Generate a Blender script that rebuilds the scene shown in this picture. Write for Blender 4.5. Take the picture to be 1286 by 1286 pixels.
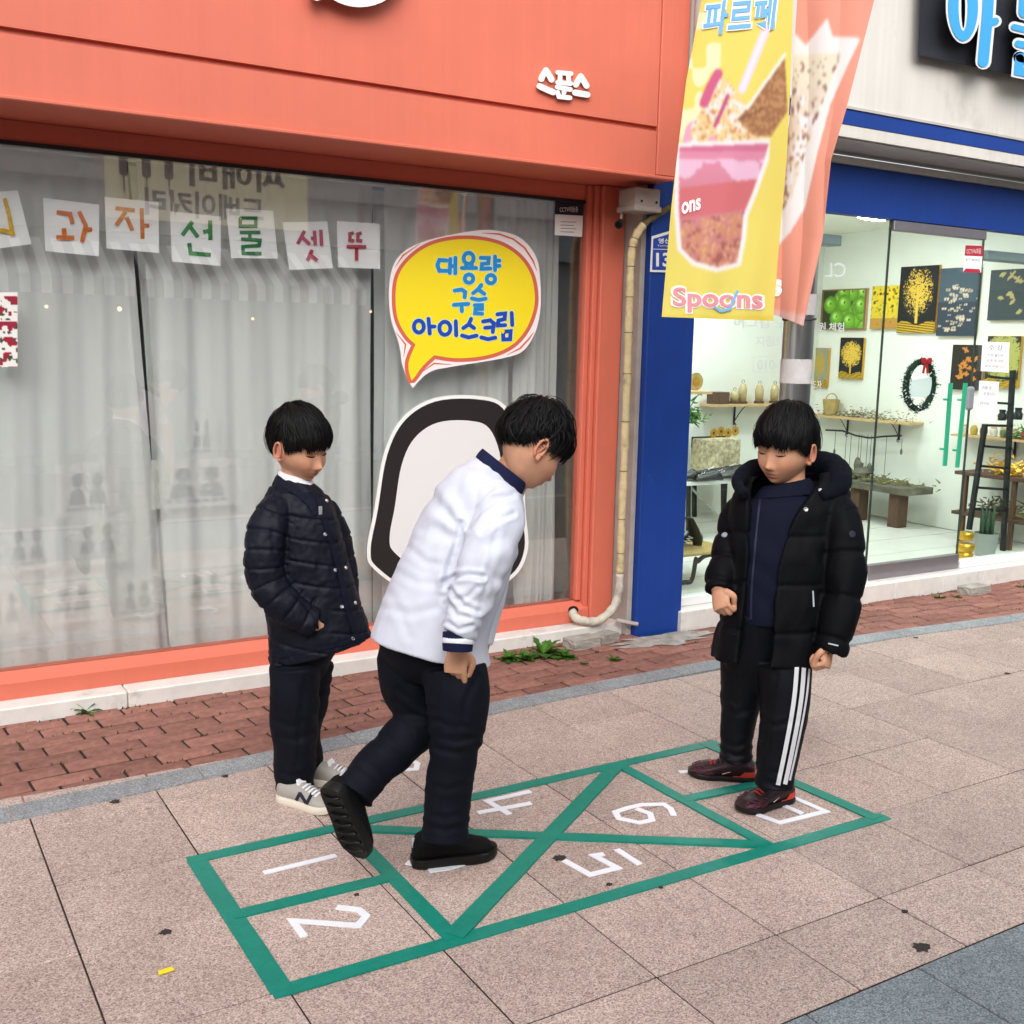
import bpy, bmesh, math, random
import numpy as np
from mathutils import Vector, Matrix
from mathutils.bvhtree import BVHTree
random.seed(7); RNG = np.random.default_rng(7)
for o in list(bpy.data.objects): bpy.data.objects.remove(o)
scene = bpy.context.scene
COL = scene.collection

# ------------------------------------------------------------------ camera
YAW, PITCH, ROLL, FPX, CAMH = math.radians(31.265), math.radians(8.852), math.radians(-1.222), 1360.2, 1.5
_cy, _sy, _cp, _sp = math.cos(YAW), math.sin(YAW), math.cos(PITCH), math.sin(PITCH)
FWD = np.array([_sy*_cp, _cy*_cp, -_sp]); _r = np.array([_cy, -_sy, 0.]); _d = np.cross(FWD, _r)
_cr, _sr = math.cos(ROLL), math.sin(ROLL)
RIGHT = _cr*_r + _sr*_d; DOWN = -_sr*_r + _cr*_d; UP = -DOWN
EYE = np.array([0., 0., CAMH])
cam = bpy.data.cameras.new('camera'); cam.sensor_width = 36; cam.lens = FPX/1286*36; cam.clip_start = .05; cam.clip_end = 3000
camo = bpy.data.objects.new('camera', cam); COL.objects.link(camo)
camo.matrix_world = Matrix(((RIGHT[0], UP[0], -FWD[0], 0), (RIGHT[1], UP[1], -FWD[1], 0), (RIGHT[2], UP[2], -FWD[2], CAMH), (0, 0, 0, 1)))
scene.camera = camo
scene.render.resolution_x = scene.render.resolution_y = 1024

# ------------------------------------------------------------------ sky, sun, exposure (bright overcast day, street in open shade)
world = bpy.data.worlds.new('World'); scene.world = world; world.use_nodes = True
wn = world.node_tree; wn.nodes.clear()
wo = wn.nodes.new('ShaderNodeOutputWorld'); wb = wn.nodes.new('ShaderNodeBackground')
sk = wn.nodes.new('ShaderNodeTexSky'); sk.sky_type = 'NISHITA'; sk.sun_disc = False
SUN_EL, SUN_ROT = math.radians(38), math.radians(208)
sk.sun_elevation = SUN_EL; sk.sun_rotation = SUN_ROT; sk.air_density = 1.0; sk.dust_density = 3.0
hs = wn.nodes.new('ShaderNodeHueSaturation'); hs.inputs['Saturation'].default_value = .30
wn.links.new(sk.outputs[0], hs.inputs['Color']); wn.links.new(hs.outputs[0], wb.inputs['Color'])
wb.inputs['Strength'].default_value = .15
wn.links.new(wb.outputs[0], wo.inputs['Surface'])
sl = bpy.data.lights.new('sun', 'SUN'); sl.energy = 1.3; sl.angle = math.radians(65); sl.color = (1, .98, .955)
so = bpy.data.objects.new('sun', sl); COL.objects.link(so)
_sd = Vector((math.sin(SUN_ROT)*math.cos(SUN_EL), math.cos(SUN_ROT)*math.cos(SUN_EL), math.sin(SUN_EL)))
so.rotation_euler = _sd.to_track_quat('Z', 'Y').to_euler(); so.location = (0, 0, 12)
scene.view_settings.view_transform = 'Standard'; scene.view_settings.look = 'None'
scene.view_settings.gamma = 1; scene.view_settings.use_curve_mapping = False
scene.view_settings.exposure = .7

# ------------------------------------------------------------------ helpers
def lin(h):
    if not isinstance(h, str): return tuple(h)
    c = [int(h[i:i+2], 16)/255 for i in (0, 2, 4)]
    return tuple(x/12.92 if x <= .04045 else ((x+.055)/1.055)**2.4 for x in c)
def ray(x, y): return RIGHT*((x-643)/FPX) + DOWN*((y-643)/FPX) + FWD
def atY(x, y, Y): d = ray(x, y); return EYE + d*(Y/d[1])
def atX(x, y, X): d = ray(x, y); return EYE + d*(X/d[0])
def atZ(x, y, z=0.): d = ray(x, y); return EYE + d*((z-CAMH)/d[2])
def atD(x, y, D): return EYE + ray(x, y)*D

class NT:
    def __init__(s, name):
        s.m = bpy.data.materials.new(name); s.m.use_nodes = True; s.t = s.m.node_tree
        s.b = s.t.nodes['Principled BSDF']; s.out = s.t.nodes['Material Output']
    def n(s, typ, **kw):
        k = s.t.nodes.new('ShaderNode'+typ)
        for a, v in kw.items(): setattr(k, a, v)
        return k
    def l(s, a, b): s.t.links.new(a, b)
def setin(node, **kw):
    for k, v in kw.items(): node.inputs[k.replace('_', ' ')].default_value = v
def mat(name, col, rough=.6, spec=.4, metal=0, var=0, vscale=6, bump=0, bscale=60, stretch=None, rnd=0, var2=0, v2scale=1.2, attr=None, trans=0, sheen=0, emis=0, dirt=None, coat=0, streak=0, crease=0):
    N = NT(name); b = N.b; c = lin(col)
    setin(b, Roughness=rough, Metallic=metal); b.inputs['Specular IOR Level'].default_value = spec
    if coat: b.inputs['Coat Weight'].default_value = coat; b.inputs['Coat Roughness'].default_value = .15
    if sheen: b.inputs['Sheen Weight'].default_value = sheen; b.inputs['Sheen Roughness'].default_value = .5
    tc = N.n('TexCoord'); co = tc.outputs['Object']
    if stretch:
        mp = N.n('Mapping'); mp.inputs['Scale'].default_value = stretch; N.l(co, mp.inputs[0]); co = mp.outputs[0]
    if attr:
        a = N.n('Attribute', attribute_name=attr); cur = a.outputs['Color']
    else:
        rgb = N.n('RGB'); rgb.outputs[0].default_value = (*c, 1); cur = rgb.outputs[0]
    def vary(cur, amt, sc, det=4):
        nz = N.n('TexNoise'); setin(nz, Scale=sc, Detail=det, Roughness=.6); N.l(co, nz.inputs['Vector'])
        mr = N.n('MapRange'); setin(mr, From_Min=.3, From_Max=.7, To_Min=1-amt, To_Max=1+amt); N.l(nz.outputs[0], mr.inputs[0])
        mx = N.n('Mix', data_type='RGBA', blend_type='MULTIPLY'); mx.inputs[0].default_value = 1
        N.l(cur, mx.inputs[6]); N.l(mr.outputs[0], mx.inputs[7]); return mx.outputs[2]
    if var: cur = vary(cur, var, vscale)
    if var2: cur = vary(cur, var2, v2scale, 6)
    if streak:      # rain streaks running down the face
        mp = N.n('Mapping'); mp.inputs['Scale'].default_value = (22, 22, .55); N.l(tc.outputs['Object'], mp.inputs[0])
        nz = N.n('TexNoise'); setin(nz, Scale=1, Detail=6, Roughness=.65); N.l(mp.outputs[0], nz.inputs['Vector'])
        mr = N.n('MapRange'); setin(mr, From_Min=.35, From_Max=.75, To_Min=1+streak*.3, To_Max=1-streak); N.l(nz.outputs[0], mr.inputs[0])
        mx = N.n('Mix', data_type='RGBA', blend_type='MULTIPLY'); mx.inputs[0].default_value = 1; N.l(cur, mx.inputs[6]); N.l(mr.outputs[0], mx.inputs[7]); cur = mx.outputs[2]
    if rnd:
        oi = N.n('ObjectInfo'); mr = N.n('MapRange'); setin(mr, To_Min=1-rnd, To_Max=1+rnd); N.l(oi.outputs['Random'], mr.inputs[0])
        mx = N.n('Mix', data_type='RGBA', blend_type='MULTIPLY'); mx.inputs[0].default_value = 1
        N.l(cur, mx.inputs[6]); N.l(mr.outputs[0], mx.inputs[7]); cur = mx.outputs[2]
    if dirt:
        dc, dsc, lo = dirt
        nz = N.n('TexNoise'); setin(nz, Scale=dsc, Detail=7, Roughness=.7); N.l(tc.outputs['Object'], nz.inputs['Vector'])
        mr = N.n('MapRange'); setin(mr, From_Min=lo, From_Max=lo+.2, To_Min=0, To_Max=.8); N.l(nz.outputs[0], mr.inputs[0])
        mx = N.n('Mix', data_type='RGBA'); N.l(mr.outputs[0], mx.inputs[0]); N.l(cur, mx.inputs[6]); mx.inputs[7].default_value = (*lin(dc), 1); cur = mx.outputs[2]
    N.l(cur, b.inputs['Base Color'])
    if emis: N.l(cur, b.inputs['Emission Color']); b.inputs['Emission Strength'].default_value = emis
    if bump:
        nz = N.n('TexNoise'); setin(nz, Scale=bscale, Detail=5, Roughness=.6); N.l(co, nz.inputs['Vector'])
        bp = N.n('Bump'); setin(bp, Strength=bump, Distance=.004); N.l(nz.outputs[0], bp.inputs['Height']); N.l(bp.outputs[0], b.inputs['Normal'])
        if crease:      # thin pressed creases over the fine weave
            mp = N.n('Mapping'); mp.inputs['Scale'].default_value = (1, 1, .7); mp.inputs['Rotation'].default_value = (.5, .4, .3); N.l(tc.outputs['Object'], mp.inputs[0])
            n2 = N.n('TexNoise', noise_type='RIDGED_MULTIFRACTAL'); setin(n2, Scale=crease, Detail=2.5, Roughness=.5, Distortion=.6); N.l(mp.outputs[0], n2.inputs['Vector'])
            b2 = N.n('Bump'); setin(b2, Strength=.42, Distance=.012); N.l(n2.outputs[0], b2.inputs['Height']); N.l(bp.outputs[0], b2.inputs['Normal']); N.l(b2.outputs[0], b.inputs['Normal'])
    if trans:
        tr = N.n('BsdfTranslucent'); N.l(cur, tr.inputs['Color']); ms = N.n('MixShader'); ms.inputs[0].default_value = trans
        N.l(b.outputs[0], ms.inputs[1]); N.l(tr.outputs[0], ms.inputs[2]); N.l(ms.outputs[0], N.out.inputs['Surface'])
    return N.m
def granite(name, cols, scale, stain, rnd=.05):
    """speckled stone: three grain colours by cell noise, soft stains, per-slab tint"""
    N = NT(name); b = N.b; setin(b, Roughness=.75); b.inputs['Specular IOR Level'].default_value = .3
    geo = N.n('NewGeometry'); co = geo.outputs['Position']
    vo = N.n('TexVoronoi'); setin(vo, Scale=scale); N.l(co, vo.inputs['Vector'])
    sp = N.n('SeparateColor'); N.l(vo.outputs['Color'], sp.inputs[0])
    cr = N.n('ValToRGB'); e = cr.color_ramp.elements
    e[0].color = (*lin(cols[0]), 1); e[0].position = 0; e[1].color = (*lin(cols[-1]), 1); e[1].position = 1
    for i, c in enumerate(cols[1:-1]):
        q = e.new((i+1)/(len(cols)-1)); q.color = (*lin(c), 1)
    N.l(sp.outputs[0], cr.inputs[0])
    cur = cr.outputs[0]
    for sc, amt, det in ((1.3, stain, 8), (5, stain*.8, 6), (28, stain*.5, 4)):
        nz = N.n('TexNoise'); setin(nz, Scale=sc, Detail=det, Roughness=.65); N.l(co, nz.inputs['Vector'])
        mr = N.n('MapRange'); setin(mr, From_Min=.3, From_Max=.7, To_Min=1-amt, To_Max=1+amt*.7); N.l(nz.outputs[0], mr.inputs[0])
        mx = N.n('Mix', data_type='RGBA', blend_type='MULTIPLY'); mx.inputs[0].default_value = 1; N.l(cur, mx.inputs[6]); N.l(mr.outputs[0], mx.inputs[7]); cur = mx.outputs[2]
    oi = N.n('ObjectInfo'); mr = N.n('MapRange'); setin(mr, To_Min=1-rnd, To_Max=1+rnd); N.l(oi.outputs['Random'], mr.inputs[0])
    mx = N.n('Mix', data_type='RGBA', blend_type='MULTIPLY'); mx.inputs[0].default_value = 1; N.l(cur, mx.inputs[6]); N.l(mr.outputs[0], mx.inputs[7])
    N.l(mx.outputs[2], b.inputs['Base Color'])
    bp = N.n('Bump'); setin(bp, Strength=.35, Distance=.002); N.l(sp.outputs[1], bp.inputs['Height']); N.l(bp.outputs[0], b.inputs['Normal'])
    return N.m
def glass(name, tint=(.86, .92, .9), ior=1.5, mul=1.0, base=0.):
    N = NT(name); N.t.nodes.remove(N.b)
    tr = N.n('BsdfTransparent'); tr.inputs[0].default_value = (*tint, 1)
    gl = N.n('BsdfGlossy'); gl.inputs['Roughness'].default_value = 0.0
    lw = N.n('LayerWeight'); lw.inputs[0].default_value = .5; pw = N.n('Math', operation='POWER'); pw.inputs[1].default_value = 5; N.l(lw.outputs['Facing'], pw.inputs[0])
    r0 = ((ior-1)/(ior+1))**2*mul+base      # both faces of a thin pane reflect: Schlick curve
    ma = N.n('Math', operation='MULTIPLY_ADD'); ma.inputs[1].default_value = 1-r0; ma.inputs[2].default_value = r0; ma.use_clamp = True; N.l(pw.outputs[0], ma.inputs[0])
    ms = N.n('MixShader'); N.l(ma.outputs[0], ms.inputs[0]); N.l(tr.outputs[0], ms.inputs[1]); N.l(gl.outputs[0], ms.inputs[2]); N.l(ms.outputs[0], N.out.inputs['Surface'])
    return N.m
def sheer(name, col, alpha):
    N = NT(name); N.t.nodes.remove(N.b)
    df = N.n('BsdfDiffuse'); tl = N.n('BsdfTranslucent'); tr = N.n('BsdfTransparent')
    for q in (df, tl): q.inputs[0].default_value = (*lin(col), 1)
    m1 = N.n('MixShader'); m1.inputs[0].default_value = .10; N.l(df.outputs[0], m1.inputs[1]); N.l(tl.outputs[0], m1.inputs[2])
    m2 = N.n('MixShader'); m2.inputs[0].default_value = alpha; N.l(tr.outputs[0], m2.inputs[1]); N.l(m1.outputs[0], m2.inputs[2]); N.l(m2.outputs[0], N.out.inputs['Surface'])
    return N.m

class MB:
    """collects shapes; build() links them as one mesh object"""
    def __init__(s): s.v = []; s.f = []
    def add(s, vs, fs):
        n = len(s.v); s.v += [tuple(map(float, p)) for p in vs]; s.f += [tuple(i+n for i in f) for f in fs]; return s
    def box(s, x0, x1, y0, y1, z0, z1, bev=0):
        if bev:
            b = bev; bm = bmesh.new(); bmesh.ops.create_cube(bm, size=1)
            for v in bm.verts: v.co = ((x0+x1)/2+v.co.x*(x1-x0), (y0+y1)/2+v.co.y*(y1-y0), (z0+z1)/2+v.co.z*(z1-z0))
            bmesh.ops.bevel(bm, geom=bm.edges[:], offset=b, segments=1, affect='EDGES', clamp_overlap=True)
            bm.verts.index_update(); s.add([v.co for v in bm.verts], [[v.index for v in f.verts] for f in bm.faces]); bm.free(); return s
        return s.add([(x0,y0,z0),(x1,y0,z0),(x1,y1,z0),(x0,y1,z0),(x0,y0,z1),(x1,y0,z1),(x1,y1,z1),(x0,y1,z1)],
                     [(0,3,2,1),(4,5,6,7),(0,1,5,4),(1,2,6,5),(2,3,7,6),(3,0,4,7)])
    def obox(s, p, q, w, h, up=(0, 0, 1)):
        """bar of section w x h from p to q"""
        p, q = Vector(p), Vector(q); t = (q-p).normalized(); u = Vector(up); a = t.cross(u)
        if a.length < 1e-4: a = t.cross(Vector((1, 0, 0)))
        a.normalize(); c = a.cross(t)
        vs = [e+a*(i*w/2)+c*(j*h/2) for e in (p, q) for i, j in ((-1,-1),(1,-1),(1,1),(-1,1))]
        return s.add(vs, [(0,1,2,3),(7,6,5,4),(0,4,5,1),(1,5,6,2),(2,6,7,3),(3,7,4,0)])
    def tube(s, pts, r, n=8, cap=True):
        pts = [Vector(p) for p in pts]; m = len(pts); rs = r if hasattr(r, '__len__') else [r]*m
        t0 = (pts[1]-pts[0]).normalized(); a = t0.orthogonal().normalized(); vs = []; fs = []
        for i, p in enumerate(pts):
            t = (pts[min(i+1, m-1)]-pts[max(i-1, 0)]).normalized(); a = (a-t*a.dot(t)).normalized(); b = t.cross(a)
            vs += [p+(a*math.cos(k*2*math.pi/n)+b*math.sin(k*2*math.pi/n))*rs[i] for k in range(n)]
        for i in range(m-1):
            for k in range(n): fs.append((i*n+k, i*n+(k+1) % n, (i+1)*n+(k+1) % n, (i+1)*n+k))
        if cap: fs += [tuple(range(n))[::-1], tuple((m-1)*n+k for k in range(n))]
        return s.add(vs, fs)
    def prism(s, poly, fn, d0, d1):
        """extruded outline: poly in 2D, fn(x, y, depth) -> 3D"""
        n = len(poly); tri = tess(poly)
        vs = [fn(x, y, d0) for x, y in poly]+[fn(x, y, d1) for x, y in poly]
        fs = [t for t in tri]+[tuple(i+n for i in t[::-1]) for t in tri]+[(i, (i+1) % n, (i+1) % n+n, i+n) for i in range(n)]
        return s.add(vs, fs)
    def sphere(s, c, r, n=12, m=8, sc=(1, 1, 1)):
        vs = [(c[0], c[1], c[2]+r*sc[2])]; fs = []
        for i in range(1, m):
            for k in range(n):
                a, e = 2*math.pi*k/n, math.pi*i/m
                vs.append((c[0]+r*sc[0]*math.sin(e)*math.cos(a), c[1]+r*sc[1]*math.sin(e)*math.sin(a), c[2]+r*sc[2]*math.cos(e)))
        vs.append((c[0], c[1], c[2]-r*sc[2])); L = len(vs)-1
        for k in range(n):
            fs.append((0, 1+k, 1+(k+1) % n)); fs.append((L, L-n+(k+1) % n, L-n+k))
            for i in range(m-2): fs.append((1+i*n+k, 1+(i+1)*n+k, 1+(i+1)*n+(k+1) % n, 1+i*n+(k+1) % n))
        return s.add(vs, fs)
    def lathe(s, prof, c, n=16):
        vs = []; fs = []; m = len(prof)
        for r, z in prof: vs += [(c[0]+r*math.cos(2*math.pi*k/n), c[1]+r*math.sin(2*math.pi*k/n), c[2]+z) for k in range(n)]
        for i in range(m-1):
            for k in range(n): fs.append((i*n+k, i*n+(k+1) % n, (i+1)*n+(k+1) % n, (i+1)*n+k))
        fs += [tuple(range(n))[::-1], tuple((m-1)*n+k for k in range(n))]
        return s.add(vs, fs)
    def mesh(s, name, m, smooth=False, fix=True):
        me = bpy.data.meshes.new(name); me.from_pydata(s.v, [], s.f)
        if m: me.materials.append(m)
        if fix:
            bm = bmesh.new(); bm.from_mesh(me); bmesh.ops.recalc_face_normals(bm, faces=bm.faces); bm.to_mesh(me); bm.free()
        if smooth:
            me.polygons.foreach_set('use_smooth', [True]*len(me.polygons)); 
            if smooth != True: me.set_sharp_from_angle(angle=math.radians(smooth))
        me.update(); return me
    def build(s, name, m, parent=None, smooth=False, fix=True): return link(name, s.mesh(name, m, smooth, fix), parent)
def link(name, me, parent=None):
    o = bpy.data.objects.new(name, me); COL.objects.link(o)
    if parent is not None:
        o.parent = parent; o.matrix_parent_inverse = Matrix.Translation(-parent.location) if parent.type == 'EMPTY' else Matrix()
    return o
def tess(poly):
    from mathutils.geometry import tessellate_polygon
    return [tuple(t) for t in tessellate_polygon([[Vector((x, y, 0)) for x, y in poly]])]
def tag(o, label=None, cat=None, group=None, kind=None):
    if label: o['label'] = label
    if cat: o['category'] = cat
    if group: o['group'] = group
    if kind: o['kind'] = kind
    return o
def thing(name, label, cat, loc=(0, 0, 0), group=None):
    o = bpy.data.objects.new(name, None); COL.objects.link(o); o.location = loc; o.empty_display_size = .1
    return tag(o, label, cat, group)
def struct(name, mb, m, parent=None): return tag(mb.build(name, m, parent), kind='structure')
def capsule(p, q, w, n=7):
    """2D outline of a round ended stroke"""
    (x0, y0), (x1, y1) = p, q; a = math.atan2(y1-y0, x1-x0); r = w/2
    return [(x0+r*math.cos(a+math.pi/2+math.pi*k/n), y0+r*math.sin(a+math.pi/2+math.pi*k/n)) for k in range(n+1)]+\
           [(x1+r*math.cos(a-math.pi/2+math.pi*k/n), y1+r*math.sin(a-math.pi/2+math.pi*k/n)) for k in range(n+1)]
def stroke_outline(pts, w, rnd=True, n=6):
    """one outline for a polyline stroke of width w, mitred at the corners"""
    P = [np.array(p, float) for p in pts]; L = []; Rr = []; m = len(P); h = w/2
    for i in range(m):
        d0 = P[i]-P[i-1] if i else P[1]-P[0]; d1 = P[i+1]-P[i] if i < m-1 else d0
        d0 = d0/np.hypot(*d0); d1 = d1/np.hypot(*d1); n0 = np.array([-d0[1], d0[0]]); n1 = np.array([-d1[1], d1[0]])
        q = n0+n1; k = q.dot(n0); q = q/max(k, .45)
        L.append(P[i]+q*h); Rr.append(P[i]-q*h)
    out = list(L)
    if rnd:
        a = math.atan2(*(P[-1]-P[-2])[::-1]); out += [P[-1]+h*np.array([math.cos(a+math.pi/2-math.pi*k/n), math.sin(a+math.pi/2-math.pi*k/n)]) for k in range(1, n)]
    out += Rr[::-1]
    if rnd:
        a = math.atan2(*(P[0]-P[1])[::-1]); out += [P[0]+h*np.array([math.cos(a+math.pi/2-math.pi*k/n), math.sin(a+math.pi/2-math.pi*k/n)]) for k in range(1, n)]
    return [tuple(p) for p in out]
def ringpoly(cx, cy, rx, ry, n=28): return [(cx+rx*math.cos(2*math.pi*k/n), cy+ry*math.sin(2*math.pi*k/n)) for k in range(n)]
def add_ring(mb, cx, cy, rx, ry, w, fn, d0, d1, n=28):
    vs = []; fs = []
    for k in range(n):
        c, s = math.cos(2*math.pi*k/n), math.sin(2*math.pi*k/n)
        for d in (d0, d1):
            vs += [fn(cx+(rx+w/2)*c, cy+(ry+w/2)*s, d), fn(cx+(rx-w/2)*c, cy+(ry-w/2)*s, d)]
    for k in range(n):
        a, b = 4*k, 4*((k+1) % n)
        fs += [(a, b, b+1, a+1), (a+2, a+3, b+3, b+2), (a, a+2, b+2, b), (a+1, b+1, b+3, a+3)]
    mb.add(vs, fs)
def text2d(body, offset=0., res=4):
    """filled glyph outlines of a line of writing, normalised: cap height about .7, starts at x = 0"""
    cu = bpy.data.curves.new('writing', 'FONT'); cu.body = body; cu.size = 1; cu.resolution_u = res; cu.offset = offset; cu.fill_mode = 'FRONT'
    o = bpy.data.objects.new('writing', cu); COL.objects.link(o)
    dg = bpy.context.evaluated_depsgraph_get(); me = bpy.data.meshes.new_from_object(o.evaluated_get(dg))
    v = np.array([p.co[:2] for p in me.vertices]).reshape(-1, 2); f = [tuple(p.vertices) for p in me.polygons]
    bpy.data.objects.remove(o); bpy.data.curves.remove(cu); bpy.data.meshes.remove(me)
    return v, f
def add_text(mb, body, fn, box, offset=0.):
    """writing fitted into the 2D box (x0, y0, x1, y1), y up the glyph from y0 to y1; fn(x, y) -> 3D"""
    v, f = text2d(body, offset)
    if not len(v): return
    a, b = v.min(0), v.max(0); x0, y0, x1, y1 = box
    w = (v-a)/np.maximum(b-a, 1e-6); mb.add([fn(x0+p[0]*(x1-x0), y0+p[1]*(y1-y0)) for p in w], f)
def vnoise(p, scale, seed=0):
    """smooth value noise on an (n,3) array, about -1..1"""
    q = p*scale+seed*17.31; i = np.floor(q).astype(np.int64); f = q-i; f = f*f*(3-2*f); out = np.zeros(len(p))
    for dx in (0, 1):
        for dy in (0, 1):
            for dz in (0, 1):
                h = ((i[:, 0]+dx)*374761393+(i[:, 1]+dy)*668265263+(i[:, 2]+dz)*2147483647+seed*974711) & 0xffffffff
                h = ((h ^ (h >> 13))*1274126177) & 0xffffffff; h = (h ^ (h >> 16)) & 0xffff
                w = (f[:, 0] if dx else 1-f[:, 0])*(f[:, 1] if dy else 1-f[:, 1])*(f[:, 2] if dz else 1-f[:, 2])
                out += w*(h/32767.5-1)
    return out
def set_colors(me, cols, name='col'):
    a = me.color_attributes.new(name, 'FLOAT_COLOR', 'POINT'); c = np.ones((len(me.vertices), 4), np.float32); c[:, :3] = cols
    a.data.foreach_set('color', c.ravel())
def srgb_arr(c):
    c = np.asarray(c, float)/255; return np.where(c <= .04045, c/12.92, ((c+.055)/1.055)**2.4)
# ------------------------------------------------------------------ materials of the place
M = {}
M['tile'] = granite('pink_granite', ['83716a', 'a69188', 'b9a398', 'c5b0a5', 'd6c5bc'], 300, .13, .09)
M['darktile'] = granite('grey_granite', ['565e63', '727b80', '838c91', '9aa2a6'], 300, .16, .08)
M['kerb'] = granite('kerb_granite', ['74787b', '8c9092', '9b9ea0', 'b0b2b3'], 260, .2, .1)
M['brick'] = mat('clay_paver', '8f6459', .85, .2, var=.22, vscale=25, bump=.6, bscale=90, rnd=.2, var2=.2, v2scale=3, dirt=('8a7a6e', 2.2, .56))
M['mortar'] = mat('joint_sand', '3b332c', .95, .1, var=.4, vscale=30, bump=.6, bscale=120)
M['asphalt'] = mat('asphalt', '4a4b4d', .9, .2, var=.25, vscale=80, bump=.5, bscale=200)
M['coral'] = mat('coral_paint', 'd3705a', .5, .35, var=.035, vscale=3, bump=.12, bscale=40, var2=.05, v2scale=.7, streak=.045, dirt=('bd705e', 1.1, .68))
M['ledge'] = mat('white_marble', 'dcd9d3', .5, .4, var=.08, vscale=9, bump=.15, bscale=50, dirt=('8f8b80', 5, .58))
M['concrete'] = mat('broken_concrete', '9d9890', .9, .2, var=.25, vscale=14, bump=1, bscale=60)
M['blue'] = mat('blue_paint', '153c8c', .5, .3, var=.06, vscale=5, bump=.12, bscale=70, var2=.05, v2scale=1.5, dirt=('4a6db0', 4, .66), streak=.1)
M['cream'] = mat('cream_panel', 'd3cfc7', .55, .4, var=.04, vscale=2, var2=.05, v2scale=.8, dirt=('a8a095', 1.6, .60), bump=.05, streak=.08)
M['greyplaster'] = mat('grey_plaster', 'aaa39c', .9, .2, var=.1, vscale=12, bump=.3)
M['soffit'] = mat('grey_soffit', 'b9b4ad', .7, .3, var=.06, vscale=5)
M['steel'] = mat('brushed_steel', 'b8b6b2', .28, .5, metal=1, var=.12, vscale=4, stretch=(60, 60, 1.5))
M['alu'] = mat('door_rail_metal', '9c969b', .4, .5, metal=.8, var=.06, vscale=8)
M['black'] = mat('black_plastic', '141416', .4, .5)
M['blackiron'] = mat('black_iron', '1b1c1c', .55, .4, var=.2, vscale=30)
M['white'] = mat('white_plastic', 'e9e9e6', .45, .45)
M['paper'] = mat('white_paper', 'f8f9fa', .8, .2, var=.02)
M['glass_o'] = glass('window_glass', (.985, .99, .985), 1.52, 2.0, .05)
M['glass_b'] = glass('shop_glass', (.92, .97, .95), 1.5, .8, 0.)
M['curtain'] = sheer('sheer_curtain', 'f8faf8', .6); M['liner'] = sheer('bright_backing', 'f3f6f3', .97)  # second is an added opaque backing that keeps the window bright
M['roomgrey'] = mat('room_wall', '8d918e', .9, .2, var=.05)
M['roomdark'] = mat('room_floor', '55524d', .7, .3)
M['intwall'] = mat('interior_wall', 'ebece2', .8, .2, var=.02)
M['intfloor'] = mat('interior_floor', 'dad9d0', .35, .4, var=.05, vscale=4)
M['wood'] = mat('pale_wood', 'c9a878', .6, .3, var=.18, vscale=5, stretch=(2, 30, 30))
M['darkwood'] = mat('dark_wood', '5d4536', .6, .3, var=.3, vscale=6, stretch=(18, 18, 2))
M['greywood'] = mat('weathered_wood', '6d6a5c', .8, .2, var=.3, vscale=10)
M['gold'] = mat('gold_leaf', 'd9a83a', .3, .5, metal=.7, var=.15, vscale=30)
M['lamp'] = mat('lamp_diffuser', 'f7fbff', .5, .3, emis=54)
M['warm'] = mat('warm_bulb', 'ffd9a0', .5, .3, emis=4)
M['green_glass'] = mat('green_acrylic', '3fbf94', .15, .6, trans=.3)
M['leaf'] = mat('weed_leaf', '4c7a2c', .6, .3, var=.3, vscale=30, trans=.3)
M['moss'] = mat('joint_moss', '46492c', .9, .1, var=.4, vscale=40)
M['tape'] = mat('green_tape', '048270', .45, .4, var=.08, vscale=9, bump=.4, bscale=160, var2=.08, v2scale=40, dirt=('4c8a7c', 14, .68))
M['wtape'] = mat('white_tape', 'eceef4', .5, .4, var=.04, vscale=20, dirt=('b4aea8', 18, .68))
M['print'] = mat('printed_colour', 'ffffff', .6, .3, attr='col')
M['cloth_print'] = mat('printed_cloth', 'ffffff', .75, .2, attr='col', trans=.25)
M['yellow'] = mat('yellow_vinyl', 'f0d823', .4, .4); M['redline'] = mat('red_vinyl', 'cf6550', .45, .4)
M['pinkwhite'] = mat('white_vinyl', 'efe6e6', .45, .4); M['skyblue'] = mat('sky_blue_vinyl', '1c84c4', .45, .4); M['royal'] = mat('royal_blue_vinyl', '1e44a8', .45, .4)
M['paleblue'] = mat('pale_blue_vinyl', 'a9d6ee', .45, .4)

# ------------------------------------------------------------------ ground
GB = MB(); GB.add([(-900, -900, -.12), (900, -900, -.12), (900, 900, -.12), (-900, 900, -.12)], [(0, 1, 2, 3)]); struct('ground', GB, M['asphalt'])
pav = struct('pavement', MB().box(-3, 14, 1.585, 3.66, -.1, -.0045), M['mortar'])
band = struct('paving_band', MB().box(-3, 14, .3, 1.583, -.1, -.0045), M['mortar'])
struct('road', MB().box(-30, 40, -4.2, .16, -.11, -.1), M['asphalt'])
struct('gutter_kerb', MB().box(-30, 40, .16, .3, -.11, -.002), M['kerb'])
struct('opposite_pavement', MB().box(-30, 40, -6, -4.2, -.11, 0), M['kerb'])
tile_cache = {}
def tile(parent, x0, x1, y0, y1, m, name='tile', h=.03, bev=.0022, dz=0, rot=0):
    key = (round(x1-x0, 3), round(y1-y0, 3), m.name, h)
    if key not in tile_cache:
        w, d = (x1-x0)/2, (y1-y0)/2; tile_cache[key] = MB().box(-w, w, -d, d, -h, 0, bev).mesh(name, m)
    o = bpy.data.objects.new(name, tile_cache[key]); COL.objects.link(o); o.parent = parent
    o.location = ((x0+x1)/2, (y0+y1)/2, dz); o.rotation_euler = (random.uniform(-.0016, .0016), random.uniform(-.0016, .0016), rot); return o
J = .0023
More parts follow.
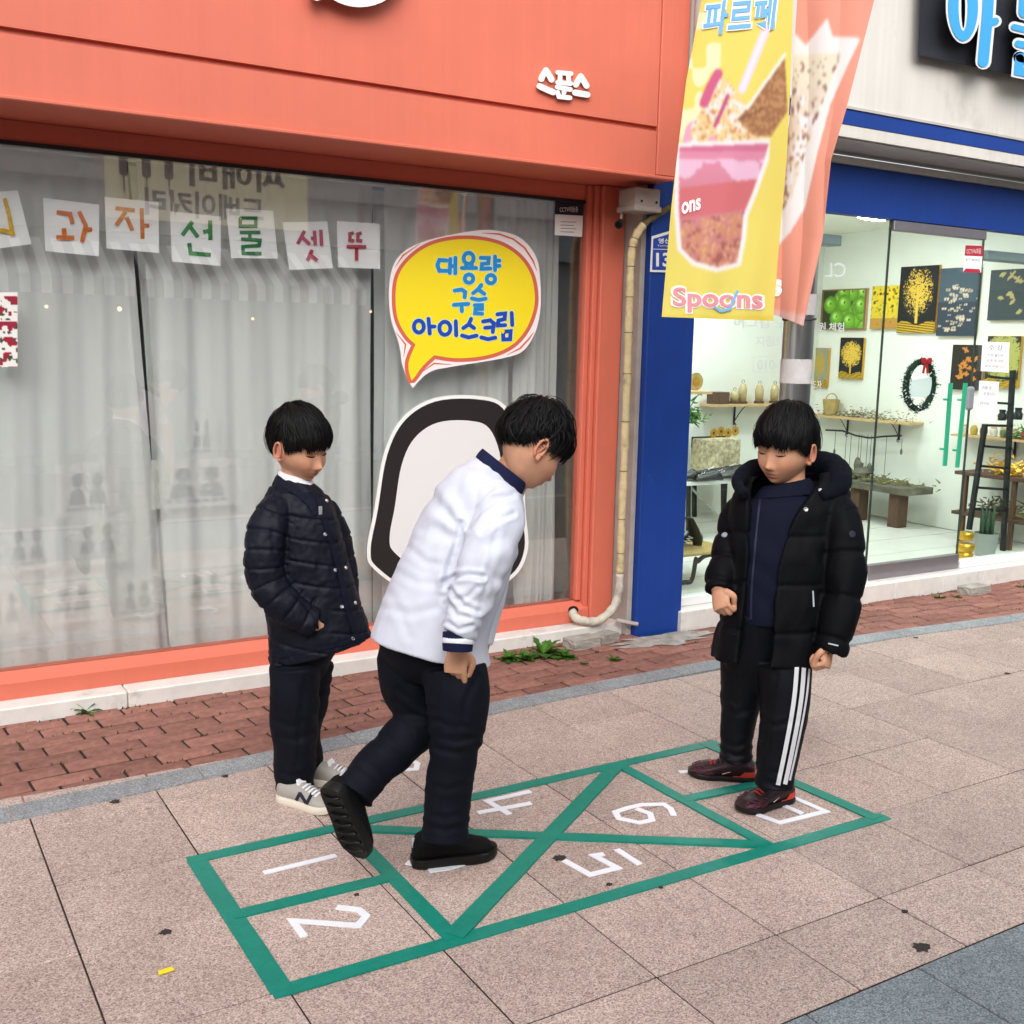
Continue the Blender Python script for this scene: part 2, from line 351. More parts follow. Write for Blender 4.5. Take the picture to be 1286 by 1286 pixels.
ys = [1.585, 1.865, 2.251, 2.637, 3.023, 3.409, 3.70]
for r in range(6):
    for k in range(-2, 20):
        x0 = .388+k*.3935
        if x0 > 6.3 or (x0 > ys[r+1]*1.62+.4) or x0+.4 < .1*ys[r]-.15: continue
        tile(pav, x0+J, x0+.3935-J, ys[r]+J, ys[r+1]-J, M['tile'], dz=-.001+random.uniform(-.001, .001))
for r in range(4):
    for k in range(0, 9):
        x0 = .62+k*.385; y1 = 1.583-r*.3
        if y1 < .6: continue
        tile(band, x0+J, x0+.385-J, y1-.3+J, y1-J, M['darktile'], 'slab', dz=-.001+random.uniform(-.001, .001))
KX = [-1.2, .31, 1.23, 2.2, 3.5, 4.5, 5.74, 8]; KY = [3.53, 3.618, 3.69, 3.79, 3.835, 3.835, 3.72, 3.62]
def kerbY(x):
    x = np.asarray(x, float); return (np.interp(x-.35, KX, KY)+np.interp(x, KX, KY)+np.interp(x+.35, KX, KY))/3
kerb = struct('kerb', MB().box(-3, 14, 3.55, 3.7, -.1, -.03), M['mortar'])
x = -.6
while x < 6.9:
    L = random.uniform(.42, .62); xa, xb = x+.003, min(x+L, 7)-.003
    mbk = MB(); n = 4; xs = np.linspace(xa, xb, n); yb = kerbY(xs); z = .004+random.uniform(0, .0015)
    vs = [(xs[i], yb[i]-.118, z) for i in range(n)]+[(xs[i], yb[i], z) for i in range(n)]+[(xs[i], yb[i]-.121, -.05) for i in range(n)]+[(xs[i], yb[i]+.003, -.05) for i in range(n)]
    fs = []
    for i in range(n-1): fs += [(i, i+1, n+i+1, n+i), (i, 2*n+i, 2*n+i+1, i+1), (n+i, n+i+1, 3*n+i+1, 3*n+i)]
    fs += [(0, n, 3*n, 2*n), (n-1, 3*n-1, 4*n-1, 2*n-1)]
    mbk.add(vs, fs).build('kerb_stone', M['kerb'], kerb); x += L
bp = struct('brick_path', MB().box(-3, 14, 3.66, 4.9, -.1, -.008), M['mortar'])
BL, BW = .212, .0985; nb = 0
for r in range(9):
    x = -.75+(r % 2)*.106+random.uniform(-.02, .02)
    while x < 7.0:
        xm = x+BL/2; y0 = float(kerbY(xm))+.004+r*BW; ym = y0+BW/2
        lim = 4.44 if xm < 3.41 else 4.33
        if y0 < lim-.012 and xm > ym*.085-.2 and xm < ym*1.6+.25:
            sl = math.atan2(float(kerbY(xm+.1)-kerbY(xm-.1)), .2)
            rough_zone = 3.1 < xm < 3.9 and ym > 4.15
            if not (rough_zone and False):
                tile(bp, xm-BL/2+.0035, xm+BL/2-.0035, y0+.0044, y0+BW-.0044, M['brick'], 'brick', .05, .004, dz=-.001+random.uniform(-.004, .001), rot=sl+random.uniform(-.008, .008)); nb += 1
        x += BL+random.uniform(0, .004)
# broken mortar patch by the pillar
mbp = MB(); n = 26; c = (3.52, 4.24)
ring = [(c[0]+(.26+.1*math.sin(k*2.3)+.05*random.random())*math.cos(2*math.pi*k/n), min(c[1]+(.1+.03*math.sin(k*1.7))*math.sin(2*math.pi*k/n), 4.33), .0018) for k in range(n)]
mbp.add([(c[0], c[1], .006)]+ring, [(0, 1+k, 1+(k+1) % n) for k in range(n)])
tag(mbp.build('mortar_patch', mat('pale_mortar', 'a39d94', .9, .2, var=.3, vscale=18, bump=1, bscale=50), bp), kind='structure')
# moss and dirt in the joints: low uncountable growth
mm = MB()
for k in range(550):
    xm = random.uniform(.2, 6.6); lim = 4.44 if xm < 3.41 else 4.33; ky = float(kerbY(xm))
    rr = random.choice(range(1, 8)); ym = ky+.004+rr*BW+random.gauss(0, .003)
    if random.random() < .35: ym = lim-random.random()**2*.05
    if ym > lim-.002: continue
    for q in range(3):
        a, l = random.uniform(0, 6.28), random.uniform(.006, .018); bx, by = xm+random.gauss(0, .012), ym+random.gauss(0, .004)
        mm.add([(bx, by, -.012), (bx+l*math.cos(a), by+.4*l*math.sin(a), random.uniform(-.004, .009)), (bx+l*math.cos(a+.8), by+.4*l*math.sin(a+.8), -.01)], [(0, 1, 2)])
tag(mm.build('joint_moss', M['moss'], None, fix=False), 'thin green moss growing in the brick joints', 'moss', kind='stuff')

# ------------------------------------------------------------------ coral shop front
GY = 4.60
shop = thing('ice_cream_shop', 'coral painted shop front with curtained display window and deep fascia', 'shop', (1.6, 4.6, 0))
MB().box(-2.6, 3.385, 4.7, 7.6, 3.9, 4.1).build('roof', M['roomgrey'], shop)
MB().box(-2.6, 3.44, 4.19, 4.7, 2.288, 3.9).build('wall', M['coral'], shop)
MB().box(-2.6, 3.44, 4.155, 4.188, 2.276, 2.292, .004).build('drip_edge', M['coral'], shop)
# fascia face in two fields with a recessed groove, plus an end trim
MB().box(-2.6, 3.275, 4.168, 4.188, 2.512, 3.9).build('fascia_panel', M['coral'], shop)
MB().box(-2.6, 3.275, 4.168, 4.188, 2.294, 2.490).build('fascia_panel', M['coral'], shop)
MB().box(3.279, 3.44, 4.160, 4.188, 2.294, 3.9, .003).build('end_trim', M['coral'], shop)
MB().box(3.245, 3.385, 4.53, 4.66, .062, 2.286, .006).build('pillar', M['coral'], shop)
MB().box(3.215, 3.243, 4.555, 4.64, .13, 2.286, .004).build('window_frame', M['coral'], shop)
MB().box(3.184, 3.213, 4.575, 4.64, .168, 2.286, .004).build('window_frame', M['coral'], shop)
MB().box(-2.6, 3.243, 4.60, 4.70, 2.212, 2.286).build('window_head', M['coral'], shop)
MB().box(-2.6, 3.18, 4.592, 4.60, 2.196, 2.2115).build('seal', M['black'], shop)
sill = MB(); ya, yb_, yc = 4.545, 4.56, 4.598
sec = [(ya, .062), (ya, .128), (yb_, .140), (yc, .164), (4.66, .164), (4.66, .062)]
sill.prism(sec, lambda y, z, d: (d, y, z), -2.6, 3.243); sill.build('sill', M['coral'], shop)
MB().box(-2.6, 3.184, 4.603, 4.611, .164, 2.212).build('window_pane', M['glass_o'], shop)
x = -1.0; i = 0
while x < 3.4:
    L = [.62, .66, .6, .7, .64][i % 5]; xb = min(x+L, 3.405)
    MB().box(x+.0015, xb-.0015, 4.44+random.uniform(-.002, .002), 4.62, -.06, .061+random.uniform(-.001, .001), .005).build('ledge_slab', M['ledge'], shop); x += L; i += 1
MB().box(-2.6, 3.385, 4.66, 7.6, -.05, .02).build('floor', M['roomdark'], shop)
MB().box(-2.6, 3.385, 7.6, 7.7, -.05, 3.9).build('back_wall', M['roomgrey'], shop)
MB().box(3.388, 3.417, 4.40, 7.6, 0, 2.286).build('party_wall', M['greyplaster'], shop)
MB().box(-2.7, -2.6, 4.3, 7.6, 0, 3.9).build('side_wall', M['roomgrey'], shop)
MB().box(-2.6, 3.385, 4.72, 7.6, 2.45, 2.5).build('ceiling', M['roomgrey'], shop)

# raised fascia lettering: three white syllables, strokes read off the zoomed fascia
def pxY(Y, ox, oy, s): return lambda x, y, d: atY(ox+x/s, oy+y/s, Y-d)
f = pxY(4.166, 660, 70, 12.86)
sign = thing('raised_lettering', 'small white raised Korean lettering on the coral fascia', 'sign lettering', tuple(atY(708, 120, 4.166)))
W = 98
S1 = [[(330, 235), (265, 340), (255, 375)], [(335, 240), (385, 320), (420, 385)], [(225, 490), (340, 545), (450, 590)]]
S2 = [[(520, 270), (735, 290)], [(560, 290), (555, 420)], [(690, 300), (700, 430)], [(520, 430), (730, 450)], [(510, 505), (725, 545)], [(625, 540), (620, 600)], [(520, 590), (540, 660), (720, 680)]]
S3 = [[(890, 330), (830, 430), (815, 465)], [(890, 330), (950, 420), (985, 485)], [(800, 595), (1000, 630)]]
for nm, st, ww in (('syllable', S1, W), ('syllable', S2, 76), ('syllable', S3, W)):
    mb = MB()
    for j, s in enumerate(st): mb.prism(stroke_outline(s, ww), lambda x, y, d: f(x, y, d), 0, .016+j*.0006)
    mb.build(nm, M['white'], sign)
# big white sign letters whose rims just reach into the picture
f = pxY(4.166, 0, 0, 1)
big = thing('round_sign_letter', 'large round white sign letter rim high on the coral fascia', 'sign lettering', tuple(atY(450, 0, 4.166)))
mb = MB(); add_ring(mb, 452, -48, 52, 48, 18, f, 0, .06, 40); mb.build('rim', M['white'], big)
mb = MB(); mb.prism(stroke_outline([(398, -60), (398, -10)], 22), f, 0, .06); mb.build('stem', M['white'], big)

# curtains hung just behind the glass
def curtain(x0t, x1t, x0b, x1b, ztop, zbot, amp, lam, label, seed, y=4.715, m=None):
    nx, nz = int(abs(x1t-x0t)/.006), 40; vs = []; fs = []
    rs = np.random.default_rng(seed); ph = rs.uniform(0, 6.28, 4)
    for j in range(nz+1):
        t = j/nz; z = ztop+(zbot-ztop)*t
        for i in range(nx+1):
            s = i/nx; xx = (x0t+(x1t-x0t)*s)*(1-t)+(x0b+(x1b-x0b)*s)*t
            q = xx/lam*6.283
            yy = y+amp*(math.sin(q+ph[0]+.5*math.sin(t*2+ph[1]))+.5*math.sin(q*.43+ph[2])+.35*math.sin(q*1.9+ph[3]+t))*(.7+.3*t)
            vs.append((xx+.006*math.sin(t*5+s*9), yy, z))
    for j in range(nz):
        for i in range(nx): a = j*(nx+1)+i; fs.append((a, a+1, a+nx+2, a+nx+1))
    mb = MB().add(vs, fs)
    return tag(mb.build('curtain', m or M['curtain'], None, smooth=True, fix=False), label, 'curtain', 'sheer window curtains')
def wx(px, py): return float(atY(px, py, 4.74)[0])
curtain(-.6, wx(161, 330), -.6, wx(207, 800), 2.2, .12, .016, .17, 'sheer white curtain behind the card lettered in orange and yellow', 1)
curtain(wx(172, 330), wx(465, 330), wx(214, 800), wx(465, 790), 2.2, .12, .016, .16, 'sheer white curtain between two dark gaps, behind the boy in the quilted jacket', 2)
curtain(wx(479, 330), wx(640, 330), wx(479, 780), wx(628, 770), 2.2, .12, .014, .15, 'sheer white curtain hanging behind the yellow speech bubble sign', 3)
curtain(wx(632, 330), wx(694, 330), wx(640, 770), wx(688, 770), 2.2, .12, .014, .045, 'tightly gathered white curtain next to the bare strip of glass by the pillar', 4, y=4.70)
curtain(-.6, wx(160, 330), -.6, wx(208, 800), 2.2, .1, .02, .21, 'added window-brightening white liner behind the posters at the window end', 5, y=4.87, m=M['liner'])  # extra white layers, added behind the posters to brighten the window
curtain(wx(174, 330), wx(462, 330), wx(216, 800), wx(464, 790), 2.2, .1, .02, .2, 'added window-brightening white liner behind the posters, between the dark gaps', 6, y=4.87, m=M['liner'])
curtain(wx(481, 330), wx(690, 330), wx(481, 780), wx(684, 770), 2.2, .1, .02, .18, 'added window-brightening white liner behind the speech bubble sign', 7, y=4.87, m=M['liner'])
rod = MB().box(-2.5, 3.15, 4.715, 4.765, 2.202, 2.215)
tag(rod.build('curtain_rail', M['white']), 'white curtain rail along the top of the display window', 'curtain rail')

# hand lettered cards stuck inside the glass, outlines and strokes in photograph coordinates
ZA = lambda pts: [(x/4.946, 160+y/4.946) for x, y in pts]
ZB = lambda pts: [(240+x/4.946, 180+y/4.946) for x, y in pts]
cards = [
 ('yellow', 'd8b02a', [(-34, 243), (22.2, 239), (39.4, 306.5), (-24, 315)], ZA, [[(-70, 520), (-60, 640), (20, 640), (85, 655)], [(28, 440), (55, 540), (80, 675)]], 26),
 ('orange', 'd8772c', [(54, 248.4), (124.7, 257), (124, 321.8), (57, 315.3)], ZA, [[(352, 527), (435, 537), (450, 600)], [(397, 625), (401, 670)], [(350, 682), (462, 686)], [(490, 522), (533, 610), (508, 712)], [(520, 632), (572, 634)]], 27),
 ('orange brush', 'd9813f', [(131, 247), (199, 254), (199.8, 317.7), (133.8, 312)], ZA, [[(718, 502), (838, 516)], [(780, 522), (722, 608)], [(786, 556), (822, 640)], [(880, 502), (886, 692)], [(890, 610), (928, 610)]], 25),
 ('green', '2f8a45', [(213.3, 265.1), (277.4, 272), (277, 334), (216, 328.5)], ZA, [[(1195, 585), (1132, 670)], [(1180, 615), (1230, 682)], [(1262, 650), (1300, 642)], [(1305, 578), (1307, 700)], [(1176, 718), (1184, 782), (1310, 792)]], 26),
 ('dark green', '2c8044', [(283.5, 262), (343, 264.5), (349, 324.8), (290.5, 324)], ZB, [[(305, 465), (306, 515), (402, 515), (402, 465), (305, 465)], [(302, 553), (430, 553)], [(365, 556), (365, 592)], [(310, 594), (428, 602), (424, 634), (322, 642), (324, 684), (438, 684)]], 22),
 ('pink', 'b8405e', [(354.8, 279), (410.8, 278), (418, 336.7), (363.3, 339)], ZB, [[(705, 542), (662, 625)], [(688, 580), (738, 628)], [(766, 542), (772, 633)], [(806, 537), (811, 635)], [(744, 590), (768, 590)], [(752, 662), (722, 728)], [(740, 692), (784, 728)]], 22),
 ('crimson', 'b32a44', [(423, 277.5), (476.6, 281), (477.6, 337.7), (424.6, 335.7)], ZB, [[(1010, 555), (986, 562), (986, 602), (1014, 606)], [(1060, 556), (1036, 563), (1036, 602), (1064, 606)], [(966, 640), (1088, 642)], [(1028, 645), (1029, 728)]], 21)]
for k, (cn, colr, quad, Z, strokes, w) in enumerate(cards):
    c = atY(*np.mean(quad, 0), 4.617)
    t = thing('letter_card', f'white paper card with one {cn} handwritten syllable taped to the window', 'card', tuple(c), 'row of hand lettered cards in the window')
    n = 7; vs = []; fs = []
    for j in range(n+1):
        for i in range(n+1):
            a, b = i/n, j/n; p = (np.array(quad[0])*(1-a)+np.array(quad[1])*a)*(1-b)+(np.array(quad[3])*(1-a)+np.array(quad[2])*a)*b
            vs.append(atY(*p, 4.618+.006*b*math.sin(a*3+k)+.004*b))
    for j in range(n):
        for i in range(n): a = j*(n+1)+i; fs.append((a, a+1, a+n+2, a+n+1))
    mb = MB().add(vs, fs); o = mb.build('sheet', M['paper'], t, smooth=True)
    m = mat('marker_'+cn.replace(' ', '_'), colr, .7, .2, var=.25, vscale=60)
    mb = MB()
    for j, s in enumerate(strokes): mb.prism(stroke_outline(Z(s), w/4.946, rnd=False), lambda x, y, d: atY(x, y, 4.6155-d), 0, .0006+j*.0002)
    mb.build('brush_stroke', m, t)

# speech bubble sign
ZC = lambda pts: [(480+x/6.124, 280+y/6.124) for x, y in pts]
def smooth_poly(pts, sharp=(), n=5):
    P = [np.array(p, float) for p in pts]; m = len(P); out = []
    for i in range(m):
        p0, p1, p2, p3 = P[i-1], P[i], P[(i+1) % m], P[(i+2) % m]
        if i in sharp: p0 = p1
        if (i+1) % m in sharp: p3 = p2
        for k in range(n):
            t = k/n; out.append(tuple(.5*(2*p1+(p2-p0)*t+(2*p0-5*p1+4*p2-p3)*t*t+(3*p1-p0-3*p2+p3)*t**3)))
    return out
outer = [(235, 1270), (190, 1190), (152, 1080), (138, 975), (118, 890), (72, 760), (52, 600), (60, 430), (95, 310), (180, 210), (330, 140), (520, 92), (760, 55), (920, 65), (1050, 108), (1140, 190), (1200, 310), (1220, 520), (1215, 680), (1185, 820), (1130, 930), (1060, 1000), (950, 1035), (820, 1060), (640, 1088), (500, 1112), (400, 1132), (330, 1170), (270, 1230)]
inner = [(225, 1213), (203, 1130), (208, 1050), (256, 935), (182, 860), (118, 730), (102, 560), (127, 400), (222, 270), (370, 172), (560, 128), (760, 132), (930, 178), (1060, 270), (1140, 390), (1172, 530), (1166, 660), (1116, 800), (1026, 916), (900, 990), (740, 1030), (560, 1040), (400, 1017), (312, 1100), (255, 1178)]
def grow(poly, d):
    P = np.array(poly, float); out = []; m = len(P); A = .5*np.sum(P[:, 0]*np.roll(P[:, 1], -1)-np.roll(P[:, 0], -1)*P[:, 1]); sg = 1 if A > 0 else -1
    for i in range(m):
        t = P[(i+1) % m]-P[i-1]; t = t/np.hypot(*t); out.append(tuple(P[i]+sg*d*np.array([t[1], -t[0]])))
    return out
bub = thing('speech_bubble_sign', 'yellow speech bubble sign with blue Korean lettering stuck on the shop window', 'sign', tuple(atY(585, 390, 4.6)))
fY = lambda x, y, d: atY(x, y, 4.602-d)
so_ = ZC(smooth_poly(outer, (0,))); si = ZC(smooth_poly(inner, (0, 3, 22)))
MB().prism(so_, fY, 0, .003).build('backing_board', M['pinkwhite'], bub)
MB().prism(grow(si, 4.6), fY, .0032, .0042).build('red_outline', M['redline'], bub)
MB().prism(si, fY, .0044, .0052).build('yellow_field', M['yellow'], bub)
for s in ([(770, 78), (900, 85), (1010, 125), (1095, 190), (1160, 290), (1190, 370)], [(98, 340), (160, 250), (290, 160)], [(105, 840), (180, 935), (165, 1030)], [(300, 1150), (400, 1080), (530, 1088)], [(960, 1015), (1060, 965), (1130, 890), (1165, 840)]):
    pts = np.array(ZC(s)); w = [.5]+[2.2]*(len(pts)-2)+[.5]
    poly = []; back = []
    for i, p in enumerate(pts):
        t = pts[min(i+1, len(pts)-1)]-pts[max(i-1, 0)]; t = t/np.hypot(*t); nn = np.array([-t[1], t[0]])*w[i]/2; poly.append(tuple(p+nn)); back.append(tuple(p-nn))
    MB().prism(poly+back[::-1], fY, .0032, .004).build('red_accent', M['redline'], bub)
C_ = 'ring'
syl = [
 ('skyblue', [[(495, 288), (440, 285), (425, 325), (440, 368), (498, 368)], [(524, 278), (520, 385)], [(563, 268), (562, 388)], [(526, 332), (560, 332)]], []),
 ('skyblue', [[(612, 346), (722, 346)], [(645, 322), (645, 346)], [(690, 322), (690, 346)]], [(665, 272, 38, 42), (668, 428, 32, 32)]),
 ('skyblue', [[(758, 268), (820, 270), (816, 310), (768, 316), (764, 352), (832, 350)], [(868, 258), (868, 362)], [(868, 290), (902, 290)], [(868, 330), (902, 330)]], [(836, 432, 32, 32)]),
 ('skyblue', [[(558, 520), (610, 512), (638, 530), (634, 572)], [(552, 630), (662, 622)], [(610, 628), (613, 678)]], []),
 ('skyblue', [[(762, 478), (735, 512), (700, 540)], [(738, 510), (785, 545)], [(690, 580), (740, 592), (795, 582)], [(712, 632), (768, 632), (768, 660), (718, 664), (714, 694), (768, 698)]], []),
 ('royal', [[(356, 736), (366, 850)], [(366, 798), (402, 796)]], [(282, 797, 38, 46)]),
 ('royal', [[(566, 756), (569, 864)]], [(482, 810, 42, 50)]),
 ('royal', [[(684, 738), (665, 780), (624, 808)], [(664, 778), (706, 808)], [(614, 866), (665, 880), (726, 866)]], []),
 ('royal', [[(776, 758), (830, 748), (858, 772), (850, 838)], [(792, 806), (845, 802)], [(762, 880), (815, 894), (870, 882)]], []),
 ('royal', [[(886, 702), (945, 696), (942, 738), (894, 750), (892, 788), (946, 786)], [(996, 692), (1000, 784)], [(930, 836), (988, 832), (984, 894), (932, 896), (930, 836)]], [])]
for c, sts, rings in syl:
    for mm_, extra, d in ((M['paleblue'], 10, .0053), (M[c], 0, .0061)):
        mb = MB(); q = 0
        for s in sts: mb.prism(stroke_outline(ZC(s), (30+extra)/6.124), fY, d, d+.0004+q*.00005); q += 1
        for cx, cy, rx, ry in rings: add_ring(mb, 480+cx/6.124, 280+cy/6.124, rx/6.124, ry/6.124, (30+extra)/6.124, fY, d, d+.0004+q*.00005); q += 1
        mb.build('syllable' if not extra else 'syllable_outline', mm_, bub)
# plain rounded cut-out board below the bubble (no figure on it)
cut = thing('cutout_board', 'plain dark rounded cut-out board with white edge standing in the shop window', 'cut-out board', tuple(atY(560, 760, 4.6)))
co_ = smooth_poly([(470, 715), (461, 690), (470, 640), (482, 570), (505, 525), (545, 500), (600, 497), (635, 510), (655, 560), (660, 640), (663, 690), (645, 725), (600, 745), (520, 745)])
fYc = lambda x, y, d: atY(x, y, 4.601-d)
MB().prism(co_, fYc, 0, .004).build('white_edge', M['white'], cut)
MB().prism(grow(co_, -4.5), fYc, .0042, .005).build('dark_field', mat('dark_vinyl', '241f1f', .45, .4), cut)
MB().prism([(562+(x_-562)*.72, 628+(y_-628)*.76) for x_, y_ in co_], fYc, .0052, .0058).build('pale_field', mat('pale_vinyl', 'dedcdb', .5, .4), cut)

# notice sticker in the top corner of the window
nt = thing('notice_sticker', 'small notice sticker with navy heading in the window corner by the pillar', 'sticker', tuple(atY(714, 275, 4.6)))
q = [(697.5, 252), (733, 253.5), (731, 297.5), (696.5, 295)]
fN = lambda x, y, d: atY(x, y, 4.6025-d)
MB().prism(q, fN, 0, .0008).build('sheet', M['paper'], nt)
MB().prism([(697.5, 252), (733, 253.5), (732.2, 271), (697, 269)], fN, .001, .0016).build('heading', mat('navy_print', '1a2034', .5, .4), nt)
mb = MB(); add_text(mb, 'CCTV작동중', lambda x, y: fN(x, y, .0019), (703, 266.5, 726, 259.5)); mb.build('heading_writing', M['white'], nt)
mb = MB(); g_ink = mat('grey_ink', '8a8488', .7, .2)
for r in range(4): mb.prism([(704, 278+r*4.2), (724-3*(r % 2), 278.6+r*4.2), (724-3*(r % 2), 279.4+r*4.2), (704, 278.8+r*4.2)], fN, .001, .0014)
mb.build('small_print', g_ink, nt)

# posters hung behind the curtain, with faint grey pictures
pm = mat('poster_sheet', 'e8e8e4', .8, .2); pg = mat('poster_grey', '4a4d4f', .8, .2); pd = mat('poster_dark', '17191b', .8, .2)
posters = [(-28, 735, 38, 800), (52, 728, 130, 785), (145, 722, 200, 778), (226, 712, 290, 768), (304, 702, 352, 757), (70, 582, 150, 650), (190, 578, 305, 640), (0, 655, 70, 720), (85, 650, 160, 712), (235, 515, 272, 575)]
for k, (x0, y0, x1, y1) in enumerate(posters):
    sl_ = -.105 if y0 > 640 else -.06
    def fP(x, y, d, x0=x0, sl_=sl_): return atY(x, y+(x-x0)*sl_, 4.80-d)
    t = thing('window_poster', 'faint couple poster behind the curtain, '+['bottom row, half cut by the picture-side window end', 'bottom row, under the orange lettered card', 'bottom row, beside the dark curtain gap', 'bottom row, clear of the curtain gap', 'bottom row, next to the sleeve of the quilted jacket', 'upper row, on the near side of the curtain gap', 'upper row, widest sheet', 'middle row, at the window end', 'middle row, under the upper sheet', 'topmost small sheet'][k], 'poster', tuple(fP((x0+x1)/2, (y0+y1)/2, 0)), 'posters behind the curtain')
    MB().prism([(x0, y0), (x1, y0), (x1, y1), (x0, y1)], fP, 0, .001).build('sheet', pm, t)
    w, h = x1-x0, y1-y0
    for s in (.34, .66):
        MB().prism(ringpoly(x0+w*s, y0+h*.34, w*.085, h*.14, 14), fP, .0012, .0017).build('drawn_head', pd, t)
        MB().prism([(x0+w*(s-.14), y0+h*.8), (x0+w*(s-.1), y0+h*.55), (x0+w*s, y0+h*.48), (x0+w*(s+.1), y0+h*.55), (x0+w*(s+.13), y0+h*.8)], fP, .0012, .0016).build('drawn_figure', pg, t)
    mb = MB()
    for q_ in range(7): a = x0+w*(.16+q_*.1); mb.prism([(a, y0+h*.84), (a+w*.07, y0+h*.84), (a+w*.07, y0+h*.91), (a, y0+h*.91)], fP, .0012, .0016)
    mb.build('drawn_caption', pg, t)
# small busy red poster at the far edge of the window
n = 34; vs = []; fs = []; cols = []
for j in range(2*n+1):
    for i in range(n+1):
        x_, y_ = -24+46*i/n, 367+94*j/(2*n); vs.append(atY(x_, y_, 4.6))
pp = np.array([(-24+46*i/n, 367+94*j/(2*n), 0) for j in range(2*n+1) for i in range(n+1)])
nz = vnoise(pp, .16, 3); nz2 = vnoise(pp, .3, 5)
cols = np.where((nz > .18)[:, None], srgb_arr([150, 28, 52]), np.where((nz2 > .35)[:, None], srgb_arr([60, 70, 40]), srgb_arr([228, 224, 220])))
cols[pp[:, 1] < 372] = srgb_arr([230, 228, 226])
for j in range(2*n):
    for i in range(n): a = j*(n+1)+i; fs.append((a, a+1, a+n+2, a+n+1))
me = MB().add(vs, fs).mesh('red_poster', M['print']); set_colors(me, cols)
tag(link('red_poster', me), 'narrow poster with crimson flower pattern at the edge of the shop window', 'poster')

# CCTV box, camera, taped pipe
cc = thing('junction_box', 'weathered grey junction box under the coral fascia above the camera', 'junction box', tuple(atY(790, 258, 4.42)))
MB().box(3.268, 3.42, 4.30, 4.44, 2.155, 2.255, .006).build('box_body', M['greyplaster'], cc)
MB().box(3.262, 3.426, 4.294, 4.446, 2.144, 2.172, .004).build('lid_rim', M['greyplaster'], cc)
for xx in (3.30, 3.39): MB().sphere((xx, 4.293, 2.19), .006, 8, 6).build('screw', M['blackiron'], cc)
cv = thing('security_camera', 'small black security camera below the grey junction box', 'camera', (3.29, 4.40, 2.08))
p = Vector(atY(777, 282, 4.36))
MB().tube([p+Vector((.055, .06, .02)), p+Vector((.02, .02, .006)), p], [.017, .02, .021], 14).build('housing', M['black'], cv, smooth=40)
MB().tube([p, p+Vector((-.004, -.004, -.001))], [.016, .013], 14).build('lens', mat('lens_glass', '08080a', .08, .6), cv, smooth=40)
MB().tube([p+Vector((.05, .05, .018)), p+Vector((.06, .06, .05)), p+Vector((.06, .06, .09))], .008, 8).build('bracket', M['greyplaster'], cv, smooth=True)
pipe_px = [(868, 246, 4.25), (850, 256, 4.30), (825, 270, 4.335), (808, 283, 4.345), (798, 298, 4.352), (793, 320, 4.36), (790.5, 380, 4.36), (788, 460, 4.36), (784.5, 560, 4.36), (780.5, 660, 4.37), (778.5, 720, 4.38), (776, 748, 4.39), (768, 766, 4.40), (752, 779, 4.42), (735, 780, 4.45), (722, 775, 4.50), (719, 768, 4.55)]
PP = [Vector(atY(a, b, c)) for a, b, c in pipe_px]
def catmull(P, n=8):
    out = []; m = len(P)
    for i in range(m-1):
        p0, p1, p2, p3 = P[max(i-1, 0)], P[i], P[i+1], P[min(i+2, m-1)]
        for k in range(n):
            t = k/n; out.append(.5*(2*p1+(p2-p0)*t+(2*p0-5*p1+4*p2-p3)*t*t+(3*p1-p0-3*p2+p3)*t**3))
    out.append(P[-1]); return out
CP = catmull(PP, 10)
pt = thing('taped_pipe', 'pipe wrapped in cracked cream tape running down beside the coral pillar', 'pipe', tuple(PP[-5]))
pipm = mat('cream_tape', 'cbb98e', .7, .3, var=.15, vscale=30, bump=.5, bscale=50, dirt=('6e6148', 9, .57)); pipw = mat('grey_cream_tape', 'c2bcae', .7, .3, var=.15, vscale=30, bump=.5, bscale=50, dirt=('77705f', 9, .55))
dark_t = mat('dirty_cable_wrap', '6f6245', .8, .2, var=.4, vscale=25)
rr = lambda i: .0195+.0015*math.sin(i*.9)+.001*math.sin(i*2.3)
for nm, a, b, m_ in (('upper_run', 0, 31, dark_t), ('tape_wrap', 30, 101, pipm), ('lower_bend', 100, len(CP), pipw)):
    MB().tube(CP[a:b], [rr(i)*(.75 if i < 30 else 1.0+.12*min(1, max(0, i-100)/20)) for i in range(a, b)], 14).build(nm, m_, pt, smooth=True)
for i in range(38, 101, 3):   # wrapped edges of the tape
    c0, c1 = CP[i], CP[i+1]; t_ = (c1-c0).normalized()
    MB().tube([c0-t_*.002, c0+t_*.002], [rr(i)+.0012]*2, 14).build('tape_edge', dark_t if i % 2 else pipm, pt, smooth=True)
gp = MB().tube([atY(774, 779, 4.42), atY(790, 782, 4.37), atY(801, 784, 4.35)], .011, 10)
tag(gp.build('grey_conduit', M['greyplaster'], None, smooth=40), 'short grey conduit stub at the foot of the blue pillar', 'conduit')
MB().prism(ringpoly(720, 766, 6.5, 5, 16), lambda x, y, d: atY(x, y, 4.543-d), 0, .0015).build('pipe_hole', M['black'], shop)
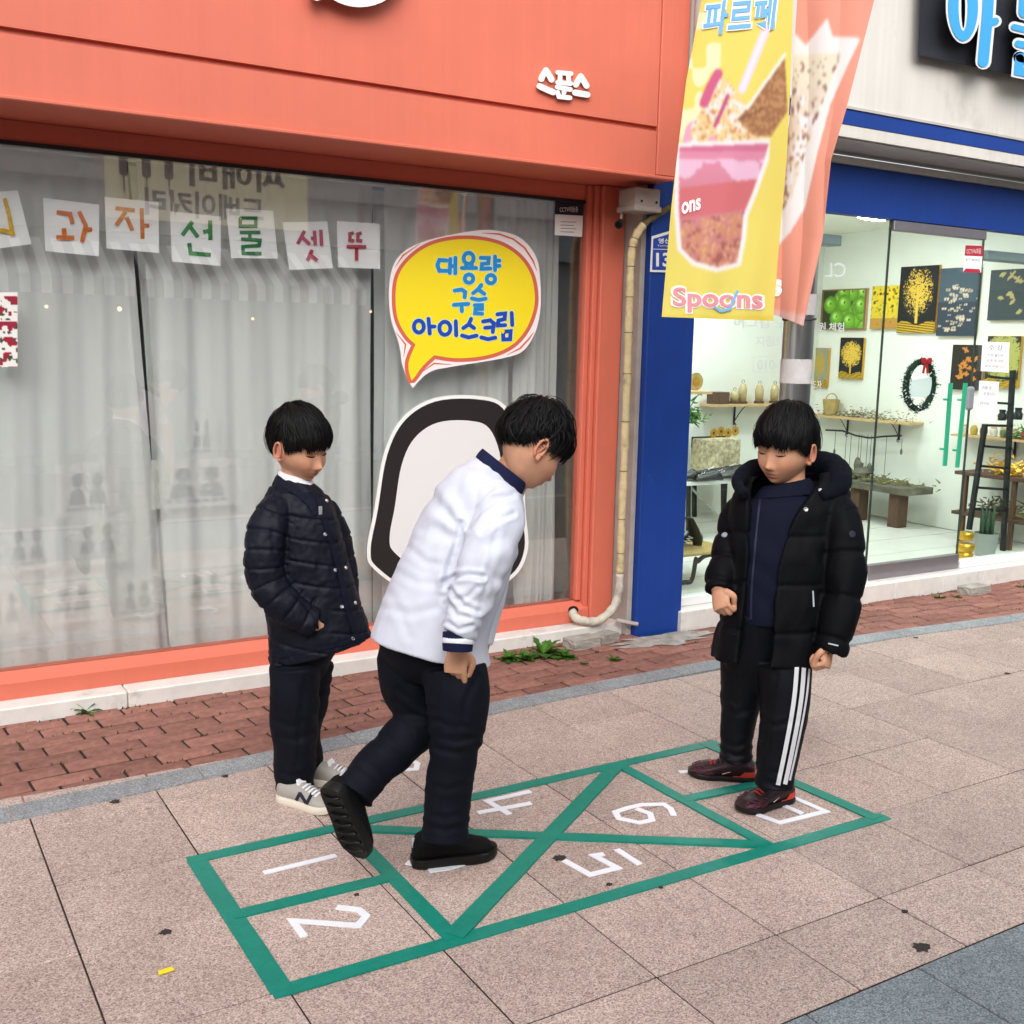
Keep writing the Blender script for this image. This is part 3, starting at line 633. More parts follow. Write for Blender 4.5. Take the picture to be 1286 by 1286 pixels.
# ------------------------------------------------------------------ blue shop
bs = thing('craft_shop', 'white and royal blue craft shop with glass front and lit interior', 'shop', (5.2, 4.5, 0))
BG = 4.45
MB().box(3.42, 3.722, 4.36, 4.5, -.05, 2.62, .004).build('pillar', M['blue'], bs)
MB().box(3.722, 9.4, 4.425, 4.5, 2.262, 2.525).build('lintel', M['blue'], bs)
MB().box(3.722, 9.4, 4.40, 4.5, 2.528, 2.565).build('trim_strip', M['cream'], bs)
MB().box(3.45, 9.4, 4.15, 4.5, 2.601, 2.66).build('canopy_edge', M['cream'], bs)
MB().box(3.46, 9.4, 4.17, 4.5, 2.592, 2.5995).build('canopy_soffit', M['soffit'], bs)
MB().box(3.45, 9.4, 4.146, 4.5, 2.6625, 2.736).build('blue_stripe', M['blue'], bs)
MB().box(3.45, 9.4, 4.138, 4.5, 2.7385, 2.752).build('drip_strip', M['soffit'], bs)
MB().box(3.45, 9.4, 4.15, 4.5, 2.754, 5.2).build('upper_wall', M['cream'], bs)
MB().box(3.722, 5.252, BG, BG+.01, .155, 2.262).build('window_pane', M['glass_b'], bs)
MB().box(6.128, 9.2, BG, BG+.01, .155, 2.262).build('window_pane', M['glass_b'], bs)
dr = MB().box(5.263, 6.117, BG-.004, BG+.008, .2, 2.2).build('glass_door', M['glass_b'], bs)
MB().box(5.263, 6.117, BG-.02, BG+.024, .105, .2, .003).build('bottom_rail', M['alu'], dr)
MB().box(5.263, 6.117, BG-.02, BG+.024, 2.2, 2.258, .003).build('top_rail', M['alu'], dr)
eg = mat('glass_edge', '1f2a26', .3, .5)
for xx in (5.2565, 6.1215): MB().box(xx-.0018, xx+.0018, BG-.003, BG+.012, .155, 2.26).build('pane_edge', eg, bs)
x = 3.70; i = 0
while x < 9:
    L = (.42, .45, .40)[i % 3]
    MB().box(x+.001, x+L-.001, 4.33, 4.62, -.06, .104, .004).build('step_tile', M['ledge'] if i % 4 else M['ledge'], bs); x += L; i += 1
MB().box(3.722, 5.25, 4.425, 4.485, .105, .154, .003).build('plinth', M['white'], bs); MB().box(6.13, 9.2, 4.425, 4.485, .105, .154, .003).build('plinth', M['white'], bs)
MB().box(3.40, 7.6, 4.62, 7.2, -.05, .1).build('floor', M['intfloor'], bs)
for yy in (5.0, 5.4, 5.8, 6.2, 6.6): MB().box(3.6, 7.43, yy-.002, yy+.002, .1, .1015).build('floor_joint', M['soffit'], bs)
MB().box(3.40, 7.6, 7.0, 7.1, .1, 2.9).build('back_wall', M['intwall'], bs)
MB().box(7.43, 7.55, 4.50, 7.0, .1, 2.9).build('right_wall', M['intwall'], bs)
MB().box(3.44, 3.46, 4.5, 7.0, .1, 2.9).build('left_wall', M['intwall'], bs)
MB().box(3.44, 7.6, 4.50, 7.1, 2.5, 2.56).build('ceiling', M['intwall'], bs)
MB().box(7.43, 7.446, 4.6, 7.0, .1, .104).build('wall_base_line', M['greywood'], bs)
for xx in (4.15, 4.75, 5.35, 5.95): MB().box(xx-.002, xx+.002, 6.996, 7.0, .1, 2.5).build('panel_joint', M['greywood'], bs)
# air rail boxes along the head of the glass
for a, b in ((3.9, 4.98), (6.32, 7.3)):
    o = tag(MB().box(a, b, 4.56, 4.66, 2.10, 2.16, .006).build('light_rail', mat('rail_grey', '8b9698', .5, .4)), 'grey rail hanging inside above the '+('wide shop window pane by the pillar' if a < 5 else 'glass beside the door'), 'rail')
# ceiling lights (lit in the photograph)
for x_, y_ in ((6.5, 5.6), (4.9, 5.7), (5.6, 6.5)):
    t = thing('ceiling_light', 'round lit ceiling light inside the craft shop', 'ceiling light', (x_, y_, 2.5), 'ceiling lights in the craft shop')
    MB().lathe([(.17, -.03), (.2, -.012), (.2, 0)], (x_, y_, 2.5), 24).build('rim', M['white'], t, smooth=40)
    MB().lathe([(.02, -.05), (.12, -.044), (.165, -.031)], (x_, y_, 2.5), 24).build('diffuser', M['lamp'], t, smooth=40)

dp = MB().tube([(3.452, 4.10, 2.2), (3.452, 4.10, 5.0)], .03, 14)
tag(dp.build('downpipe', M['greyplaster'], None, smooth=40), 'grey downpipe between the coral fascia and the cream wall', 'pipe')
# channel letters on their dark board
b3 = thing('sign_board', 'dark sign board with blue faced white channel letters on the cream wall', 'sign', tuple(atY(1200, 40, 4.13)))
f = lambda x, y, d: atY(1120+x/7.747, y/7.747, 4.145-d)
MB().prism([(285, -500), (255, 535), (1700, 840), (1900, -500)], f, 0, .06).build('board', mat('charcoal_board', '24262e', .5, .4), b3)
g = lambda x, y, d: atY(1120+x/7.747, y/7.747, 4.0-d)
chw = mat('channel_letter_side', 'dcdedd', .4, .45, dirt=('9c9a92', 6, .62)); chb = mat('channel_letter_face', '3b9fdc', .35, .4)
def chan(strokes, rings, nm):
    mb = MB(); q = 0
    for s, w in strokes: mb.prism(stroke_outline(s, w+50), g, -.125, 0+q*.0008); q += 1
    for cx, cy, rx, ry, w in rings: add_ring(mb, cx, cy, rx, ry, w+50, g, -.125, q*.0008, 36); q += 1
    o = mb.build(nm, chw, b3)
    mb = MB()
    for s, w in strokes: mb.prism(stroke_outline(s, w), g, .003, .004+q*.0003); q += 1
    for cx, cy, rx, ry, w in rings: add_ring(mb, cx, cy, rx, ry, w, g, .003, .004+q*.0003, 36); q += 1
    mb.build('blue_face', chb, o)
chan([([(955, -250), (930, 180), (890, 600)], 105), ([(955, 225), (1010, 205)], 70)], [(695, 60, 95, 290, 100)], 'syllable')
chan([([(1300, -60), (1290, 120)], 110), ([(1190, 262), (1420, 320)], 60), ([(1230, 425), (1430, 470)], 70), ([(1245, 570), (1235, 690), (1420, 730), (1440, 590), (1250, 560)], 90)], [], 'syllable')

# address plate
f = lambda x, y, d: atY(805+x/16.07, 270+y/16.07, 4.357-d)
ad = thing('address_plate', 'blue house-shaped address plate with white border on the blue pillar', 'address plate', tuple(f(600, 800, 0)))
MB().prism([(180, 1150), (215, 430), (650, 300), (1010, 470), (1000, 1170)], f, 0, .004).build('border', M['white'], ad)
MB().prism([(225, 1105), (250, 480), (650, 358), (972, 500), (962, 1120)], f, .0042, .005).build('field', mat('plate_blue', '24439b', .4, .45), ad)
mb = MB(); add_text(mb, '영신로', lambda x, y: f(x, y, .0056), (350, 575, 720, 470), .02); add_text(mb, 'Yeongsin-ro', lambda x, y: f(x, y, .0056), (330, 645, 760, 600)); add_text(mb, '137', lambda x, y: f(x, y, .0056), (305, 1045, 800, 760), .03)
mb.prism([(250, 682), (965, 700), (965, 712), (250, 694)], f, .0052, .0058)
mb.build('writing', M['white'], ad)

# writing on the glass
gw = thing('window_lettering', 'white lettering stuck on the craft shop glass behind the steel pole', 'lettering', tuple(atY(960, 430, BG)))
vin = mat('frosted_vinyl', 'cfd6d4', .6, .3); f = lambda x, y: atY(x, y, BG-.003)
for body, bx in (('머그컵', (922, 412, 966, 397)), ('도자기', (974, 413, 1020, 399)), ('지점토', (949, 435, 985, 422)), ('010-', (951, 464, 977, 452)), ('원', (1028, 416, 1037, 405)), ('체험', (1041, 416, 1060, 405)), ('도자', (1020, 488, 1032, 478)), ):
    mb = MB(); add_text(mb, body, f, bx, .01); mb.build('writing', vin if 'J' not in body else M['white'], gw)
mb = MB(); f2 = lambda x, y, d: atY(x, y, BG-.002-d)
for s in ([(946, 448), (1000, 448)], [(946, 467), (1000, 467)], [(946, 448), (946, 467)]): mb.prism(stroke_outline(s, .6, False), f2, 0, .0006+.0001*s[0][0] % .0003)
mb.build('writing_frame', vin, gw)
mb = MB(); add_text(mb, 'CL', lambda x, y: f(2096-x, y), (1034, 348, 1060, 330), .0); mb.build('writing', vin, gw)
# notices on the door and beside it
def sheet(nm, label, cat, quad, Y, lines, m=None, hdr=None):
    t = thing(nm, label, cat, tuple(atY(*np.mean(quad, 0), Y))); f = lambda x, y, d: atY(x, y, Y-d)
    MB().prism(quad, f, 0, .0008).build('sheet', m or M['paper'], t)
    (ax, ay), (bx, by), (cx, cy), (dx, dy) = quad; mb = MB()
    for i, (txt, u0, u1, v0, v1) in enumerate(lines):
        def g2(u, v): a = np.array(quad[0])*(1-u)+np.array(quad[1])*u; b = np.array(quad[3])*(1-u)+np.array(quad[2])*u; q = a*(1-v)+b*v; return f(q[0], q[1], .0012)
        add_text(mb, txt, g2, (u0, v1, u1, v0), .004)
    mb.build('writing', hdr or g_ink, t); return t, f
sheet('paper_notice', 'white handwritten paper notice taped to the glass above the other sheet', 'notice', [(1234, 429), (1268, 430), (1266.5, 468), (1231.5, 466)], BG-.004, [('수 강', .25, .75, .1, .28), ('오전 열시반', .2, .8, .4, .5), ('오후 두시반', .2, .8, .58, .68), ('문의 바랍니다', .15, .85, .78, .86)])
sheet('paper_notice', 'blank-ended white paper note taped beside the green door handles', 'notice', [(1230, 478), (1255, 479.5), (1250, 532), (1226.5, 530)], BG-.004, [('외출 중', .15, .65, .12, .2), ('곧 옵니다', .25, .85, .26, .34), ('연락 주세요', .1, .6, .5, .58)])
t, f = sheet('red_notice', 'red and white warning sticker at the top of the glass door', 'sticker', [(1212.5, 308), (1235, 309), (1232, 343), (1209.5, 341.5)], BG-.012, [('KT', .1, .35, .48, .58), ('텔레캅', .4, .9, .48, .58)])
MB().prism([(1212.5, 308), (1235, 309), (1233.9, 322), (1211.5, 321)], f, .001, .0015).build('red_heading', mat('red_print', 'b8283c', .5, .4), t)
MB().prism([(1213, 337), (1230, 338), (1232, 343), (1209.5, 341.5)], f, .001, .0015).build('red_foot', bpy.data.materials['red_print'], t)
mb = MB(); add_text(mb, 'CCTV녹화중', lambda x, y: f(x, y, .0019), (1214, 319, 1232, 312)); mb.build('heading_writing', M['white'], t)
# green acrylic pull handles and lock
for k, (a, b) in enumerate((((1194, 481), (1186.5, 585)), ((1212.5, 481), (1202, 587)))):
    P, Q = Vector(atY(*a, BG-.05)), Vector(atY(*b, BG-.05)); mb = MB().obox(P, Q, .03, .012, (0, 1, 0))
    for s in (.2, .8):
        c = P.lerp(Q, s); mb.tube([c, c+Vector((0, .045, 0))], .007, 8)
    mb.build('door_handle', M['green_glass'], dr)
MB().box(*(lambda p: (p[0]-.035, p[0]+.035, BG-.03, BG-.006, p[2]-.075, p[2]+.075))(atY(1215, 500, BG)), .012).build('door_lock', mat('lock_grey', '8f8f98', .4, .5), dr)

# wreath on the door
w0 = Vector(atY(1155, 484, BG+.03)); t = thing('wreath', 'dark green snowy wreath with red bow hung on the glass door', 'wreath', tuple(w0))
rw, rh = .128, .145; mb = MB(); ms = MB()
for k in range(1700):
    a = random.uniform(0, 6.283); b = random.gauss(0, 1)*.4; rad = 1+random.gauss(0, .08)
    c = w0+Vector((rw*rad*math.cos(a), random.gauss(0, .014), rh*rad*math.sin(a))); d = Vector((math.cos(a+random.gauss(0, 1.1)), random.gauss(0, .6), math.sin(a+random.gauss(0, 1.1)))).normalized()*random.uniform(.012, .028); s = d.orthogonal().normalized()*.004
    (ms if random.random() < .28 else mb).add([c-s, c+s, c+d], [(0, 1, 2)])
mb.tube([w0+Vector((rw*math.cos(k*.2618), 0, rh*math.sin(k*.2618))) for k in range(25)], .02, 6, False)
mb.build('needles', mat('fir_green', '1d2f24', .8, .2), t, fix=False); ms.build('frosted_tips', M['white'], t, fix=False)
red = mat('red_ribbon', 'a01c26', .5, .4)
for s in (-1, 1):
    c = w0+Vector((0, -.03, rh*1.02)); MB().prism(smooth_poly([(0, 0), (s*.02, .022), (s*.042, .018), (s*.04, -.012), (s*.016, -.01)]), lambda x, y, d: c+Vector((x, -d, y)), 0, .012).build('bow_loop', red, t)
    MB().prism([(0, 0), (s*.012, .002), (s*.03, -.07), (s*.012, -.075)], lambda x, y, d: c+Vector((x, -d, y)), .002, .006).build('bow_tail', red, t)
MB().prism([(1143.5, 478), (1172, 473), (1171, 492), (1163, 499), (1141.5, 498)], lambda x, y, d: atY(x, y, BG+.028-d), 0, .001).build('paper_tag', M['paper'], t)

# pictures on the right hand wall
def picture(nm, label, x0, y0, x1, y1, paint, border=None, gold=True, nx=46, Xw=7.43):
    """panel on the side wall: (x0,y0)-(x1,y1) photograph extent of its near-vertical edges"""
    xm = Xw-.03; A, B = atX(x0, y0, xm), atX(x1, y0, xm); z1 = (A[2]+B[2])/2; z0 = (atX(x0, y1, xm)[2]+atX(x1, y1, xm)[2])/2
    ya, yb2 = max(A[1], B[1]), min(A[1], B[1]); t = thing(nm, label, 'picture', (xm, (ya+yb2)/2, z0), 'pictures on the craft shop wall')
    MB().box(xm+.001, Xw-.002, yb2, ya, z0, z1).build('canvas_edge', M['gold'] if gold else M['wood'], t)
    w, h = ya-yb2, z1-z0; ny = int(nx*h/w); vs = []; fs = []; uv = []
    for j in range(ny+1):
        for i in range(nx+1): u, v = i/nx, j/ny; vs.append((xm-.001, ya-u*w, z0+v*h)); uv.append((u, v))
    for j in range(ny):
        for i in range(nx): a = j*(nx+1)+i; fs.append((a, a+nx+1, a+nx+2, a+1))
    me = MB().add(vs, fs).mesh('painted_face', M['print']); uv = np.array(uv); c = paint(uv[:, 0], uv[:, 1], w, h); set_colors(me, np.clip(c, 0, 1)); link('painted_face', me, t); return t
def sg(*c): return srgb_arr(c)
def P3(u, v, s=1): return np.stack([u*s, v*s, np.zeros_like(u)], 1)
def gold_tree(u, v, w, h, bg=(26, 24, 26), fg=(225, 185, 70), cy=.6, rx=.38, ry=.36, dens=.0):
    c = np.tile(sg(*bg), (len(u), 1)); n = vnoise(P3(u*w/h, v), 75, 2)+.5*vnoise(P3(u*w/h, v), 34, 8)
    e = ((u-.5)/rx)**2+((v-cy)/ry)**2
    m = (n+dens > e*.9-.35) & (e < 1.15); c[m] = sg(*fg)
    tr = (abs(u-.5) < .035+.05*(v < .22)*(.22-v)) & (v < cy) & (v > .14); c[tr] = sg(*fg)
    g = v < .15+.03*np.sin(u*9); c[g] = sg(205, 165, 40); c[g & (np.sin(v*170+u*12) > .3)] = sg(90, 66, 12); return c
def apples(u, v, w, h):
    c = np.tile(sg(52, 62, 26), (len(u), 1)); rs = np.random.default_rng(4)
    for k in range(17):
        cx, cy, r = rs.uniform(.05, .95), rs.uniform(.1, .95), .15
        d = np.hypot((u-cx), (v-cy)*h/w)/r; m = d < 1; sh = (1-.55*d**2)[:, None]; col = (sg(128, 190, 48)*sh+sg(225, 245, 170)*np.clip(.5-np.hypot(u-cx+.04, (v-cy-.05)*h/w)/r, 0, 1)[:, None]); c[m] = col[m]; c[np.hypot(u-cx, (v-cy-.03)*h/w) < .018] = sg(60, 70, 20)
    b = (u < .035) | (u > .965) | (v < .04) | (v > .96); c[b] = sg(130, 100, 70); return c
def sunfl(u, v, w, h):
    c = np.tile(sg(222, 196, 50), (len(u), 1)); rs = np.random.default_rng(9); c[v < .25] = sg(190, 140, 60)
    for k in range(14):
        cx, cy = rs.uniform(.1, .9), rs.uniform(.35, .95); a = np.arctan2((v-cy)*h/w, u-cx); d = np.hypot(u-cx, (v-cy)*h/w)
        c[d < .12+.025*np.sin(a*9)] = sg(236, 205, 40); c[d < .05] = sg(96, 66, 30)
    c[vnoise(P3(u, v), 20, 3) > .55] = sg(150, 120, 40); return c
def butter(u, v, w, h):
    c = np.tile(sg(52, 62, 74), (len(u), 1)); c[v > .5] = sg(70, 84, 96); rs = np.random.default_rng(12)
    for k in range(60):
        cx, cy = .5+rs.normal()*.2, rs.uniform(.08, .75); r = rs.uniform(.02, .05); d = np.hypot(np.abs(u-cx)-r*.7, (v-cy)*h/w); m = (d < r*.7) & (abs(u-cx) > .006); c[m] = sg(*(rs.choice([215, 200, 180])*np.array([1, .9, .78])))
    return c
def cranes(bg, fg, n, seed):
    def p(u, v, w, h):
        c = np.tile(sg(*bg), (len(u), 1)); rs = np.random.default_rng(seed)
        for k in range(n):
            cx, cy, a, r = rs.uniform(.25, .8), rs.uniform(.15, .9), rs.uniform(-1, 1), rs.uniform(.07, .13)
            x_, y_ = (u-cx)*math.cos(a)+(v-cy)*math.sin(a), -(u-cx)*math.sin(a)+(v-cy)*math.cos(a); m = (abs(y_) < .012+.02*np.cos(np.clip(x_/r, -1, 1)*1.57)) & (abs(x_) < r); c[m] = sg(*fg); m = (abs(x_-.01) < .02) & (abs(y_) < r*.6); c[m] = sg(*fg)
        return c
    return p
picture('apple_picture', 'picture of green apples crowded in a crate', 1033, 363, 1089, 414, apples, gold=False, nx=60)
picture('sunflower_picture', 'small yellow sunflower picture next to the apple picture', 1096, 359, 1130, 413, sunfl)
picture('gold_tree_picture', 'tall black picture of a gold tree with wide round crown', 1132, 334, 1180, 418, lambda u, v, w, h: gold_tree(u, v, w, h, cy=.62, dens=.12), nx=100)
picture('butterfly_picture', 'tall slate grey picture of pale butterflies rising', 1182, 336, 1231, 422, butter, nx=60)
picture('crane_picture', 'dark teal picture of gold birds in flight', 1245, 338, 1300, 402, cranes((62, 72, 74), (190, 170, 110), 9, 5))
picture('gold_tree_picture', 'small black picture of a gold tree hung under the apple picture', 1056, 424, 1085, 476, lambda u, v, w, h: gold_tree(u, v, w, h, dens=.45, rx=.42, ry=.3))
picture('wheat_picture', 'small ochre picture half hidden by the steel pole', 1020, 437, 1041, 486, lambda u, v, w, h: gold_tree(u, v, w, h, bg=(150, 150, 130), fg=(190, 160, 60), dens=.2))
picture('koi_picture', 'black picture of orange fish behind the green door handles', 1197, 433, 1236, 490, cranes((40, 32, 26), (205, 130, 50), 14, 8), gold=False)
picture('round_tree_picture', 'picture of a pale round tree behind the taped notice', 1241, 422, 1283, 487, lambda u, v, w, h: gold_tree(u, v, w, h, bg=(48, 42, 30), fg=(176, 172, 92), dens=.7, rx=.55, ry=.42))

# wall shelf on the side wall with dried things, twig rail and pods
def bracket(mb, p, d, s=1.0):
    """scrolled iron bracket hanging from p, reaching along d"""
    p, d = Vector(p), Vector(d); mb.obox(p, p+Vector((0, 0, -.13*s)), .012, .012); mb.obox(p, p+d*.12*s, .01, .01)
    pts = [p+d*(.105*s*(1-k/12))+Vector((0, 0, -.11*s*(k/12)**1.4)) for k in range(13)]
    pts += [p+Vector((0, 0, -.115*s))+d*(.02*s*math.sin(k*.7))+Vector((0, 0, -.015*s*(1-math.cos(k*.7)))) for k in range(8)]; mb.tube(pts, .003*s, 5)
sh = thing('wall_shelf', 'pale wooden wall shelf on scrolled iron brackets carrying dried plants', 'shelf', tuple(atX(1090, 530, 7.4)))
A, B = atX(1028, 527, 7.4), atX(1160, 530, 7.4); zs = .935
MB().box(7.25, 7.425, B[1]+.02, A[1], zs-.02, zs).build('board', M['wood'], sh)
for yy in (A[1]-.32, B[1]+.25):
    mb = MB(); bracket(mb, (7.42, yy, zs-.021), (-1, 0, 0), 1.1); mb.build('bracket', M['blackiron'], sh)
dry = mat('dried_plant', '6f6a48', .9, .1, var=.3, vscale=20); straw = mat('straw', 'b29a62', .9, .1, var=.2, vscale=20)
def clump(mb, c, n, r, h, l=.03):
    for k in range(n):
        p = Vector(c)+Vector((random.gauss(0, r[0]), random.gauss(0, r[1]), abs(random.gauss(0, h)))); d = Vector((random.gauss(0, 1), random.gauss(0, 1), random.gauss(.2, .6))).normalized()*l*random.uniform(.5, 1.3); s = d.orthogonal().normalized()*l*.16
        mb.add([p-s, p+s, p+d+s*.3, p+d-s*.3], [(0, 1, 2, 3)])
mb = MB(); clump(mb, (7.33, (A[1]+B[1])/2, zs), 420, (.03, .25), .035); tag(mb.build('dried_foliage', dry, None, fix=False), 'low heap of dried grey-green foliage lying along the wall shelf', 'dried foliage')
bk = thing('basket', 'tilted woven straw basket on the wall shelf', 'basket', (7.33, A[1]-.2, zs)); MB().lathe([(.05, 0), (.065, .06), (.075, .13), (.07, .135), (.06, .06), (.04, .01)], (7.33, A[1]-.2, zs+.004), 16).build('body', straw, bk, smooth=40); MB().tube([(7.33+.07*math.cos(k*.4), A[1]-.2, zs+.13+.06*math.sin(k*.4)) for k in range(9)], .005, 6).build('handle', straw, bk)
tw = thing('twig_rail', 'black twig hung with wooden pods on strings under the wall shelf', 'hanging ornament', (7.3, (A[1]+B[1])/2, zs-.15))
MB().tube([atX(1037, 540, 7.3), atX(1058, 541, 7.3), atX(1075, 547, 7.3), atX(1092, 550, 7.3), atX(1110, 548, 7.3), atX(1132, 547, 7.3)], .008, 7).build('twig', M['blackiron'], tw, smooth=True)
for x_, y_, s_ in ((1060, 592, 1), (1066, 593, .9), (1077, 578, 1.4), (1080, 582, 1.2), (1087, 590, 1.5), (1092, 584, 1), (1110, 600, 1.3), (1048, 565, .5), (1132, 565, .5)):
    b_ = atX(x_, y_, 7.3); MB().tube([(b_[0], b_[1], .80), (b_[0], b_[1], b_[2])], .002, 4).build('string', M['blackiron'], tw)
    MB().sphere((b_[0], b_[1], b_[2]-.03*s_), .032*s_, 8, 6, (.5, .8, 1.6)).build('pod', M['greywood'], tw, smooth=True)
bn = thing('bench', 'rough wooden bench with two thick legs by the side wall', 'bench', (7.2, 5.98, .1))
MB().add(*(lambda y0, y1: ([(7.04, y0, .375), (7.36, y0, .375), (7.36, y1, .375), (7.04, y1, .375), (7.02, y0+.03, .43), (7.36, y0, .43), (7.36, y1, .43), (7.02, y1, .43)], [(0, 3, 2, 1), (4, 5, 6, 7), (0, 1, 5, 4), (1, 2, 6, 5), (2, 3, 7, 6), (3, 0, 4, 7)]))(5.62, 6.5)).build('seat', M['greywood'], bn)
for yy in (5.72, 6.12): MB().box(7.08, 7.2, yy, yy+.10, .1, .3748, .004).build('leg', M['darkwood'], bn)
mb = MB(); clump(mb, (7.2, 6.05, .435), 260, (.07, .2), .018, .05); tag(mb.build('seed_pods', dry, None, fix=False), 'flat pile of dried pods and leaves on the wooden bench', 'dried pods')
tp = thing('teapot', 'small dark pottery teapot among the pods on the bench', 'teapot', (7.2, 6.2, .43)); MB().lathe([(.03, 0), (.07, .03), (.075, .06), (.05, .095), (.015, .1), (.015, .13), (.02, .135), (0.004, .14)], (7.2, 6.22, .432), 14).build('body', M['greywood'], tp, smooth=40); MB().tube([(7.2, 6.16, .48), (7.2, 6.11, .5), (7.2, 6.09, .53)], [.014, .01, .007], 7).build('spout', M['greywood'], tp, smooth=True)
sh2 = thing('wall_shelf', 'long pale wall shelf with jars behind the green door handles', 'shelf', tuple(atX(1220, 550, 7.4)))
MB().box(7.25, 7.425, 4.62, 5.42, .865, .88).build('board', M['wood'], sh2); mb = MB(); bracket(mb, (7.42, 4.98, .864), (-1, 0, 0)); mb.build('bracket', M['blackiron'], sh2)
jc = ['c9c3b4', 'b9a04a', '8f5148', 'cfd0c8', '6f7a5a', 'c7b894', 'b04a44', 'd8d4c8']
for k in range(9):
    yy = 5.36-k*.085; t = thing('jar', 'small '+['stone grey', 'mustard', 'rust brown', 'white', 'olive', 'sand', 'red', 'ivory', 'chalk grey'][k]+' pottery jar in the row on the long wall shelf', 'jar', (7.33, yy, .88), 'jars on the long wall shelf')
    MB().lathe([(.022, 0), (.03, .03), (.028, .055), (.02, .06)], (7.33, yy, .881), 12).build('body', mat('jar_glaze', jc[k % 8], .3, .5), t, smooth=40); MB().lathe([(.021, 0), (.021, .012), (.006, .016)], (7.33, yy, .9415), 12).build('lid', M['wood'], t, smooth=40)
# ladder shelf and pots by the right pane
ld = thing('ladder_shelf', 'black wooden ladder standing inside the right hand glass', 'ladder', tuple(atY(1240, 695, 4.7)))
Yl = 4.72; fl = lambda x, y: Vector(atY(x, y, Yl))
MB().obox(fl(1237, 533), fl(1217, 665), .028, .03, (0, 1, 0)).build('rail', M['blackiron'], ld); MB().obox(fl(1272, 465), fl(1259, 698), .03, .03, (0, 1, 0)).build('rail', M['blackiron'], ld)
for a, b in (((1236, 534), (1270, 535)), ((1232, 560), (1268, 563)), ((1228, 585), (1266, 588)), ((1224, 612), (1265, 615)), ((1222, 639), (1264, 641)), ((1252, 506), (1270, 507)), ((1240, 473), (1271, 476)), ((1246, 695), (1262, 698))): MB().obox(fl(*a), fl(*b), .03, .016, (0, 0, 1)).build('rung', M['blackiron'], ld)
for k, (p_, s_) in enumerate((((1258, 528), .9), ((1266, 527), .7), ((1278, 527), 1))):
    c = atY(*p_, 4.78); t = thing('black_pot', ['broad black pot on the ladder rung', 'narrow black pot beside the broad one on the ladder', 'black pot half beyond the ladder rail'][k], 'pot', tuple(c), 'pots on the ladder shelf'); MB().lathe([(.03*s_, 0), (.034*s_, .04*s_), (.022*s_, .06*s_), (.026*s_, .085*s_)], c, 12).build('body', M['black'], t, smooth=40); MB().tube([Vector(c)+Vector((.03*s_+.016*math.sin(k_*.6), 0, .03*s_+.02*math.cos(k_*.6))) for k_ in range(6)], .004, 5).build('handle', M['black'], t)
gpv = thing('gold_pot', 'stacked shiny gold pots inside the glass by the door', 'pot', tuple(atY(1211, 704, 4.62)))
c = atY(1211, 703, 4.60); c[2] = .102
for z_, r_ in ((0, .055), (.062, .062), (.14, .05)): MB().lathe([(r_*.8, 0), (r_, .02), (r_, .045), (r_*.86, .058)], (c[0], c[1], c[2]+z_), 16).build('pot_ring', M['gold'], gpv, smooth=40)
gpo = thing('flower_pot', 'grey bucket holding a tall spiky cactus beside the gold pots', 'flower pot', tuple(atY(1237, 702, 4.62))); c = atY(1236, 702, 4.66); c[2] = .102
MB().lathe([(.065, 0), (.082, .16), (.078, .16), (.07, .12)], c, 18).build('bucket', mat('grey_bucket', '9aa09a', .5, .4), gpo, smooth=40)
for k in range(6): MB().tube([(c[0]+.04*math.cos(k), c[1]+.03*math.sin(k), c[2]+.12), (c[0]+.045*math.cos(k), c[1]+.035*math.sin(k), c[2]+.24), (c[0]+.05*math.cos(k), c[1]+.04*math.sin(k), c[2]+.3+.03*(k % 3))], [.014, .013, .003], 6).build('cactus_stem', mat('cactus', '3f5a44', .7, .2), gpo, smooth=True)
rk = thing('display_rack', 'low dark display rack with straw bundles behind the ladder', 'rack', (7.2, 4.9, .1))
for yy, zz in ((5.1, .62), (4.7, .62)): MB().box(7.05, 7.08, yy, yy+.03, .1, zz).build('leg', M['darkwood'], rk)
for zz in (.3, .6): MB().box(7.04, 7.4, 4.6, 5.2, zz, zz+.025).build('shelf_board', M['darkwood'], rk)
mb = MB(); clump(mb, (7.2, 4.85, .63), 200, (.06, .1), .05, .06); tag(mb.build('straw_bundle', M['gold'], None, fix=False), 'golden straw bundle heaped on the dark display rack', 'straw')
mb = MB(); clump(mb, (7.2, 4.85, .325), 200, (.06, .12), .05, .06); tag(mb.build('dried_foliage', dry, None, fix=False), 'dark dried foliage on the lower board of the display rack', 'dried foliage')
mb = MB(); clump(mb, (7.33, 4.85, .885), 160, (.03, .1), .04, .05); tag(mb.build('green_plant', M['leaf'], None, fix=False), 'small green plant at the end of the long wall shelf', 'plant')

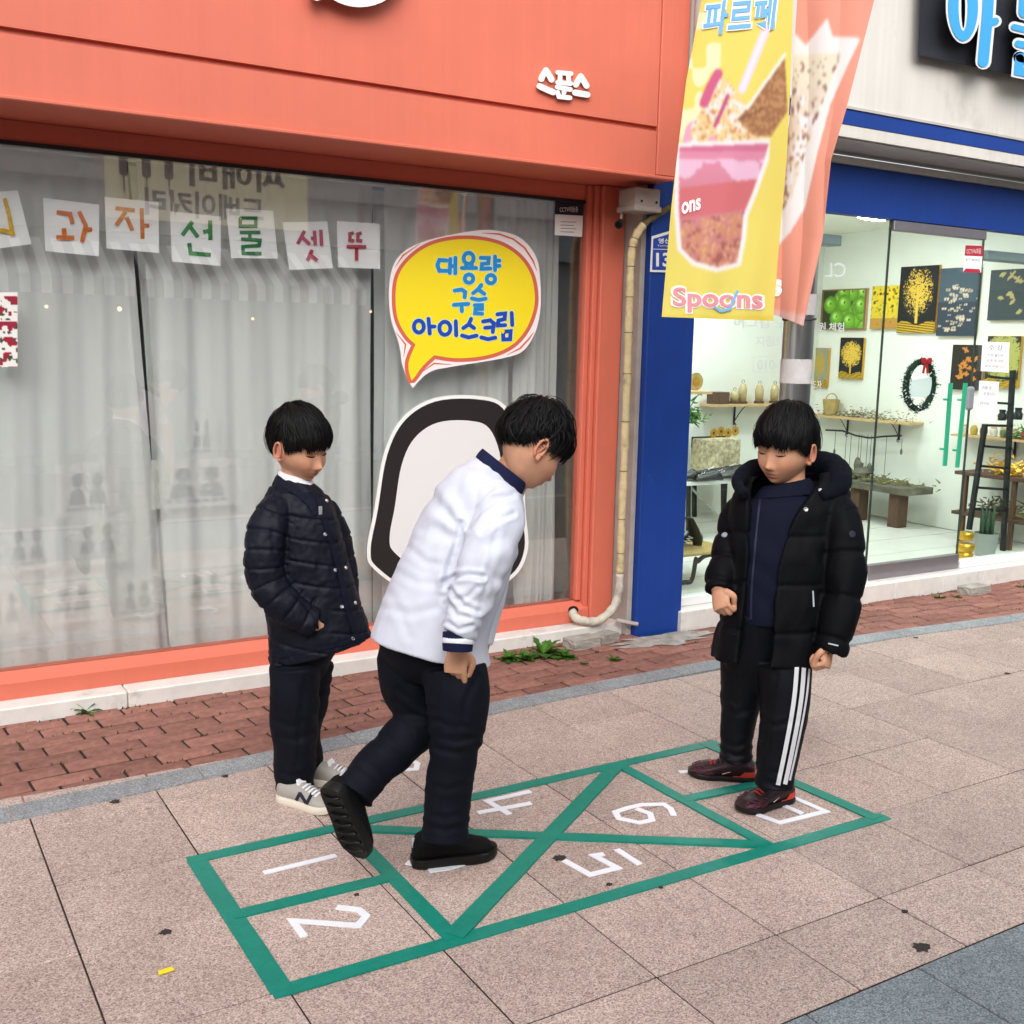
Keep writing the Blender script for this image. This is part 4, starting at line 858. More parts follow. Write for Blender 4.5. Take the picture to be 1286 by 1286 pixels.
# left part: back wall shelves, folding table, chairs, shoes
s3 = thing('wall_shelf', 'pale shelf on the back wall carrying glass lanterns', 'shelf', tuple(atY(940, 508, 6.9)))
a, b = atY(888, 507, 6.9), atY(985, 506, 6.9); zz = (a[2]+b[2])/2
MB().box(a[0], b[0]+.15, 6.8, 6.995, zz-.02, zz).build('board', M['wood'], s3)
for px_ in (923, 985): mb = MB(); bracket(mb, (atY(px_, 510, 6.99)[0], 6.99, zz-.021), (0, -1, 0), 1.3); mb.build('bracket', M['blackiron'], s3)
for k, (px_, h_) in enumerate(((922, .13), (932, .2), (953, .19), (972, .19))):
    c = atY(px_, 506, 6.87); c[2] = zz+.001; t = thing('lantern', ['short glass lantern next to the brown wooden box', 'tall glass lantern behind the short one', 'glass lantern in the middle of the back wall shelf', 'glass lantern at the pole end of the back wall shelf'][k], 'lantern', tuple(c), 'lanterns on the back wall shelf')
    MB().lathe([(.045, 0), (.045, .018), (.035, .02)], c, 12).build('base', M['darkwood'], t); MB().lathe([(.035, .02), (.038, h_*.6), (.025, h_*.8), (.006, h_*.86)], c, 12).build('dome', mat('lantern_glass', 'b9a77a', .2, .5), t, smooth=True)
    mb = MB(); mb.tube([(c[0]+.015*math.cos(q*.5), c[1], c[2]+h_*.92+.015*math.sin(q*.5)) for q in range(14)], .002, 4); mb.build('ring', M['blackiron'], t)
c = atY(901, 506, 6.87); tag(MB().box(c[0]-.07, c[0]+.09, 6.82, 6.93, zz+.001, zz+.1, .004).build('wooden_box', M['darkwood']), 'brown wooden box on the shelf beside the lanterns', 'box')
s4 = thing('wall_shelf', 'short wall shelf half hidden behind the blue pillar', 'shelf', tuple(atY(872, 492, 6.6))); c = atY(872, 491, 6.6)
MB().box(c[0]-.35, c[0]+.1, 6.5, 6.7, c[2]-.02, c[2]).build('board', M['wood'], s4); mb = MB(); bracket(mb, (c[0]+.03, 6.69, c[2]-.02), (0, -1, 0), 1.2); mb.build('bracket', M['blackiron'], s4)
t = thing('round_clock', 'pale round disc ornament standing on the short shelf', 'ornament', (c[0]-.02, 6.6, c[2])); MB().tube([(c[0]-.01, 6.57, c[2]+.075), (c[0]-.01, 6.59, c[2]+.075)], .07, 20).build('disc', straw, t); MB().tube([(c[0]-.01, 6.565, c[2]+.075), (c[0]-.01, 6.568, c[2]+.075)], .035, 16).build('face', M['gold'], t)
mb = MB(); c2 = atY(866, 530, 6.5); clump(mb, c2, 180, (.06, .04), .06, .06); tag(mb.build('hanging_plant', M['leaf'], None, fix=False), 'green leafy plant hanging beside the blue pillar', 'plant')
tb = thing('folding_table', 'white topped folding table displaying black shoes', 'table', tuple(atZ(877, 660, .1)))
T0 = atZ(866, 655, .1); zt = .62
tx0, tx1, ty0, ty1 = 4.95, 6.45, 6.05, 6.62
pL = atY(853, 606, 6.05); zt = pL[2]
MB().box(tx0, tx1, ty0, ty1, zt-.03, zt, .006).build('top', M['white'], tb)
for x_ in (tx0+.28, tx1-.2):
    for y_ in (ty0+.06, ty1-.06): MB().obox((x_, y_, zt-.03), (x_+.02, y_, .1), .024, .024).build('leg', M['blackiron'], tb)
MB().obox((tx0+.3, ty0+.06, zt-.05), (tx0+.75, ty0+.06, .12), .02, .012).build('brace', M['steel'], tb)
def shoe_pair(c, yaw, label, s=1.0, lean=False):
    t = thing('shoe_pair', label, 'shoes', tuple(c), 'black shoes on display'); c = Vector(c); R_ = Matrix.Rotation(yaw, 3, 'Z')
    for k, dy in enumerate((-.045, .045)):
        mb = MB(); vs = []; fs = []; n = 10; ks = 8
        for i in range(n+1):
            u = i/n; w_ = .036*(.6+.5*math.sin(math.pi*(.15+.75*u)))*s; h_ = (.075-.045*u if u > .25 else .075)*s*(.5 if i in (0, n) else 1)
            for j in range(ks):
                a = 2*math.pi*j/ks; p = Vector(((u-.5)*.23*s, w_*math.cos(a), max(0, h_*(.5+.5*math.sin(a)))+.012))
                if lean and k: p = Matrix.Rotation(-1.0, 3, 'Y') @ p+Vector((-.02, -.03, .08))
                vs.append(c+R_ @ (p+Vector((0, dy*s, 0))))
        for i in range(n):
            for j in range(ks): fs.append((i*ks+j, i*ks+(j+1) % ks, (i+1)*ks+(j+1) % ks, (i+1)*ks+j))
        fs += [tuple(range(ks)), tuple(n*ks+j for j in range(ks))]
        mb.add(vs, fs).build('shoe', M['black'], t, smooth=50)
    for dy in (-.045, .045):
        mb = MB(); pts = [c+R_ @ Vector((.03*s+.012*q*s, (dy+(.018 if q % 2 else -.018))*s, (.075-.006*q)*s)) for q in range(6)]; mb.tube(pts, .003, 4).build('lace', M['white'], t)
for k, (px_, py_, yw, ds) in enumerate(((858, 603, 2.6, 'half hidden by the blue pillar'), (872, 602, 2.1, 'before the flower box'), (887, 604, 2.8, 'next to the flower box corner'), (900, 598, 2.3, 'before the black chair'), (913, 602, 2.6, 'nearest the table edge'), (926, 594, 2.2, 'beside the parka hood'), (943, 592, 2.5, 'behind the parka'))):
    shoe_pair(tuple(atZ(px_, py_, zt+.002)), yw, 'pair of black laced shoes on the folding table, '+ds, .92)
chq = thing('shop_stool', 'low stool with rattan seat and bent black tube legs near the glass', 'stool', (4.4, 4.95, .1))
sz = atY(862, 690, 4.95)[2]; q0 = atY(850, 690, 4.95)[0]
MB().box(q0-.15, q0+.36, 4.82, 5.2, sz-.015, sz+.005, .007).build('seat', straw, chq)
for yy in (4.86, 5.16): MB().tube(catmull([Vector((q0+.33, yy, sz-.02)), Vector((q0+.15, yy, sz-.03)), Vector((q0+.09, yy, sz-.06)), Vector((q0+.075, yy, .25)), Vector((q0+.05, yy, .125)), Vector((q0-.02, yy, .115)), Vector((q0-.3, yy, .115))], 6), .0135, 8).build('tube_leg', M['blackiron'], chq, smooth=True)
shoe_pair((q0+.10, 4.98, sz+.007), 3.5, 'pair of black laced shoes on the rattan stool', 1.0, lean=True)
bch = thing('wooden_chair', 'black wooden chair standing behind the folding table', 'chair', (6.3, 6.8, .1)); cx0 = atY(905, 560, 6.75)
for dx in (-.16, .16): MB().obox((cx0[0]+dx, 6.85, .1), (cx0[0]+dx, 6.9, cx0[2]+.06), .03, .03).build('back_leg', M['blackiron'], bch); MB().obox((cx0[0]+dx, 6.5, .1), (cx0[0]+dx, 6.5, .52), .03, .03).build('front_leg', M['blackiron'], bch)
MB().box(cx0[0]-.2, cx0[0]+.2, 6.86, 6.89, cx0[2]-.02, cx0[2]+.07, .004).build('back_rail', M['blackiron'], bch); MB().box(cx0[0]-.2, cx0[0]+.2, 6.48, 6.88, .52, .545, .004).build('seat', M['blackiron'], bch)
c = atY(878, 552, 6.72); t = thing('sunflower_box', 'cream patterned box topped with sunflowers on the folding table', 'flower box', (c[0], 6.6, zt)); fl_m = mat('floral_fabric', 'b8ac8c', .8, .2, var=.5, vscale=35)
MB().box(c[0]-.18, c[0]+.2, 6.44, 6.6, zt+.002, zt+.26, .01).build('box_body', fl_m, t)
for k in range(4):
    o_ = Vector((c[0]-.09+k*.075, 6.45, zt+.31+.012*(k % 2))); mb = MB()
    for q in range(12): a = q*.5236; mb.prism([(0, 0), (.032, .009), (.042, 0), (.032, -.009)], lambda x, y, d, a=a, o_=o_: o_+Vector((x*math.cos(a)-y*math.sin(a), -d, x*math.sin(a)+y*math.cos(a))), 0, .003+.0003*q)
    mb.build('petals', M['gold'], t); MB().sphere(o_, .016, 10, 6, (1, .5, 1)).build('flower_head', M['darkwood'], t)

# ------------------------------------------------------------------ street furniture: steel pole with two banners
PX, PY = 3.37, 3.29
pole = thing('street_pole', 'brushed steel street pole standing behind the boy in the black parka', 'pole', (PX, PY, 0))
MB().tube([(PX, PY, 0), (PX, PY, 1.0), (PX, PY, 2.4), (PX, PY, 4.6)], .064, 28).build('shaft', M['steel'], pole, smooth=40)
MB().lathe([(.13, 0), (.13, .012), (.075, .02), (.072, .05)], (PX, PY, .001), 24).build('base_plate', M['steel'], pole, smooth=40)
for k in range(4): MB().lathe([(.01, 0), (.01, .014), (.004, .018)], (PX+.105*math.cos(.8+k*1.57), PY+.105*math.sin(.8+k*1.57), .013), 6).build('bolt', M['greyplaster'], pole)
for z_, h_ in ((1.36, .10), (1.64, .085)): MB().tube([(PX, PY, z_), (PX, PY, z_+h_)], .0655, 28).build('paper_remnant', mat('torn_tape', 'c8c4c2', .7, .3, var=.12, vscale=20), pole, smooth=40)
MB().tube([(PX+.067*math.cos(k*.2618), PY+.067*math.sin(k*.2618), 1.622+.004*math.sin(k)) for k in range(25)], .0035, 5, False).build('tie_wire', M['black'], pole)
MB().obox(Vector(atD(880, -75, 4.14)), Vector(atD(1120, -75, 4.12)), .02, .02).build('banner_arm', M['steel'], pole)
def edge(tab):
    ysx = [a[1] for a in tab]; xs_ = [a[0] for a in tab]; return lambda y: np.interp(y, ysx, xs_)
def cloth(el, er, ytop, ybot_l, ybot_r, depth, paint, label, nm, nx=150, ny=330, grp=None):
    eL, eR = edge(el), edge(er)
    def pt(u, v, off=0.):
        y = ytop+(ybot_l*(1-u)+ybot_r*u-ytop)*v; x = eL(y)*(1-u)+eR(y)*u; return atD(x, y, depth(u, v)-off), x, y
    vs = []; P = []; fs = []
    for j in range(ny+1):
        for i in range(nx+1):
            q, x, y = pt(i/nx, j/ny); vs.append(q); P.append((x, y))
    for j in range(ny):
        for i in range(nx): a = j*(nx+1)+i; fs.append((a, a+1, a+nx+2, a+nx+1))
    me = MB().add(vs, fs).mesh(nm, M['cloth_print'], smooth=True, fix=False); P = np.array(P); cc_ = paint(P[:, 0], P[:, 1]).reshape(ny+1, nx+1, 3)
    for _ in range(4): q = np.pad(cc_, ((1, 1), (1, 1), (0, 0)), 'edge'); cc_ = (q[1:-1, 1:-1]*2+q[:-2, 1:-1]+q[2:, 1:-1]+q[1:-1, :-2]+q[1:-1, 2:])/6
    set_colors(me, cc_.reshape(-1, 3)*.92+.02)
    t = thing(nm, label, 'banner', tuple(vs[-nx//2]), grp); link('cloth', me, t)
    def at(x, y, off=.004):
        v = (y-ytop)/(ybot_l-ytop)
        for _ in range(3):
            u = (x-eL(y))/(eR(y)-eL(y)); v = (y-ytop)/((ybot_l*(1-u)+ybot_r*u)-ytop)
        return pt(u, v, off)[0]
    return t, at
def inpoly(x, y, poly):
    r = np.zeros(len(x), bool); n = len(poly)
    for i in range(n):
        (x0, y0), (x1, y1) = poly[i], poly[(i+1) % n]
        if y0 == y1: continue
        r ^= ((y0 > y) != (y1 > y)) & (x < (x1-x0)*(y-y0)/(y1-y0)+x0)
    return r
def dseg(x, y, pts):
    d = np.full(len(x), 1e9)
    for (x0, y0), (x1, y1) in zip(pts[:-1], pts[1:]):
        L = (x1-x0)**2+(y1-y0)**2; t = np.clip(((x-x0)*(x1-x0)+(y-y0)*(y1-y0))/L, 0, 1); d = np.minimum(d, np.hypot(x-x0-t*(x1-x0), y-y0-t*(y1-y0)))
    return d
def paint_yellow(x, y):
    c = np.tile(sg(232, 216, 104), (len(x), 1)); pn = np.stack([x, y, 0*x], 1); n1 = vnoise(pn, .06, 1); n2 = vnoise(pn, .16, 2); n3 = vnoise(pn, .35, 6)
    top = y < 175; pale = top & (n1 > .15) & (x < 905); c[pale] = sg(246, 238, 190)
    c[dseg(x, y, [(968, 22), (932, 112)]) < 5.2] = sg(232, 214, 236); c[dseg(x, y, [(968, 22), (932, 112)]) < 2] = sg(244, 232, 246)
    cream = inpoly(x, y, [(856, 182), (862, 158), (876, 146), (888, 128), (893, 104), (902, 92), (914, 100), (925, 118), (936, 128), (948, 150), (960, 182)])
    c[cream] = np.where((n2[cream] > .1)[:, None], sg(244, 232, 222), sg(240, 208, 150)); c[cream & (n3 > .45)] = sg(196, 140, 96); c[cream & (n1 > .45)] = sg(236, 166, 190)
    sp = dseg(x, y, [(902, 92), (893, 108), (884, 130)]) < 6; c[sp] = sg(206, 92, 134); c[dseg(x, y, [(914, 120), (906, 140), (898, 158)]) < 2.6] = sg(188, 84, 128)
    cone = inpoly(x, y, [(986, 72), (989, 140), (968, 172), (946, 170), (926, 150), (936, 138)]); c[cone] = np.where((n3[cone] > .1)[:, None], sg(190, 142, 98), sg(158, 108, 68)); c[dseg(x, y, [(926, 150), (948, 142), (958, 136)]) < 1.1] = sg(110, 74, 46)
    c[(dseg(x, y, [(922, 128), (938, 136), (986, 68)]) < 1.8) & top] = sg(248, 242, 230)
    cup = [(853, 184), (966, 180), (960, 200), (946, 240), (934, 270), (931, 300), (926, 330), (900, 336), (872, 328), (856, 312), (852, 260)]
    c[inpoly(x, y, grow([(a, b) for a, b in cup], 5.5))] = sg(246, 240, 240)
    q = inpoly(x, y, cup); t = np.clip((y-184)/150, 0, 1)[:, None]; base = sg(224, 142, 172)*(1-t)+sg(196, 124, 112)*t
    c[q] = base[q]; w = q & (y > 200) & (y < 255) & (n1+.25*n2 > -.05); c[w] = sg(236, 192, 218); r_ = q & (y > 236-(x-853)*.12) & (y < 275-(x-853)*.14); c[r_] = sg(212, 112, 118)
    lo = q & (y > 278-(x-853)*.15); c[lo & (n2 > .05)] = sg(206, 142, 108); c[lo & (n2 < -.3)] = sg(166, 96, 86); c[lo & (n3 > .4)] = sg(222, 168, 128)
    c[q & (y < 190)] = sg(208, 112, 148); c[y > 396] = sg(228, 208, 76); return c
yb, at_y = cloth([(884, -80), (881, 0), (862, 100), (850, 200), (843, 260), (837, 330), (831, 398)], [(999, -80), (996, 0), (993, 100), (988, 200), (979, 300), (971, 402)], -78, 398, 403,
    lambda u, v: 4.12+.20*v+.02*u+.02*math.sin(u*5+v*3)+.012*math.sin(v*9+u*2)*v+.008*math.sin(u*14+v*7)*v, paint_yellow, 'yellow cloth banner printed with a parfait cup on the steel pole', 'banner')
hal = mat('print_white', 'f4f0ee', .7, .2); pbl = mat('print_blue', '6fa8d6', .7, .2); ppk = mat('print_pink', 'd98a92', .7, .2); pyl = mat('print_orange', 'e8a23c', .7, .2)
def sk_(x, y): return at_y(x+(20-y)*.12, y-(x-930)*.09, .004)
def sk2(x, y): return at_y(x+(20-y)*.12, y-(x-930)*.09, .0065)
mb = MB(); add_text(mb, '파르페', sk_, (882, 43, 976, -4), .07); mb.build('writing_halo', hal, yb); mb = MB(); add_text(mb, '파르페', sk2, (884, 41, 974, -2), .025); mb.build('writing', pbl, yb)
for bx, m_, off, of in (((842, 395, 961, 360), hal, .07, .004), ((845, 393, 958, 362), ppk, .025, .0065)):
    mb = MB(); add_text(mb, 'Spoons', lambda x, y: at_y(x, y+(x-900)*.03, of), bx, off); mb.build('writing', m_, yb)
mb = MB(); mb.prism(stroke_outline([(898, 386), (906, 391), (917, 388), (922, 375), (926, 366)], 3.2), lambda x, y, d: at_y(x, y, .0075+d), 0, .0005); mb.build('blue_spoon_mark', pbl, yb)
mb = MB(); add_text(mb, 'ons', lambda x, y: at_y(x, y-(x-855)*.28, .005), (856, 270, 880, 255), .03); mb.build('writing', hal, yb)
def paint_peach(x, y):
    c = np.tile(sg(240, 158, 136), (len(x), 1)); pn = np.stack([x*1.6, y, 0*x], 1); n1 = vnoise(pn, .08, 3); n2 = vnoise(pn, .2, 4)
    cupb = [(985, 30), (1012, 60), (1040, 26), (1044, 48), (1078, 50), (1062, 80), (1040, 130), (1024, 190), (1008, 260), (990, 290), (960, 330), (960, 60)]
    m = inpoly(x, y, grow(cupb, 3)); c[m] = sg(246, 240, 238); m = inpoly(x, y, [(985, 70), (1058, 66), (1040, 110), (1012, 190), (994, 250), (960, 290), (960, 70)])
    c[m & (n1 > -.1)] = sg(238, 224, 204); c[m & (n2 > .25)] = sg(206, 176, 150); c[m & (n2 > .5)] = sg(150, 108, 92); c[m & (y < 110) & (n2 < .5)] = sg(240, 230, 206)
    c[y > 388+(x-970)*.2] = sg(238, 190, 182); return c
pb, at_p = cloth([(1003, -80), (1001, 0), (994, 120), (987, 200), (975, 300), (968, 392)], [(1122, -80), (1098, 0), (1062, 140), (1044, 200), (1033, 300), (1009, 408)], -78, 394, 409,
    lambda u, v: 4.17+.22*v-.08*u+.012*math.sin(u*6+v*6)+.03*math.sin(u*3.1+v*2.2)*v-.012*abs(math.sin(u*7-v*5)), paint_peach, 'peach cloth banner printed with a cream drink, twisted at its foot', 'banner', nx=90, ny=300)
mb = MB(); add_text(mb, 's', lambda x, y: at_p(x, y, .006), (968, 372, 982, 350), .05); mb.build('writing', hal, pb)

# ------------------------------------------------------------------ hopscotch court of tape, numerals, litter
hop = thing('hopscotch_court', 'green tape hopscotch court stuck on the pink paving', 'hopscotch court', (1.75, 2.6, 0))
TW = .047
x0, x1, y0, y1, xa, xb = .765, 2.735, 2.245, 2.985, 1.222, 2.292
strips = [((x0-TW/2, y1), (x1+TW/2, y1+.0)), ((x0-TW/2, y0), (x1+.06, y0-.03)), ((x0, y1), (x0, y0)), ((x1-.03, y1+.02), (x1+.02, y0-.03)), ((xa, y1), (xa-.004, y0)), ((xb-.01, y1), (xb+.01, y0)), ((x0, 2.625), (xa, 2.615)), ((xb, 2.63), (x1, 2.60)), ((xa, y1-.02), (xb, y0+.01)), ((xa, y0+.01), (xb-.02, y1-.01))]
for k, (a, b) in enumerate(strips):
    w = TW*(1.15 if k in (2, 9) else .92 if k in (5, 6, 7, 8) else 1.0)
    mb = MB(); n = 16; a, b = np.array(a), np.array(b); t = (b-a)/np.hypot(*(b-a)); nn = np.array([-t[1], t[0]]); z = .0026+k*.0005; pl = []; prr = []
    for i in range(n+1):
        p = a+(b-a)*i/n; pl.append(p+nn*(w/2+random.gauss(0, .0006))); prr.append(p-nn*(w/2+random.gauss(0, .0006)))
    mb.prism([tuple(p) for p in pl]+[tuple(p) for p in prr[::-1]], lambda x, y, d: (x, y, d), -.0005, z); mb.build('tape_strip', M['tape'], hop)
def numeral(label, strokes, w=.021, z=.0032, nm='tape_numeral'):
    mb = MB(); c = None
    for k, s in enumerate(strokes):
        P = [tuple(atZ(*p, 0)[:2]) for p in s]; c = P[0] if c is None else c
        mb.prism(stroke_outline(P, w, False), lambda x, y, d: (x, y, d), .0002, z+k*.0005)
    return tag(mb.build(nm, M['wtape']), label, 'tape numeral', 'white tape numerals in the hopscotch court')
Zn = lambda ox, oy, s, pts: [(ox+x/s, oy+y/s) for x, y in pts]
numeral('white tape numeral one, a single stroke in a green corner cell', [[(331, 1097), (422, 1075)]])
numeral('white tape numeral two in a green corner cell', [[(423, 1140), (450, 1143), (460, 1151), (450, 1163), (367, 1157), (382, 1177)]])
numeral('white tape numeral four between green tape lines beside the hopping boy', [Zn(460, 930, 5.358, [(1105, 345), (815, 410), (965, 500)]), Zn(460, 930, 5.358, [(750, 490), (1110, 425)])])
numeral('white tape numeral five next to a dark gum stain', [Zn(640, 1000, 5.845, [(400, 475), (590, 580), (790, 530), (620, 440), (692, 428)]), Zn(640, 1000, 5.845, [(785, 395), (955, 505)])])
numeral('white tape numeral six in the triangle facing the boy in striped trousers', [Zn(640, 1000, 5.845, [(1205, 145), (1180, 95), (1130, 62), (970, 65), (870, 88), (775, 120), (800, 165), (950, 198), (1045, 178), (1030, 130), (930, 95)])])
numeral('white tape numeral eight of square strokes touching the maroon shoe', [Zn(850, 780, 4.946, [(500, 1205), (640, 1255), (925, 1185), (715, 1095), (560, 1140)]), Zn(850, 780, 4.946, [(620, 1130), (780, 1200)])])
numeral('white tape numeral seven mostly hidden under the far maroon shoe', [[(853, 970), (892, 968), (905, 962)]])
numeral('white tape curved mark outside the court, beyond the raised leg', [Zn(460, 930, 5.358, [(235, 125), (305, 135), (345, 158), (335, 195), (185, 205)])], nm='tape_mark')
numeral('crumpled white tape numeral three under the standing black shoe', [Zn(460, 930, 5.358, [(270, 825), (420, 850), (575, 845)]), Zn(460, 930, 5.358, [(420, 880), (560, 860)]), Zn(460, 930, 5.358, [(560, 860), (760, 800)]), Zn(460, 930, 5.358, [(660, 830), (750, 815)])], .024)
gum = mat('dried_gum', '3b3634', .8, .2, var=.2, vscale=40)
for k, (px_, py_, r_, lb) in enumerate(((702, 1078, .017, 'dark gum stain touching the tape numeral five'), (1157, 1190, .02, 'dark wet leaf scrap on the pink paving near the grey band'), (1136, 1145, .008, 'small black speck on the pink paving near the leaf scrap'), (208, 1171, .013, 'dark stain on the pink paving left of the court'), (145, 1007, .014, 'dark leaf scrap lying at the grey kerb'), (283, 975, .01, 'brown leaf scrap on the paving behind the boy in the quilted jacket'), (246, 979, .008, 'small brown scrap near the kerb'), (1150, 801, .012, 'dark stain on the paving beyond the boy in the black parka'), (1265, 846, .012, 'dark oval stain on the far paving'), (765, 1111, .008, 'brown scrap of leaf by the green tape'), (830, 1115, .006, 'tiny black speck beside the green tape edge'), (448, 1124, .007, 'brown speck inside the cell of the numeral two'))):
    c = atZ(px_, py_, 0); mb = MB(); n = 18
    ring = [(c[0]+r_*(1+.35*math.sin(j*1.9+k)+.15*random.random())*math.cos(j*6.283/n), c[1]+r_*(.9+.3*math.cos(j*2.3+k))*math.sin(j*6.283/n)) for j in range(n)]
    mb.prism(ring, lambda x, y, d: (x, y, d), .0004, .0028); tag(mb.build('gum_stain' if 'stain' in lb or 'speck' in lb else 'leaf_scrap', gum), lb, 'stain' if 'stain' in lb or 'speck' in lb else 'leaf')
c = atZ(208, 1221, 0); tag(MB().prism([(c[0]-.018, c[1]-.008), (c[0]+.02, c[1]-.006), (c[0]+.017, c[1]+.012), (c[0]-.015, c[1]+.011)], lambda x, y, d: (x, y, d+.05*max(0, x-c[0])), .001, .003).build('yellow_paper', M['yellow']), 'small yellow paper scrap on the pink paving', 'paper')

# weeds and loose blocks along the ledge
def weed(c, n, L, label, nm='weed', wd=.2):
    t = thing(nm, label, 'weed', tuple(c)); c = Vector(c)
    for k in range(n):
        a = random.uniform(0, 6.283); l = L*random.uniform(.6, 1.15); e = random.uniform(.25, 1.1); d = Vector((math.cos(a)*math.cos(e), math.sin(a)*math.cos(e)-.25, math.sin(e))).normalized(); s = d.cross(Vector((0, 0, 1)))
        s = s.normalized() if s.length > 1e-3 else Vector((1, 0, 0)); vs = []; m = 6
        for i in range(m+1):
            u = i/m; w_ = l*wd*math.sin(math.pi*min(1, .12+.88*u)**1.0)*(1+.35*(-1)**i); p = c+d*l*u+Vector((0, 0, -.35*l*u*u)); p.z = max(p.z, .004); vs += [p-s*w_*.5, p+Vector((0, 0, -.004)), p+s*w_*.5]
        fs = []
        for i in range(m): fs += [(3*i, 3*i+1, 3*i+4, 3*i+3), (3*i+1, 3*i+2, 3*i+5, 3*i+4)]
        MB().add(vs, fs).build('leaf', M['leaf'], t, smooth=True, fix=False)
weed(atZ(108, 894, .0), 26, .075, 'small green weed at the white ledge left of the boy in the quilted jacket')
weed(atZ(682, 822, 0), 22, .135, 'leafy dandelion weed at the ledge behind the hopping boy', wd=.3)
weed(atZ(638, 828, 0), 30, .08, 'low green weed beside the dandelion at the ledge', wd=.3)
weed(atZ(661, 828, 0), 30, .075, 'low green weed close against the dandelion', wd=.3)
weed(atZ(708, 825, 0), 28, .08, 'low green weed spreading towards the loose blocks', wd=.3)
weed(atZ(770, 829, 0), 22, .05, 'small weed in front of the loose concrete blocks')
weed(atZ(733, 834, 0), 9, .03, 'sparse weed on the bricks in front of the loose blocks')
weed(atZ(1180, 751, 0), 14, .05, 'flat weed at the foot of the craft shop step')
weed(atZ(1200, 750, 0), 12, .045, 'second flat weed at the foot of the craft shop step')
weed(atZ(1284, 737, 0), 10, .05, 'upright weed at the far end of the craft shop step')
def chunk(c, sx, sy, sz, yaw, label):
    bm = bmesh.new(); bmesh.ops.create_cube(bm, size=1); bmesh.ops.subdivide_edges(bm, edges=bm.edges[:], cuts=5, use_grid_fill=True)
    R_ = Matrix.Rotation(yaw, 3, 'Z'); P = np.array([v.co for v in bm.verts]); n = vnoise(P, 4, int(c[0]*10))*.06+vnoise(P, 9, 3)*.03
    for v, k in zip(bm.verts, n): q = v.co*(1+k-.1*max(0, v.co.length-.75)); v.co = Vector(c)+R_ @ Vector((q.x*sx, q.y*sy, (q.z+.5)*sz))
    me = bpy.data.meshes.new('concrete_block'); bm.to_mesh(me); bm.free(); me.materials.append(M['concrete']); tag(link('concrete_block', me), label, 'block')
chunk((3.06, 4.335, -.004), .17, .095, .05, .1, 'broken concrete block in front of the ledge among the weeds')
chunk((3.22, 4.36, -.004), .14, .08, .045, .25, 'broken concrete block against the end of the ledge by the blue pillar')
chunk((6.0, 4.22, -.004), .2, .1, .05, .0, 'loose red-brown brick lying by the craft shop step')

# ------------------------------------------------------------------ across the street (seen as reflections in the window)
ob = thing('opposite_building', 'pale building across the street with bakery sign and striped awning', 'building', (3, -5, 0))
OY = -5.0
owall = mat('opposite_wall', 'dcdcd8', .8, .2, var=.05); odark = mat('opposite_glass_dark', '8d9494', .5, .4); ogrey = mat('opposite_grey', 'a8acac', .7, .3)
MB().box(-14, 22, OY-4, OY, 3.36, 5.2).build('upper_wall', owall, ob)
MB().box(-14, 22, OY-.2, OY-.02, 2.76, 3.36).build('sign_band', ogrey, ob)
MB().box(-14, 22, OY-.6, OY-.25, 0, 2.76).build('ground_floor', odark, ob)
mb = MB(); sgn = mat('sign_cream', 'e6d9ac', .6, .3, emis=.25)
MB().box(2.75, 5.3, OY, OY+.08, 2.92, 3.8).build('sign_panel', sgn, ob)
dk = mat('sign_letter_dark', '4a443a', .6, .3)
def mir(x, y): return (x, OY+.09, y)
mb = MB(); add_text(mb, '씨애비', mir, (5.0, 3.36, 3.75, 3.72), .03); add_text(mb, '드베이커리', mir, (4.7, 2.97, 3.2, 3.30), .03); mb.build('sign_writing', dk, ob)
for k in range(3):
    cx = 3.5-k*.27; mb = MB(); mb.tube([(cx, OY+.09, 3.22), (cx, OY+.09, 3.75)], .008, 5)
    for q in range(6):
        for s in (-1, 1): mb.prism([(0, 0), (s*.05, .03), (s*.055, .09), (s*.01, .06)], lambda x, y, d, q=q, cx=cx: (cx+x, OY+.085+d, 3.4+q*.055+y), 0, .01)
    mb.build('wheat_emblem', dk, ob)
aw = thing('striped_awning', 'grey and white striped awning across the street', 'awning', (3, -4.5, 2.1))
ow = mat('awning_white', 'dcdcd6', .8, .2); og = mat('awning_grey', '6e6a6a', .8, .2)
xe = 5.78; sw = .112
for k in range(72):
    xr = xe-k*sw; m_ = ow if k % 2 == 0 else og
    MB().add([(xr, OY+.9, 2.14), (xr-sw, OY+.9, 2.14), (xr-sw, OY+.12, 2.6), (xr, OY+.12, 2.6), (xr, OY+.9, 2.155), (xr-sw, OY+.9, 2.155), (xr-sw, OY+.12, 2.615), (xr, OY+.12, 2.615)], [(0, 3, 2, 1), (4, 5, 6, 7), (0, 1, 5, 4), (1, 2, 6, 5), (2, 3, 7, 6), (3, 0, 4, 7)]).build('awning_stripe', m_, aw)
    MB().box(xr-sw, xr, OY+.9, OY+.912, 1.95, 2.138).build('valance_flap', m_, aw)
for x_, z_, s_ in ((2.05, 1.82, .022), (2.9, 1.82, .03), (4.6, 1.75, .02), (6.3, 1.9, .02), (0.4, 1.8, .02)):
    t = tag(MB().sphere((x_, OY-.12, z_), s_, 12, 8).build('warm_bulb', M['warm'], None, smooth=True), 'warm lit bulb in the shop front across the street', 'lamp', 'bulbs across the street')
MB().box(-14, 22, OY-4, OY-.6, 2.7, 3.36).build('lower_ceiling', odark, ob)
